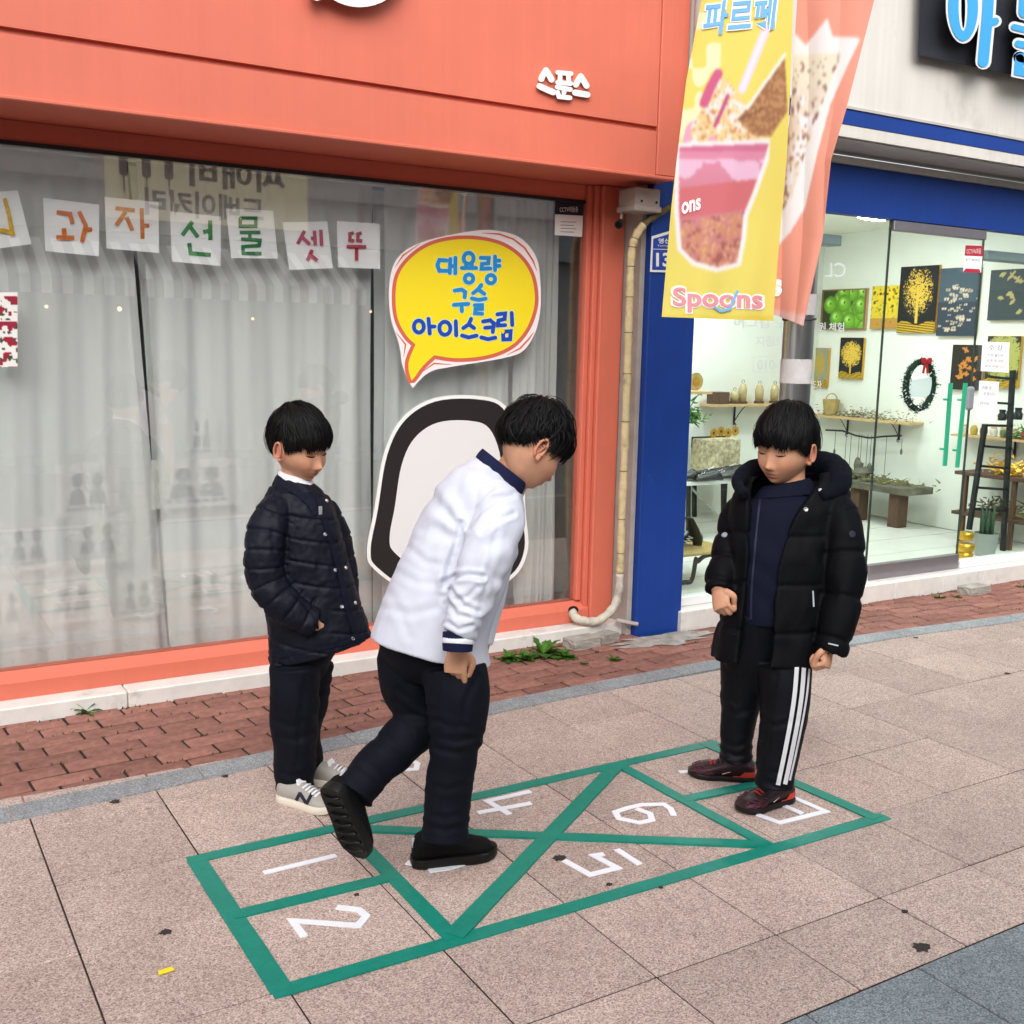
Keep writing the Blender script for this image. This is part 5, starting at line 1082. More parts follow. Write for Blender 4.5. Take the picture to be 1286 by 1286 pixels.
# ------------------------------------------------------------------ people
RH = np.array([math.cos(YAW), -math.sin(YAW), 0.]); AH = np.array([math.sin(YAW), math.cos(YAW), 0.]); ZH = np.array([0., 0., 1.])
class Stand:
    """vertical plane through a person's feet; p() gives points on it, off metres behind (+) or before (-)"""
    def __init__(s, x, y): s.s0 = AH[0]*x+AH[1]*y
    def p(s, x, y, off=0.): d = ray(x, y); return EYE+d*((s.s0+off)/(AH @ d))
def crn(P, n):
    """resample a list of arrays with a Catmull-Rom curve"""
    P = [np.asarray(p, float) for p in P]; m = len(P); out = []
    for k in range(n+1):
        t = k/n*(m-1); i = min(int(t), m-2); t -= i; p0, p1, p2, p3 = P[max(i-1, 0)], P[i], P[i+1], P[min(i+2, m-1)]
        out.append(.5*(2*p1+(p2-p0)*t+(2*p0-5*p1+4*p2-p3)*t*t+(3*p1-p0-3*p2+p3)*t**3))
    return out
def limb(mb, pts, rad, n=20, m=40, fold=None, flat=None):
    """closed tapered tube through points; fold(t, a) -> factor on the radius"""
    Q = crn([np.append(p, r) for p, r in zip(pts, rad)], m); C_ = [q[:3] for q in Q]; r = [max(q[3], .002) for q in Q]
    t0 = C_[1]-C_[0]; a = np.cross(t0, [.3, .5, .81]); a /= np.linalg.norm(a); vs = []; fs = []
    for i in range(m+1):
        t = C_[min(i+1, m)]-C_[max(i-1, 0)]; t = t/np.linalg.norm(t); a = a-t*(a @ t); a /= np.linalg.norm(a); b = np.cross(t, a)
        for k in range(n):
            g = 2*math.pi*k/n; rr_ = r[i]*(fold(i/m, g) if fold else 1); vs.append(C_[i]+(a*math.cos(g)+b*math.sin(g))*rr_)
    for i in range(m):
        for k in range(n): fs.append((i*n+k, i*n+(k+1) % n, (i+1)*n+(k+1) % n, (i+1)*n+k))
    fs += [tuple(range(n))[::-1], tuple(m*n+k for k in range(n))]; mb.add(vs, fs); return C_
def trunk(mb, S, rings, n=48, m=50, pw=2.3, gap=None):
    """closed loft: rings of (left px, right px, half depth, offset) on stand S"""
    R_ = []
    for (lx, ly), (rx, ry), dep, off in rings:
        L, Rr = S.p(lx, ly, off), S.p(rx, ry, off); R_.append(np.concatenate([(L+Rr)/2, (Rr-L)/2, [dep]]))
    R_ = crn(R_, m); vs = []; fs = []
    for q in R_:
        c, U, V = q[:3], q[3:6], AH*q[6]
        for k in range(n):
            g = 2*math.pi*k/n; cx, sx = math.cos(g), math.sin(g); vs.append(c+U*math.copysign(abs(cx)**(2/pw), cx)+V*math.copysign(abs(sx)**(2/pw), sx))
    for i in range(m):
        for k in range(n): fs.append((i*n+k, i*n+(k+1) % n, (i+1)*n+(k+1) % n, (i+1)*n+k))
    fs += [tuple(range(n))[::-1], tuple(m*n+k for k in range(n))]; mb.add(vs, fs)
def fuse(mb, voxel=.004, smooth=4, fac=.5):
    me = mb.mesh('tmp', None); o = bpy.data.objects.new('tmp', me); COL.objects.link(o)
    r = o.modifiers.new('r', 'REMESH'); r.mode = 'VOXEL'; r.voxel_size = voxel; r.adaptivity = 0
    if smooth: q = o.modifiers.new('s', 'SMOOTH'); q.factor = fac; q.iterations = smooth
    out = bpy.data.meshes.new_from_object(o.evaluated_get(bpy.context.evaluated_depsgraph_get())); bpy.data.objects.remove(o); bpy.data.meshes.remove(me); return out
def getv(me): a = np.empty(len(me.vertices)*3); me.vertices.foreach_get('co', a); return a.reshape(-1, 3)
def getn(me): a = np.empty(len(me.vertices)*3); me.vertices.foreach_get('normal', a); return a.reshape(-1, 3)
def setv(me, v): me.vertices.foreach_set('co', v.ravel()); me.update()
def finish(me, name, m, parent):
    me.name = name; me.materials.clear(); me.materials.append(m); me.polygons.foreach_set('use_smooth', [True]*len(me.polygons)); return link(name, me, parent)
def pathdist(v, C_):
    """nearest point on a polyline: distance and arc length"""
    C_ = np.array(C_); best = np.full(len(v), 1e9); arc = np.zeros(len(v)); acc = 0
    for a, b in zip(C_[:-1], C_[1:]):
        ab = b-a; L = np.linalg.norm(ab)+1e-9; t = np.clip(((v-a) @ ab)/L**2, 0, 1); d = np.linalg.norm(v-(a+t[:, None]*ab), axis=1); m = d < best; best[m] = d[m]; arc[m] = acc+t[m]*L; acc += L
    return best, arc
def seam(x, step, w): d = np.abs((x/step+.5) % 1-.5)*step; return np.exp(-(d/w)**2), np.cos(2*math.pi*x/step)
def bvh_of(me): return BVHTree.FromPolygons([v.co for v in me.vertices], [tuple(p.vertices) for p in me.polygons])
def hit(bv, x, y):
    d = Vector(ray(x, y)).normalized(); r = bv.ray_cast(Vector(EYE), d); return (r[0], r[1]) if r[0] is not None else (None, None)
def on_ribbon(bv, pts, w, off, dense=60):
    """ribbon of px width w laid over a surface along photograph points"""
    P = crn([np.array(p, float) for p in pts], dense); mb = MB(); vs = []; fs = []
    for i, p in enumerate(P):
        t = P[min(i+1, dense)]-P[max(i-1, 0)]; t /= np.hypot(*t); nn = np.array([-t[1], t[0]])*w/2
        row = []
        for s in (-1, 0, 1):
            h, n = hit(bv, *(p+nn*s))
            if h is None: row = None; break
            row.append(h-Vector(ray(*(p+nn*s))).normalized()*off)
        if row: vs += row
    for i in range(len(vs)//3-1): fs += [(3*i, 3*i+1, 3*i+4, 3*i+3), (3*i+1, 3*i+2, 3*i+5, 3*i+4)]
    return mb.add(vs, fs)
def button(bv, x, y, r, m, parent, nm='snap_button'):
    h, n = hit(bv, x, y)
    if h is None: return
    if n.dot(Vector(ray(x, y))) > 0: n = -n
    a = n.orthogonal().normalized(); b = n.cross(a); mb = MB(); k = 12; vs = []
    for rr_, d in ((r, -.001), (r, .003), (r*.75, .0045), (r*.35, .003)): vs += [h+n*d+(a*math.cos(6.283*i/k)+b*math.sin(6.283*i/k))*rr_ for i in range(k)]
    mb.add(vs, [(j*k+i, j*k+(i+1) % k, (j+1)*k+(i+1) % k, (j+1)*k+i) for j in range(3) for i in range(k)]+[tuple(3*k+i for i in range(k))]); mb.build(nm, m, parent, smooth=50)

# --- head
def head_local(d, feat=True):
    """unit directions (n,3), x right / y face / z up -> points of a child's head, metres"""
    d = d/np.linalg.norm(d, axis=1)[:, None]; p = d*np.array([.0765, .094, .112])
    x, y, z = p[:, 0].copy(), p[:, 1].copy(), p[:, 2].copy()
    t = np.clip(-z/.112, 0, 1); x *= 1-.30*t**1.6; x *= 1+.05*np.exp(-((z+.035)/.03)**2)
    bk = np.clip(-y/.09, 0, 1); y = np.where(y < 0, y*(1-.5*t**1.2), y); y = np.where((y > 0), y+.018*t*np.clip(y/.05, 0, 1), y)
    y = np.where(y > .08, .08+(y-.08)*.45, y)
    if feat:
        F = (y > .0)*np.clip(y/.03, 0, 1)
        def g(cx, cz, sx, sz, a): return a*(np.exp(-((x-cx)/sx)**2-((z-cz)/sz)**2)+(np.exp(-((x+cx)/sx)**2-((z-cz)/sz)**2) if cx else 0))
        dy = g(0, -.041, .0115, .012, .017)+g(0, -.026, .0095, .016, .009)+g(.010, -.046, .008, .008, .006)+g(0, -.008, .011, .014, .002)
        dy += g(.032, .000, .017, .010, -.0075)+g(.032, -.004, .013, .0075, .0055)+g(.03, .017, .022, .008, .002)
        dy += g(.042, -.04, .022, .022, .005)+g(0, -.0625, .017, .0045, .0062)+g(0, -.0715, .014, .0045, .0062)+g(0, -.067, .019, .0022, -.0045)
        dy += g(0, -.082, .016, .005, -.004)+g(0, -.096, .018, .012, .006)
        y = y+dy*F
    return np.stack([x, y, z], 1)
def dirs(nu, nv):
    D = []
    for j in range(nv+1):
        e = math.pi*j/nv-math.pi/2
        for i in range(nu): a = 2*math.pi*i/nu; D.append((math.cos(e)*math.sin(a), math.cos(e)*math.cos(a), math.sin(e)))
    return np.array(D)
class Head:
    def __init__(s, c, fwd, tilt=0., scale=1.06):
        """c centre; fwd gaze direction (img right, away, up); tilt roll"""
        f_ = RH*fwd[0]+AH*fwd[1]+ZH*fwd[2]; f_ /= np.linalg.norm(f_); r_ = np.cross(f_, ZH); r_ /= np.linalg.norm(r_); u_ = np.cross(r_, f_)
        r2 = r_*math.cos(tilt)+u_*math.sin(tilt); u2 = -r_*math.sin(tilt)+u_*math.cos(tilt)
        s.c = np.asarray(c, float); s.R = np.stack([r2, f_, u2], 1); s.k = scale
    def w(s, p): return s.c+(np.atleast_2d(p)*s.k) @ s.R.T
    def l(s, p): return ((np.atleast_2d(p)-s.c) @ s.R)/s.k
    def add(s, mb):
        nu, nv = 120, 90; P = s.w(head_local(dirs(nu, nv))); fs = [(j*nu+i, j*nu+(i+1) % nu, (j+1)*nu+(i+1) % nu, (j+1)*nu+i) for j in range(nv) for i in range(nu)]; mb.add(P, fs)
        for sd in (-1, 1):      # ears: leaf shaped plate with a rolled rim and a lobe
            rim = []
            for k in range(15):
                a = math.radians(-70+k*20.5); rim.append((sd*(.081+.006*math.sin(a*.5+.8)), -.012-.016*math.cos(a)*(1 if math.cos(a) > 0 else .75), -.012+.029*math.sin(a)))
            rim = [np.array(q)*[1, 1, 1]+[0, -.006*0, 0] for q in rim]
            limb(mb, [s.w(q)[0] for q in rim], [.0035*s.k]+[.0042*s.k]*13+[.005*s.k], 8, 30)
            vs = []; n_ = 20
            for lay, off in ((0, .0), (1, .0045)):
                for k in range(n_): a = 2*math.pi*k/n_; vs.append(s.w((sd*(.074+off+.004*(1-math.cos(a))*0), -.012-.014*math.cos(a), -.014+.027*math.sin(a)))[0])
            mb.add(vs, [tuple(range(n_)), tuple(range(n_, 2*n_))]+[(k, (k+1) % n_, n_+(k+1) % n_, n_+k) for k in range(n_)])
            mb.sphere(s.w((sd*.079, -.004, -.040))[0], .0075*s.k, 10, 8)
    def surf(s, x, z, off=.0012):
        """point on the face at local x, z"""
        best = None
        lo, hi = 0., .16
        for yy in np.linspace(.05, .12, 60):
            q = np.array([[x, yy, z]]); d = q/np.array([.0765, .094, .112]); P = head_local(d)
            e = abs(P[0, 0]-x)+abs(P[0, 2]-z)+abs(P[0, 1]-yy)
            if best is None or e < best[0]: best = (e, yy)
        return s.w((x, best[1]+off, z))[0]
    def face(s, parent, brow_m, bv):
        def cast(x, z, off):
            o = Vector(s.w((x, .2, z))[0]); d = Vector(-s.R[:, 1]); r = bv.ray_cast(o, d); return r[0]-d*off if r[0] is not None else Vector(s.surf(x, z, off))
        for sd in (-1, 1):
            P = [cast(sd*(.017+.030*k/8), -.0045-.0018*math.sin(math.pi*k/8)+.0015*k/8, .0004) for k in range(9)]
            MB().tube(P, [.0007, .0014, .0019, .0022, .0023, .0023, .0021, .0017, .0009], 6).build('eyelash', brow_m, parent, smooth=True)
            P = [cast(sd*(.016+.034*k/8), .0175+.0035*math.sin(math.pi*k/8*.9), -.0004) for k in range(9)]
            MB().tube(P, [.001, .0018, .0022, .0023, .0023, .002, .0018, .0014, .0008], 6).build('eyebrow', brow_m, parent, smooth=True)
        P = [cast(-.0185+.037*k/8, -.0667-.0012*math.sin(math.pi*k/8)*-1, -.0003) for k in range(9)]
        MB().tube(P, [.0005]+[.0011]*7+[.0005], 6).build('mouth_line', bpy.data.materials['lip_shadow'], parent, smooth=True)
    def colors(s, me, base):
        L = s.l(getv(me)); x, y, z = L[:, 0], L[:, 1], L[:, 2]; c = np.tile(base, (len(L), 1)); fr = (y > .04)
        def g(cx, cz, sx, sz): return np.exp(-((np.abs(x)-cx)/sx)**2-((z-cz)/sz)**2)*fr
        def mixc(w, col):
            nonlocal c; c = c*(1-w[:, None])+np.array(col)*w[:, None]
        mixc(.85*np.clip(g(0, -.067, .020, .0085), 0, 1), srgb_arr([152, 76, 70])); mixc(.4*g(.045, -.04, .022, .02), srgb_arr([200, 122, 98]))
        mixc(.3*g(0, -.045, .014, .012), srgb_arr([190, 120, 96])); mixc(.35*g(.032, -.002, .016, .008), srgb_arr([158, 106, 84]))  # nose tint; darker lids are shading put into the skin colour
        ear = ((np.abs(x) > .071) & (np.abs(z+.012) < .045) & (np.abs(y+.012) < .03)).astype(float); mixc(.4*ear, srgb_arr([190, 108, 90]))
        nzv = vnoise(L, 60, 4); c *= (1+.04*nzv)[:, None]; set_colors(me, np.clip(c, 0, 1))
    def hair(s, parent, m, seed=0, fringe=.024, side=-.012, nape=-.055, thick=.021, lift=0., nst=1900, mess=1.):
        rs = np.random.default_rng(seed); w = np.array([.12, -.42, .90]); w /= np.linalg.norm(w); e1 = np.cross(w, [0, 1, 0]); e1 /= np.linalg.norm(e1); e2 = np.cross(w, e1)
        def zline(P):
            th = np.degrees(np.arctan2(np.abs(P[:, 0]), P[:, 1])); jag = .0045*np.sin(P[:, 0]*330+seed)+.0045*np.sin(P[:, 0]*140+seed*2)+.002*np.sin(P[:, 0]*700)
            return np.interp(th, [0, 38, 52, 66, 78, 86, 100, 118, 130, 180], [fringe, fringe-.004, fringe-.012, side+.004, side-.012, side+.016, side+.026, side+.004, nape+.008, nape])+jag*(th < 60)
        npsi, ne = 200, 34; ends = np.zeros(npsi)
        pol = np.linspace(0, math.radians(175), 180)
        for i in range(npsi):
            a = 2*math.pi*i/npsi; D = np.cos(pol)[:, None]*w+np.sin(pol)[:, None]*(math.cos(a)*e1+math.sin(a)*e2); P = head_local(D, False); bad = np.where((P[:, 2] < zline(P)) & (pol > .5))[0]; ends[i] = pol[bad[0]] if len(bad) else pol[-1]
        ends = np.minimum(ends, (np.roll(ends, 1)+np.roll(ends, -1)+ends)/3+.03)
        def pt(a, f_, extra=0., lat=0.):
            i = (a/(2*math.pi)*npsi) % npsi; i0 = int(i) % npsi; i1 = (i0+1) % npsi; e_ = ends[i0]*(1-i+int(i))+ends[i1]*(i-int(i)); q = e_*f_+extra
            aa = a+lat; D = (math.cos(q)*w+math.sin(q)*(math.cos(aa)*e1+math.sin(aa)*e2))[None]; P = head_local(D, False)[0]; n_ = P/np.array([.0765, .094, .112])**2; n_ /= np.linalg.norm(n_); return P, n_
        ph = rs.uniform(0, 6.28, 6)
        def th_(a, f_, P):
            front = max(0., P[1]/.09); t = thick*(1-.35*f_**3)+lift*max(0, 1-f_*1.4)
            if front > .3: t *= (.80+.1*f_)
            else: t *= (1-.45*max(0, f_-.55)/.45)
            return t*(1+.13*math.sin(a*5+ph[4]+f_*4)+.11*math.sin(a*9+ph[5]-f_*5)+.12*math.sin(a*19+ph[0]+f_*2)+.08*math.sin(a*37+ph[1]-f_*3)+.05*math.sin(a*77+ph[2]))
        vs = []; fs = []
        for j in range(ne+1):
            for i in range(npsi):
                a = 2*math.pi*i/npsi; f_ = j/ne; P, n_ = pt(a, f_, 0, .22*f_*math.sin(a*3+ph[3])*.3); vs.append(s.w(P+n_*th_(a, f_, P))[0])
        for i in range(npsi):
            a = 2*math.pi*i/npsi; P, n_ = pt(a, .97); vs.append(s.w(P-n_*.002)[0])
        for j in range(ne+1):
            for i in range(npsi): fs.append((j*npsi+i, j*npsi+(i+1) % npsi, (j+1)*npsi+(i+1) % npsi, (j+1)*npsi+i))
        MB().add(vs, fs).build('hair', m, parent, smooth=True)
        mb = MB()                                                    # loose tapered locks over the mass
        for k in range(nst):
            a = rs.uniform(0, 6.283); f0 = rs.uniform(.0, .75); f1 = min(1.0, f0+rs.uniform(.3, .6)); ex = 0
            if f1 > .93: ex = rs.uniform(.0, .10)
            drift = rs.normal()*.16*mess; lift_ = rs.uniform(.0005, .0035) if rs.random() < 1-.12*mess else rs.uniform(.004, .011*mess); pts = []; nrm = []
            for q in range(7):
                u = q/6; f_ = f0+(f1-f0)*u; P, n_ = pt(a, f_, ex*u*u, drift*u*u); h = th_(a, f_, P)*(1-.25*max(0, f_-.9)*10*u)+lift_*math.sin(math.pi*(u*.8+.1)); pts.append(P+n_*h); nrm.append(n_)
            wd = rs.uniform(.0008, .0022) if rs.random() < .75 else rs.uniform(.0025, .0042); prof = [.5, 1, 1, 1, .9, .65, .12]; v2 = []; f2 = []
            for q in range(7):
                t = pts[min(q+1, 6)]-pts[max(q-1, 0)]; sd = np.cross(t, nrm[q]); sd /= np.linalg.norm(sd)+1e-9; v2 += [s.w(pts[q]-sd*wd*prof[q])[0], s.w(pts[q]+nrm[q]*wd*.9*prof[q])[0], s.w(pts[q]+sd*wd*prof[q])[0]]
            for q in range(6): f2 += [(3*q, 3*q+1, 3*q+4, 3*q+3), (3*q+1, 3*q+2, 3*q+5, 3*q+4)]
            mb.add(v2, f2)
        tag(mb.build('hair_locks', m, parent, smooth=True, fix=False), kind='stuff')

# --- hands
def hand(mb, wrist, along, dorsal, thumb, curls, k=1.0, tcurl=.6):
    wrist = np.asarray(wrist, float); f_ = np.asarray(along, float); f_ /= np.linalg.norm(f_); d = np.asarray(dorsal, float); d -= f_*(d @ f_); d /= np.linalg.norm(d); t = np.cross(d, f_)*(1 if np.dot(np.cross(d, f_), thumb) > 0 else -1)
    pal = []; n = 16
    for i in range(9):
        u = i/8; c = wrist+f_*(-.01+.078*u)*k-d*.002*math.sin(u*3)*k; hw, ht = np.interp(u, [0, .25, .7, 1], [.021, .026, .033, .030])*k, np.interp(u, [0, .3, .8, 1], [.016, .016, .014, .010])*k
        pal += [c+t*hw*math.cos(6.283*q/n)+d*ht*math.sin(6.283*q/n) for q in range(n)]
    mb.add(pal, [(i*n+q, i*n+(q+1) % n, (i+1)*n+(q+1) % n, (i+1)*n+q) for i in range(8) for q in range(n)]+[tuple(range(n))[::-1], tuple(8*n+q for q in range(n))])
    for q, (off, L, r_) in enumerate(((.0235, .92, .0078), (.008, 1.0, .008), (-.0075, .95, .0077), (-.0225, .75, .0068))):
        p = wrist+f_*(.062-.004*abs(q-1))*k+t*off*k; pts = [p-f_*.01*k]; ang = 0; pts.append(p)
        for sgm, ca in zip((.034, .024, .02), curls[q]):
            ang += ca; p = p+(f_*math.cos(ang)-d*math.sin(ang)+t*(.04*(1.5-q)))*sgm*L*k; pts.append(p)
        limb(mb, pts, [r_*k*1.0, r_*k*1.05, r_*k*1.02, r_*k*.92, r_*k*.7], 10, 24)
    p = wrist+f_*.012*k+t*.022*k; d1 = f_*.62+t*.62-d*.35; d1 /= np.linalg.norm(d1); d2 = f_*(1-tcurl*.6)-t*.45*tcurl-d*.55*tcurl; d2 /= np.linalg.norm(d2)
    limb(mb, [p, p+d1*.032*k, p+d1*.034*k+d2*.026*k, p+d1*.034*k+d2*.048*k], [.0125*k, .0105*k, .0092*k, .0066*k], 10, 20)
FIST = [(1.25, 1.6, 1.0)]*4
# --- shoes
def shoe(parent, heel, toe, up, ms, wid=.043, hgt=.075, extra=None, L=None, sole_h=.024):
    heel, toe, up = (np.asarray(q, float) for q in (heel, toe, up)); f_ = toe-heel; L = L or np.linalg.norm(f_); f_ /= np.linalg.norm(f_); up = up-f_*(up @ f_); up /= np.linalg.norm(up); sd = np.cross(f_, up)
    T = lambda x, y, z: heel+f_*x*L+sd*y+up*z
    prof_w = lambda u: wid*np.interp(u, [0, .04, .12, .3, .5, .7, .85, .95, 1], [.30, .62, .78, .80, .86, 1.0, .92, .62, .22])
    prof_h = lambda u: np.interp(u, [0, .05, .12, .3, .42, .55, .75, .9, 1], [.6, .95, 1.03, 1.0, .98, .84, .64, .52, .30])*hgt
    n, m = 24, 36; vs = []; fs = []
    for i in range(m+1):
        u = .012+.972*i/m; w_, h_ = prof_w(u), prof_h(u)
        for q in range(n):
            a = 2*math.pi*q/n; ca, sa = math.cos(a), math.sin(a); z = sole_h*.6+(h_-sole_h*.6)*(.5+.5*math.copysign(abs(sa)**.75, sa)); y = w_*math.copysign(abs(ca)**.7, ca)*(1 if sa < .2 else 1-.42*((sa-.2)/.8)**1.5)
            vs.append(T(u, y, z))
    for i in range(m):
        for q in range(n): fs.append((i*n+q, i*n+(q+1) % n, (i+1)*n+(q+1) % n, (i+1)*n+q))
    fs += [tuple(range(n))[::-1], tuple(m*n+q for q in range(n))]
    up_o = MB().add(vs, fs).build('shoe', ms[0], parent, smooth=60)
    k = 40; out = [(.5-.5*math.cos(math.pi*i/k)) for i in range(k+1)]; poly = [(u, prof_w(u)*1.08+.001) for u in out]+[(u, -prof_w(u)*1.08-.001) for u in out[::-1][1:-1]]
    mb = MB(); N_ = len(poly); vs = []
    for z, s_ in ((0, .94), (.004, 1.0), (sole_h*.75, 1.01), (sole_h, .97)): vs += [T(.5+(u-.5)*(1+.012*(s_-.9)*10*.1)*1.01, y*s_, z+(.012*max(0, u-.8)**1.5*8 if z < .01 else .006*max(0, u-.8)*5)) for u, y in poly]
    tri = tess(poly); mb.add(vs, [(j*N_+i, j*N_+(i+1) % N_, (j+1)*N_+(i+1) % N_, (j+1)*N_+i) for j in range(3) for i in range(N_)]+tri+[tuple(q+3*N_ for q in t[::-1]) for t in tri])
    mb.build('sole', ms[1], up_o, smooth=45)
    if extra: extra(up_o, T, prof_w, prof_h, L)
    return up_o

skin = mat('skin', 'd9a98c', .55, .25, attr='col', var=.05, vscale=45, bump=.12, bscale=260); SKIN = srgb_arr([201, 150, 120])
skin.node_tree.nodes['Principled BSDF'].inputs['Subsurface Weight'].default_value = .12; skin.node_tree.nodes['Principled BSDF'].inputs['Subsurface Radius'].default_value = (.012, .005, .003); skin.node_tree.nodes['Principled BSDF'].inputs['Subsurface Scale'].default_value = .5
hairm = mat('black_hair', '0a0909', .55, .16, var=.3, vscale=300); mat('lip_shadow', '6e3a36', .6, .3)
snap = mat('snap_metal', 'c9c9c9', .3, .5, metal=.7)
def cloth_mat(nm, col, rough, bump=.25, bs=25, sheen=0, spec=.18, crease=9): return mat(nm, col, rough, spec, var=.08, vscale=7, bump=bump, bscale=bs, crease=crease)

def wrinkle(me, amp, sc, stretch=(1, 1, 1), seed=1, mask=None):
    v = getv(me); n = getn(me); q = v*np.array(stretch); r_ = (v-EYE) @ RH; w2 = vnoise(q, sc*2.1, seed+3); d = amp*(.55*vnoise(q, sc, seed)+.3*w2+.3*np.sin(v[:, 2]*62+r_*38+5*vnoise(v, 7, seed+9))*(vnoise(v, 5, seed+5) > 0))
    if mask is not None: d = d*mask(v)
    setv(me, v+n*d[:, None])

def creases(me, lines, dep=.002, w_=3.4):
    v = getv(me); nn = getn(me); vc = v-EYE; zc = vc @ FWD; qx, qy = 643+FPX*(vc @ RIGHT)/zc, 643+FPX*(vc @ DOWN)/zc; fac = ((nn*vc).sum(1) < 0)*1.0; d = 0
    for pts in lines:
        dm = dseg(qx, qy, pts); d = d+fac*dep*(-np.exp(-(dm/w_)**2)+.6*np.exp(-((dm-2.1*w_)/w_)**2))
    setv(me, v+nn*d[:, None])
# ================================================================== boy in the quilted navy jacket
S = Stand(1.24, 3.28); p = S.p
boyL = thing('person', 'boy in quilted navy jacket, hand in pocket, watching from behind the court', 'person', (1.24, 3.28, 0), 'boys playing hopscotch')
hd = Head(p(376, 560, .0), (.84, -.50, -.27), tilt=-.05, scale=.985)
mb = MB(); hd.add(mb)
limb(mb, [p(372, 585, .01), p(370, 604, .015), p(372, 625, .02)], [.047, .045, .055], 20, 16)
limb(mb, [p(374, 622, .01), p(380, 690, .01), p(383, 770, .01), p(382, 815, .01)], [.05, .065, .065, .06], 24, 20)
armN = [p(345, 645, -.10), p(331, 690, -.13), p(334, 732, -.14), p(358, 763, -.14), p(388, 780, -.12)]
limb(mb, armN, [.022, .024, .024, .022, .020], 12, 20)
hand(mb, p(385, 779, -.122), p(404, 783, -.11)-p(385, 779, -.122), -AH+.3*ZH, ZH, [(.3, .3, .2)]*4, .85, .2)
armF = [p(408, 645, .1), p(425, 700, .12), p(428, 745, .1), p(432, 768, .05)]; limb(mb, armF, [.022, .02, .018, .014], 12, 16)
limb(mb, [p(374, 815, -.02), p(370, 915, -.055), p(372, 988, -.045)], [.04, .035, .03], 12, 14); limb(mb, [p(388, 812, .03), p(382, 912, .07), p(386, 960, .078)], [.04, .03, .028], 12, 14)
me = fuse(mb, .0032, 1); hd.colors(me, SKIN); bvb = bvh_of(me); finish(me, 'body', skin, boyL); hd.face(boyL, hairm, bvb)
hd.hair(boyL, hairm, 3, fringe=.022, side=.0, nape=-.05, thick=.018, lift=.010)
# jacket
navy = cloth_mat('navy_nylon', '090d1b', .6, .3, 40, 0, .22, crease=16)
mb = MB(); trunk(mb, S, [((350, 594), (394, 608), .052, .012), ((342, 606), (404, 616), .068, .012), ((331, 627), (416, 631), .092, .005), ((325, 658), (425, 656), .105, 0), ((327, 700), (434, 692), .112, 0), ((331, 742), (444, 730), .118, 0), ((336, 780), (455, 764), .122, 0), ((338, 812), (463, 788), .126, 0), ((340, 832), (466, 799), .126, 0)], 56, 60, 2.2)
sN = limb(mb, [p(350, 636, -.05), p(338, 656, -.10), p(332, 690, -.13), p(335, 730, -.14), p(357, 760, -.145), p(383, 777, -.13), p(392, 781, -.12)], [.05, .060, .062, .060, .056, .049, .046], 28, 60)
limb(mb, [p(405, 640, .05), p(420, 670, .10), p(432, 720, .12), p(436, 760, .08), p(440, 775, .03)], [.05, .052, .046, .042, .038], 20, 40)
me = fuse(mb, .0042, 3); v = getv(me); nn = getn(me); ds, ar = pathdist(v, sN); slv = 1/(1+np.exp((ds-.072)/.004))*(ar > .05)
hz = v[:, 2]+.16*((v-EYE) @ RH); e1_, c1_ = seam(hz, .070, .0045); e2_, c2_ = seam(ar, .053, .0045)
h1 = np.abs((hz/.070+.5) % 1-.5)*.070; h2 = np.abs((ar/.053+.5) % 1-.5)*.053; pk = vnoise(v*np.array([1, 1, .25]), 75, 8)
dd = (1-slv)*(-.0055*e1_+.0030*pk*np.exp(-(h1/.016)**2))+slv*(-.0058*e2_+.0030*pk*np.exp(-(h2/.014)**2)); dd *= np.clip((1.135-v[:, 2])/.02, 0, 1)
dd += .0028*vnoise(v*np.array([1, 1, .6]), 34, 5)*(1+.6*slv)+.0016*vnoise(v, 70, 2); setv(me, v+nn*dd[:, None]); bvj = bvh_of(me); finish(me, 'jacket', navy, boyL)
rib = cloth_mat('navy_rib', '0d1020', .8, .4, 120); white_knit = cloth_mat('white_knit', 'e4e4ea', .85, .3, 90)
mb = MB(); trunk(mb, S, [((352, 590), (390, 601), .047, .012), ((349, 596), (394, 609), .052, .012), ((349, 606), (397, 622), .056, .012)], 40, 12); finish(fuse(mb, .003, 2), 'turtleneck', white_knit, boyL)
on_ribbon(bvj, [(344, 598), (356, 607), (374, 618), (390, 632), (398, 646)], 9, .007).build('collar_rib', rib, boyL, smooth=True)
on_ribbon(bvj, [(399, 622), (404, 640), (414, 672), (426, 715), (436, 760), (448, 800)], 7, .006).build('front_placket', rib, boyL, smooth=True)
for q in ((384, 629), (408, 671), (421, 716), (429, 762), (443, 802), (410, 629), (434, 713), (446, 757)): button(bvj, *q, .0062, snap, boyL)
h, n_ = hit(bvj, 401, 640)
if h: MB().box(h.x-.006, h.x+.006, h.y-.012, h.y-.007, h.z-.016, h.z+.012, .002).build('zip_pull', snap, boyL)
on_ribbon(bvj, [(368, 745), (385, 762), (396, 778), (399, 790)], 3.5, .004).build('pocket_edge', rib, boyL, smooth=True)
on_ribbon(bvj, [(341, 826), (370, 820), (400, 815), (430, 808), (462, 796)], 5, .004).build('hem_binding', rib, boyL, smooth=True)
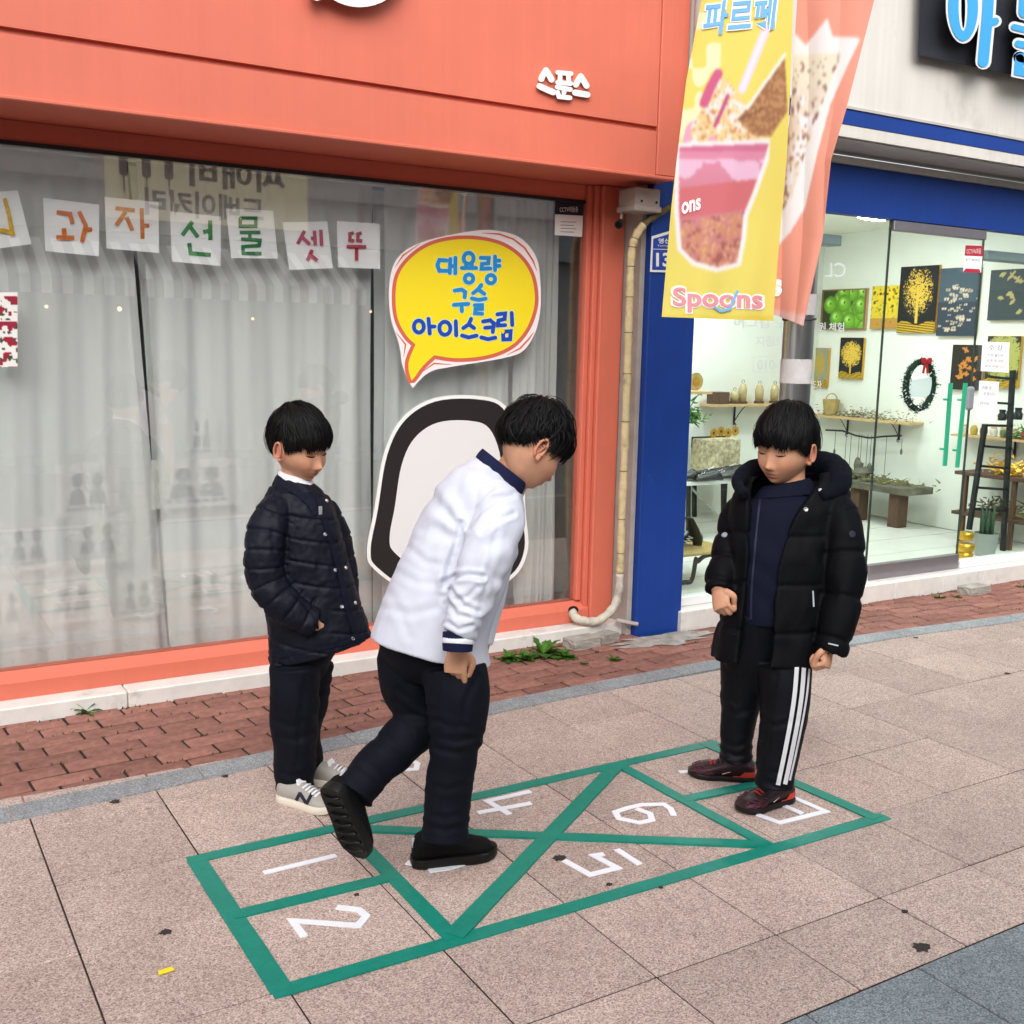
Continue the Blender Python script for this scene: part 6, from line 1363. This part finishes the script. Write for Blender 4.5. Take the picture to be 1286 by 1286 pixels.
# trousers
dnavy = cloth_mat('dark_navy_twill', '060915', .75, .5, 18, .15)
def ankle_fold(amp, f0): return lambda t, g: 1+amp*max(0, t-.62)/.38*math.sin(t*f0+1.3*math.sin(g))+.012*math.sin(t*24+g*2)
mb = MB(); trunk(mb, S, [((340, 800), (425, 792), .105, 0), ((340, 822), (424, 815), .11, 0), ((346, 845), (412, 838), .08, .01), ((360, 866), (400, 862), .04, .01)], 40, 16)
limb(mb, [p(370, 835, -.05), p(370, 872, -.055), p(370, 915, -.055), p(370, 955, -.05), p(371, 985, -.045), p(373, 999, -.045)], [.083, .080, .075, .069, .063, .062], 28, 60, ankle_fold(.05, 40))
limb(mb, [p(392, 832, .05), p(389, 872, .06), p(382, 912, .07), p(384, 948, .075), p(386, 970, .078)], [.072, .066, .058, .056, .054], 28, 50, ankle_fold(.05, 36))
me = fuse(mb, .0045, 8); wrinkle(me, .0065, 10, (1, 1, 1.1), 4); creases(me, [[(344, 905), (365, 912), (388, 904)], [(350, 925), (372, 930), (392, 922)], [(346, 968), (365, 975), (388, 970)], [(350, 985), (370, 990), (390, 984)], [(385, 850), (378, 900), (374, 960)], [(395, 900), (404, 905)], [(392, 940), (402, 946)]]); finish(me, 'trousers', dnavy, boyL)
# grey trainers with a dark N
gs = cloth_mat('grey_suede', 'a5a099', .8, .3, 60); cs = mat('cream_rubber', 'dcd5c4', .6, .3); wl = mat('white_lace', 'e8e6ea', .7, .2); dn = mat('dark_navy_leather', '1d1a2c', .5, .35)
def nb_extra(o, T, pw_, ph_, L):
    for q in range(5):
        u = .50+q*.055; z = ph_(u)+.002; MB().tube([T(u, -.02, z-.004), T(u+.012, 0, z+.002), T(u, .02, z-.004)], .0036, 6).build('lace', wl, o, smooth=True)
    MB().add([T(.40, -.02, ph_(.42)-.004), T(.40, .02, ph_(.42)-.004), T(.37, .016, ph_(.4)+.012), T(.37, -.016, ph_(.4)+.012), T(.43, -.02, ph_(.42)-.004), T(.43, .02, ph_(.42)-.004), T(.385, .016, ph_(.4)+.013), T(.385, -.016, ph_(.4)+.013)], [(0, 1, 2, 3), (4, 7, 6, 5), (0, 4, 5, 1), (1, 5, 6, 2), (2, 6, 7, 3), (3, 7, 4, 0)]).build('tongue', wl, o)
h0 = atZ(351, 1003); t0_ = atZ(417, 1021); so1 = shoe(boyL, h0, t0_, ZH, (gs, cs), .041, .078, nb_extra, .225)
bvq = bvh_of(so1.data)
for a_, b_ in (((369.5, 1010), (377, 995)), ((376.5, 995.5), (385, 1010)), ((384.5, 1010), (392, 996))): on_ribbon(bvq, [a_, b_], 4.2, .003, 12).build('side_letter', dn, so1)
h0 = atZ(386, 981); t0_ = atZ(444, 990); shoe(boyL, h0, t0_, ZH, (gs, cs), .041, .078, nb_extra, .225)

# ================================================================== hopping boy in the white shirt
S = Stand(1.40, 2.61); p = S.p
boyC = thing('person', 'boy in white shirt with navy collar hopping on one leg, bent forward', 'person', (1.40, 2.61, 0), 'boys playing hopscotch')
hd = Head(p(668, 562, .04), (.72, .34, -.60), tilt=.10, scale=.97)
mb = MB(); hd.add(mb)
limb(mb, [p(655, 580, .04), p(643, 597, .045), p(630, 618, .05)], [.054, .054, .062], 20, 16)
limb(mb, [p(618, 625, .05), p(585, 690, .03), p(552, 760, .03), p(545, 810, .03)], [.06, .075, .08, .07], 24, 20)
limb(mb, [p(622, 645, -.10), p(600, 725, -.165), p(577, 795, -.19), p(574, 818, -.195)], [.04, .036, .026, .024], 14, 24)
hand(mb, p(574, 814, -.195), p(571, 850, -.205)-p(574, 814, -.195), -AH*.9-RH*.1, RH, [(.45, .5, .35), (.85, 1.1, .7), (.95, 1.15, .7), (1.0, 1.2, .7)], .98, .4)
limb(mb, [p(628, 660, .12), p(618, 740, .16), p(604, 815, .16)], [.04, .034, .024], 12, 16)
hand(mb, p(604, 815, .16), p(600, 850, .15)-p(604, 815, .16), AH, -RH, FIST, .95)
limb(mb, [p(562, 815, .0), p(573, 915, -.03), p(561, 1030, 0)], [.05, .04, .032], 12, 14); limb(mb, [p(528, 812, .06), p(530, 900, .10), p(480, 955, 0), p(452, 985, -.05)], [.05, .04, .035, .03], 12, 14)
me = fuse(mb, .0032, 1); hd.colors(me, SKIN); bvb = bvh_of(me); finish(me, 'body', skin, boyC); hd.face(boyC, hairm, bvb)
hd.hair(boyC, hairm, 8, fringe=.026, side=.006, nape=-.034, thick=.020, lift=.010, nst=2200, mess=1.8)
shirt = cloth_mat('white_cotton', 'cbceda', .8, .12, 30, crease=6.5)
mb = MB(); trunk(mb, S, [((602, 574), (655, 617), .058, .04), ((585, 582), (658, 640), .095, .035), ((560, 598), (655, 664), .125, .03), ((533, 640), (646, 704), .14, .03), ((508, 692), (633, 745), .145, .03), ((487, 740), (620, 778), .148, .03), ((472, 780), (612, 810), .15, .03), ((466, 798), (617, 836), .15, .03)], 60, 70, 2.2)
aC = limb(mb, [p(615, 622, -.03), p(627, 650, -.08), p(614, 690, -.135), p(600, 728, -.165), p(588, 760, -.18), p(578, 790, -.19), p(575, 798, -.192)], [.06, .072, .068, .062, .054, .045, .040], 30, 60)
limb(mb, [p(628, 652, .10), p(625, 705, .15), p(612, 770, .17), p(604, 808, .16)], [.05, .045, .04, .034], 20, 40)
me = fuse(mb, .0034, 6); v = getv(me); nn = getn(me); ds, ar = pathdist(v, aC); slv = 1/(1+np.exp((ds-.082)/.006))*(ar > .06)
ic, ir = (v-EYE) @ RH, v[:, 2]; pit = p(588, 672, -.1); pi_ = ((pit-EYE) @ RH, pit[2]); ang = np.arctan2(ir-pi_[1], ic-pi_[0]); rad_ = np.hypot(ic-pi_[0], ir-pi_[1])
d0 = (1-slv)*.0045*np.sin(ang*7+3.5*vnoise(v, 8, 3))*np.exp(-((rad_-.09)/.09)**2)*np.clip(rad_/.06, 0, 1)+slv*np.clip((ar-.05)/.1, 0, 1)*.004*np.sin(ar*38+6*((v-EYE) @ RH)*6+4*vnoise(v, 9, 31))
elb = p(598, 732, -.165); de = np.linalg.norm(v-elb, axis=1); d0 += slv*.007*np.sin((ar-.2)*105+3.5*vnoise(v, 13, 6))*np.exp(-(de/.07)**2)
d0 += slv*.0045*np.sin(ar*90+5*vnoise(v, 15, 9))*np.clip((ar-.36)/.06, 0, 1)+slv*.0045*vnoise(v*np.array([1, 1, .45]), 26, 21)
sp_ = p(466, 798)-p(600, 580); sp_ /= np.linalg.norm(sp_); al = v @ sp_; q = v-np.outer(al, sp_)*.72; d0 += (1-slv)*.004*(.6-np.abs(vnoise(q, 13, 11))*1.6)+.0018*vnoise(q, 34, 13)
# pressed creases, each a line over the side of the cloth one sees, with the ridge it throws up
vc = v-EYE; zc = vc @ FWD; qx, qy = 643+FPX*(vc @ RIGHT)/zc, 643+FPX*(vc @ DOWN)/zc; fac = ((nn*vc).sum(1) < 0)*1.0
Zs = lambda pts: [(440+a/3.383, 480+b/3.383) for a, b in pts]
for pts, dep, w_ in (([(400, 850), (450, 826), (505, 818), (560, 828)], .011, 3.2), ([(470, 600), (445, 690), (425, 770), (398, 870)], .008, 3.4), ([(600, 450), (535, 530), (480, 620), (455, 700)], .006, 3.6), ([(690, 480), (610, 500), (550, 545), (505, 620)], .006, 3.4),
    ([(690, 560), (620, 590), (560, 640)], .005, 3.2), ([(425, 880), (480, 950), (545, 975)], .006, 3.0), ([(410, 940), (450, 990), (500, 1000)], .005, 3.0), ([(410, 1020), (460, 1050), (515, 1035)], .005, 2.6), ([(540, 870), (500, 910), (450, 925)], .0045, 3.0),
    ([(360, 360), (320, 480), (300, 620)], .0045, 5), ([(470, 400), (420, 520), (380, 640), (340, 720)], .005, 5), ([(240, 700), (320, 760), (400, 780)], .0045, 4.5), ([(190, 800), (280, 850), (380, 860)], .004, 4.5), ([(150, 960), (260, 985), (360, 960)], .0045, 5), ([(620, 640), (600, 740), (575, 840), (560, 960)], .006, 4), ([(440, 330), (520, 360), (600, 380)], .004, 4), ([(170, 900), (220, 1000), (250, 1080)], .004, 5)):
    dm = dseg(qx, qy, Zs(pts)); d0 += fac*dep*(.75 if w_ < 3.5 else .42)*(-np.exp(-(dm/w_)**2)+.55*np.exp(-((dm-2.1*w_)/w_)**2))
setv(me, v+nn*d0[:, None]); bvs = bvh_of(me); finish(me, 'shirt', shirt, boyC)
ncol = cloth_mat('navy_knit', '141a3a', .8, .4, 110)
mb = MB(); trunk(mb, S, [((606, 563), (661, 607), .058, .042), ((601, 568), (658, 616), .064, .042), ((597, 574), (655, 624), .068, .04)], 44, 16); finish(fuse(mb, .0035, 2), 'collar', ncol, boyC)
for nm, a, b, m_, k_ in (('cuff', (575.5, 794), (574.5, 817), ncol, .0425), ('cuff_stripe', (575.3, 803.5), (575, 808.5), white_knit, .0442)):
    mb = MB(); limb(mb, [p(*a, -.192), p((a[0]+b[0])/2, (a[1]+b[1])/2, -.194), p(*b, -.195)], [k_*.94, k_*.94, k_*.90], 28, 8); mb.build(nm, m_, boyC, smooth=50)
mb = MB(); trunk(mb, S, [((478, 770), (606, 800), .13, .03), ((475, 795), (605, 824), .12, .03), ((480, 820), (604, 842), .105, .03), ((500, 850), (590, 862), .06, .03)], 44, 20)
limb(mb, [p(570, 838, -.02), p(575, 872, -.03), p(573, 915, -.03), p(570, 945, -.025), p(564, 988, -.01), p(560, 1030, 0), p(559, 1053, 0)], [.090, .087, .076, .068, .066, .064, .066], 30, 70, lambda t, g: 1+.03*math.sin(t*50+g)*(abs(t-.45) < .12)+.05*max(0, t-.72)*math.sin(t*46+g*1.2))
limb(mb, [p(520, 800, .05), p(513, 832, .07), p(520, 868, .09), p(533, 902, .10), p(520, 915, .07), p(480, 955, .0), p(452, 985, -.05), p(443, 998, -.065)], [.080, .088, .085, .072, .068, .060, .060, .062], 30, 70, lambda t, g: 1+.04*math.sin(t*40+g)*(t > .6)+.03*math.sin(t*60)*(.35 < t < .6))
me = fuse(mb, .0045, 8); wrinkle(me, .0065, 10, (1, 1, 1.1), 9); creases(me, [[(543, 926), (572, 932), (604, 924)], [(548, 940), (575, 946), (598, 940)], [(540, 900), (565, 912), (590, 914)], [(538, 985), (560, 992), (590, 984)], [(534, 1020), (558, 1028), (588, 1020)], [(533, 1036), (560, 1043), (587, 1037)], [(500, 866), (522, 884), (546, 893)], [(498, 880), (520, 898), (544, 908)], [(470, 925), (495, 945), (508, 955)], [(450, 960), (470, 975), (482, 985)], [(560, 838), (545, 870), (548, 905)], [(600, 850), (585, 880), (580, 910)]], .0022, 3.6); finish(me, 'trousers', dnavy, boyC)
bk = cloth_mat('black_mesh', '060607', .7, .4, 90); br = mat('black_rubber', '0a0a0b', .5, .35, bump=.3, bscale=40); refl = mat('reflective_tape', 'b9bcc2', .4, .5)
def black_extra(o, T, pw_, ph_, L):
    for q in range(4): u = .5+q*.05; z = ph_(u)+.001; MB().tube([T(u, -.022, z-.006), T(u+.01, 0, z+.001), T(u, .022, z-.006)], .0028, 6).build('lace', br, o, smooth=True)
    MB().tube([T(.012, 0, .055), T(.012, 0, .07), T(.02, 0, .085)], .0035, 6).build('heel_tab', refl, o, smooth=True)
    for q in range(7): u = .12+q*.12; MB().box(0, 1, 0, 1, 0, 1).build('tread_bar', br, o) if False else MB().tube([T(u, -pw_(u)*.8, -.001), T(u+.02, 0, -.002), T(u, pw_(u)*.8, -.001)], .004, 6).build('tread_bar', br, o, smooth=True)
shoe(boyC, atZ(517, 1087), atZ(613, 1074), ZH, (bk, br), .046, .100, black_extra, .255, .028)
hl, tl = p(411, 990, -.125), p(446, 1070, -.05); shoe(boyC, hl, tl, RH*.50+AH*.80+ZH*.25, (bk, br), .046, .085, black_extra, .25, .028)

# ================================================================== boy in the black parka
S = Stand(2.51, 2.60); p = S.p
boyR = thing('person', 'boy in open black hooded parka and striped track trousers looking down', 'person', (2.51, 2.60, 0), 'boys playing hopscotch')
hd = Head(p(987, 562, -.01), (-.66, -.64, -.22), tilt=.05, scale=1.05)
mb = MB(); hd.add(mb)
limb(mb, [p(992, 585, .015), p(993, 604, .02), p(990, 630, .02)], [.048, .046, .06], 20, 16)
limb(mb, [p(985, 632, .015), p(978, 700, .01), p(972, 780, .01), p(968, 815, .01)], [.05, .065, .06, .055], 24, 20)
limb(mb, [p(1048, 645, -.05), p(1058, 735, -.10), p(1046, 795, -.13), p(1041, 815, -.135)], [.035, .03, .026, .022], 12, 24)
hand(mb, p(1041, 812, -.135), p(1037, 838, -.15)-p(1041, 812, -.135), RH*.75-AH*.6, -RH-AH*.3, [(1.15, 1.5, .9)]*4, .98)
limb(mb, [p(930, 645, .06), p(914, 700, .03), p(904, 735, -.04), p(903, 744, -.06)], [.035, .03, .026, .022], 12, 24)
hand(mb, p(902, 741, -.055), p(907, 766, -.09)-p(902, 741, -.055), -RH*.55-AH*.75, RH-.3*AH, [(1.1, 1.5, .9)]*4, .98, .9)
limb(mb, [p(978, 815, -.02), p(983, 910, -.06), p(972, 976, -.05)], [.04, .035, .03], 12, 14); limb(mb, [p(945, 815, .03), p(927, 900, .07), p(925, 944, .078)], [.04, .032, .028], 12, 14)
me = fuse(mb, .0032, 1); hd.colors(me, SKIN); bvb = bvh_of(me); finish(me, 'body', skin, boyR); hd.face(boyR, hairm, bvb)
hd.hair(boyR, hairm, 5, fringe=.024, side=-.002, nape=-.055, thick=.020, lift=.008)
sweat = cloth_mat('navy_sweatshirt', '0a0e22', .85, .3, 60); parka = cloth_mat('black_nylon', '030409', .7, .3, 30, 0, .14, crease=12); fleece = cloth_mat('navy_fleece', '070a16', .95, .8, 80)
mb = MB(); trunk(mb, S, [((960, 616), (1012, 608), .05, .018), ((950, 624), (1022, 620), .064, .012), ((934, 638), (1034, 636), .085, .0), ((927, 680), (1030, 680), .10, -.005), ((924, 740), (1022, 740), .105, -.005), ((922, 782), (1012, 785), .102, -.005)], 44, 40)
me = fuse(mb, .0045, 3); wrinkle(me, .005, 12, (1, 1, .5), 3); bvw = bvh_of(me); finish(me, 'sweatshirt', sweat, boyR)
on_ribbon(bvw, [(957, 606), (953, 640), (948, 690), (944, 740), (943, 778)], 2.6, .003).build('zip', mat('zip_dark', '1c2236', .5, .4), boyR, smooth=True)
# open parka: shell with a gap at the front
rings = [((938, 598), (1050, 592), .075, .03, -150, -55), ((922, 618), (1066, 614), .105, .015, -146, -78), ((916, 650), (1062, 650), .122, .01, -140, -92), ((914, 700), (1050, 700), .130, .005, -138, -101), ((908, 750), (1043, 752), .135, .005, -136, -101), ((899, 800), (1036, 802), .14, .005, -134, -97), ((894, 826), (1032, 833), .142, .005, -132, -96)]
R_ = []
for (lx, ly), (rx, ry), dep, off, g0, g1 in rings:
    L_, Rr = p(lx, ly, off), p(rx, ry, off); R_.append(np.concatenate([(L_+Rr)/2, (Rr-L_)/2, [dep, math.radians(g0), math.radians(g1)]]))
R_ = crn(R_, 60); n = 60; vs = []; fs = []; th = .022
for lay in (0, 1):
    for q in R_:
        c, U, dep, g0, g1 = q[:3], q[3:6], q[6], q[7], q[8]; UL = np.linalg.norm(U)
        for k in range(n+1):
            g = g1+(2*math.pi-(g1-g0))*k/n; s_ = 1-lay*th/UL; s2 = 1-lay*th/dep; ca, sa = math.cos(g), math.sin(g)
            vs.append(c+U*s_*math.copysign(abs(ca)**.9, ca)+AH*dep*s2*math.copysign(abs(sa)**.9, sa))
m = 60; st = n+1; LY = (m+1)*st
for i in range(m):
    for k in range(n): a = i*st+k; fs += [(a, a+1, a+st+1, a+st), (LY+a, LY+a+st, LY+a+st+1, LY+a+1)]
    for k in (0, n): a = i*st+k; fs.append((a, a+st, LY+a+st, LY+a))
for k in range(n):
    for i in (0, m): a = i*st+k; fs.append((a, a+1, LY+a+1, LY+a))
mb = MB().add(vs, fs)
sR = limb(mb, [p(1040, 630, -.02), p(1053, 650, -.05), p(1060, 690, -.085), p(1060, 735, -.105), p(1053, 780, -.125), p(1045, 810, -.135), p(1043, 816, -.135)], [.05, .062, .063, .062, .058, .052, .050], 28, 60)
sL = limb(mb, [p(940, 632, .05), p(927, 648, .06), p(917, 685, .045), p(908, 715, .0), p(903, 738, -.045), p(902.5, 742, -.052)], [.05, .056, .055, .052, .047, .044], 28, 60)
me = fuse(mb, .0045, 3); v = getv(me); nn = getn(me); d1_, a1_ = pathdist(v, sR); d2_, a2_ = pathdist(v, sL); sl1 = 1/(1+np.exp((d1_-.072)/.004))*(a1_ > .06); sl2 = 1/(1+np.exp((d2_-.066)/.004))*(a2_ > .06)*(1-sl1)
eA, cA = seam(a1_-.05, .135, .009); eB, cB = seam(a2_-.03, .095, .009); eT, cT = seam(v[:, 2]-.02, .15, .009)
dd = sl1*(-.0065*eA-.0015*cA)+sl2*(-.007*eB-.002*cB)+(1-sl1-sl2)*(-.0045*eT-.0015*cT)
dd += .004*vnoise(v, 16, 3)+.0028*vnoise(v*np.array([1, 1, .6]), 36, 5); setv(me, v+nn*dd[:, None]); bvp = bvh_of(me); finish(me, 'parka', parka, boyR)
mb = MB(); limb(mb, [p(934, 622, -.07), p(926, 605, -.01), p(940, 592, .07), p(985, 584, .125), p(1028, 582, .10), p(1052, 592, .03), p(1050, 612, -.05), p(1030, 624, -.09)], [.016, .022, .029, .038, .045, .043, .032, .016], 26, 60)
me = fuse(mb, .0045, 3); v = getv(me); setv(me, v+getn(me)*(.006*vnoise(v, 18, 2)+.003*vnoise(v, 45, 5))[:, None]); finish(me, 'hood', fleece, boyR)
mb = MB(); trunk(mb, S, [((959, 611), (1016, 600), .056, .018), ((953, 617), (1021, 608), .062, .016), ((946, 627), (1026, 620), .07, .012)], 44, 14)
me = fuse(mb, .0035, 2); finish(me, 'stand_collar', sweat, boyR)
for q in ((1030, 616), (1012, 640), (972, 697)): button(bvp, *q, .0075, snap if q[1] < 680 else parka, boyR)
on_ribbon(bvp, [(1003, 612), (985, 660), (970, 700), (962, 750), (958, 800), (956, 828)], 4, .004).build('front_edge', cloth_mat('black_tape', '101218', .6), boyR, smooth=True)
on_ribbon(bvp, [(986, 706), (985, 740), (984, 768)], 1.6, .003).build('pocket_seam', cloth_mat('seam_dark', '040506', .7), boyR, smooth=True); on_ribbon(bvp, [(986, 706), (1005, 707), (1020, 709)], 1.6, .003).build('pocket_seam', bpy.data.materials['seam_dark'], boyR, smooth=True)
on_ribbon(bvp, [(1021, 742), (1022, 762)], 2, .004).build('pocket_zip', refl, boyR, smooth=True); on_ribbon(bvp, [(1040, 808), (1053, 811)], 1.6, .004).build('sleeve_mark', refl, boyR, smooth=True)
button(bvp, 1070, 671, .011, cloth_mat('grey_badge', '2a2d3a', .6), boyR, 'sleeve_badge'); button(bvp, 910, 672, .010, cloth_mat('pale_badge', '8f96a8', .6), boyR, 'sleeve_badge')
# track trousers with white side stripes
mb = MB(); trunk(mb, S, [((918, 770), (1014, 775), .10, 0), ((911, 800), (1016, 805), .09, .01), ((908, 828), (1014, 834), .075, .015), ((918, 852), (1004, 858), .05, .02), ((935, 872), (985, 876), .025, .02)], 44, 24)
limb(mb, [p(985, 835, -.045), p(985, 868, -.055), p(983, 905, -.06), p(978, 945, -.055), p(973, 978, -.05), p(972, 988, -.05)], [.088, .082, .073, .067, .060, .059], 30, 60, ankle_fold(.03, 40))
limb(mb, [p(934, 830, .04), p(931, 868, .06), p(927, 905, .07), p(925, 938, .075), p(925, 954, .078)], [.075, .068, .058, .054, .055], 30, 50, ankle_fold(.06, 44))
me = fuse(mb, .0045, 8); wrinkle(me, .006, 10, (1, 1, 1), 6); creases(me, [[(906, 890), (925, 897), (945, 890)], [(906, 930), (925, 938), (943, 932)], [(906, 944), (926, 950), (944, 944)], [(956, 905), (975, 912), (1000, 905)], [(952, 965), (970, 972), (985, 968)], [(975, 850), (965, 890), (962, 940)]]); bvt = bvh_of(me); finish(me, 'track_trousers', cloth_mat('navy_tricot', '05070f', .6, .3, 30, .1), boyR)
ws = mat('stripe_white', 'cfd0d4', .7, .2)
for a, b, c in (((1001, 834), (994, 900), (977, 986)), ((1010, 834), (1003, 900), (986, 985)), ((1016.5, 840), (1009, 900), (992, 980))): on_ribbon(bvt, [a, ((a[0]+b[0])/2+1, (a[1]+b[1])/2), b, ((b[0]+c[0])/2+.5, (b[1]+c[1])/2), c], 5.4 if c[0] < 990 else 2.5, .003).build('side_stripe', ws, boyR, smooth=True)
mar = cloth_mat('maroon_synthetic', '2a1218', .45, .3, 50, 0, .4); dsl = mat('dark_stud_sole', '1a1416', .5, .3); redp = mat('red_panel', 'c23a2c', .45, .4); wave = mat('plum_line', '6e3446', .5, .3); silv = mat('silver_line', 'c9b8a8', .4, .4)
def boot_extra(o, T, pw_, ph_, L):
    for sd_ in (-1, 1):
        side = lambda u, z: T(u, sd_*pw_(u)*(1.0-.25*max(0, z-.03)/.03), z)
        for q in range(5): MB().tube([side(.62+.33*k/12, .024+.006*q*(1-.3*k/12)+.002*math.sin(k*1.4+q)) if .024+.006*q < ph_(.62+.33*k/12) else T(.62+.33*k/12, sd_*pw_(.8)*.5, ph_(.62+.33*k/12)+.0005) for k in range(13)], .0013, 4).build('wavy_line', wave, o, smooth=True)
        MB().add([side(.02, .022)+0, side(.20, .022), side(.30, .028), side(.12, .055), side(.02, .05)], [(0, 1, 2, 3, 4)]).build('red_heel', redp, o) if False else None
        mb = MB(); rows = []
        for u in np.linspace(.015, .34, 14):
            zt_ = .058*(1-max(0, u-.08)/.27) ; row = [T(u, sd_*(pw_(u)*(1.02-.22*max(0, z-.03)/.03)+.0012), z) for z in np.linspace(.02, max(.024, zt_), 5)]; rows += row
        mb.add(rows, [(i*5+j, i*5+j+1, i*5+j+6, i*5+j+5) for i in range(13) for j in range(4)]); mb.build('red_heel', redp, o, smooth=True)
        MB().tube([side(.10+.4*k/10, .060-.034*k/10) for k in range(11)], .0018, 5).build('silver_line', silv, o, smooth=True)
    for q in range(4): u = .50+q*.055; z = ph_(u)+.001; MB().tube([T(u, -.02, z-.006), T(u+.012, 0, z+.001), T(u, .02, z-.006)], .0034, 6).build('lace', redp if q > 1 else br, o, smooth=True)
shoe(boyR, atZ(993, 1003), atZ(925, 1021), ZH, (mar, dsl), .044, .076, boot_extra, .235, .018)
shoe(boyR, atZ(949, 980), atZ(864, 972), ZH, (mar, dsl), .044, .076, boot_extra, .235, .018)
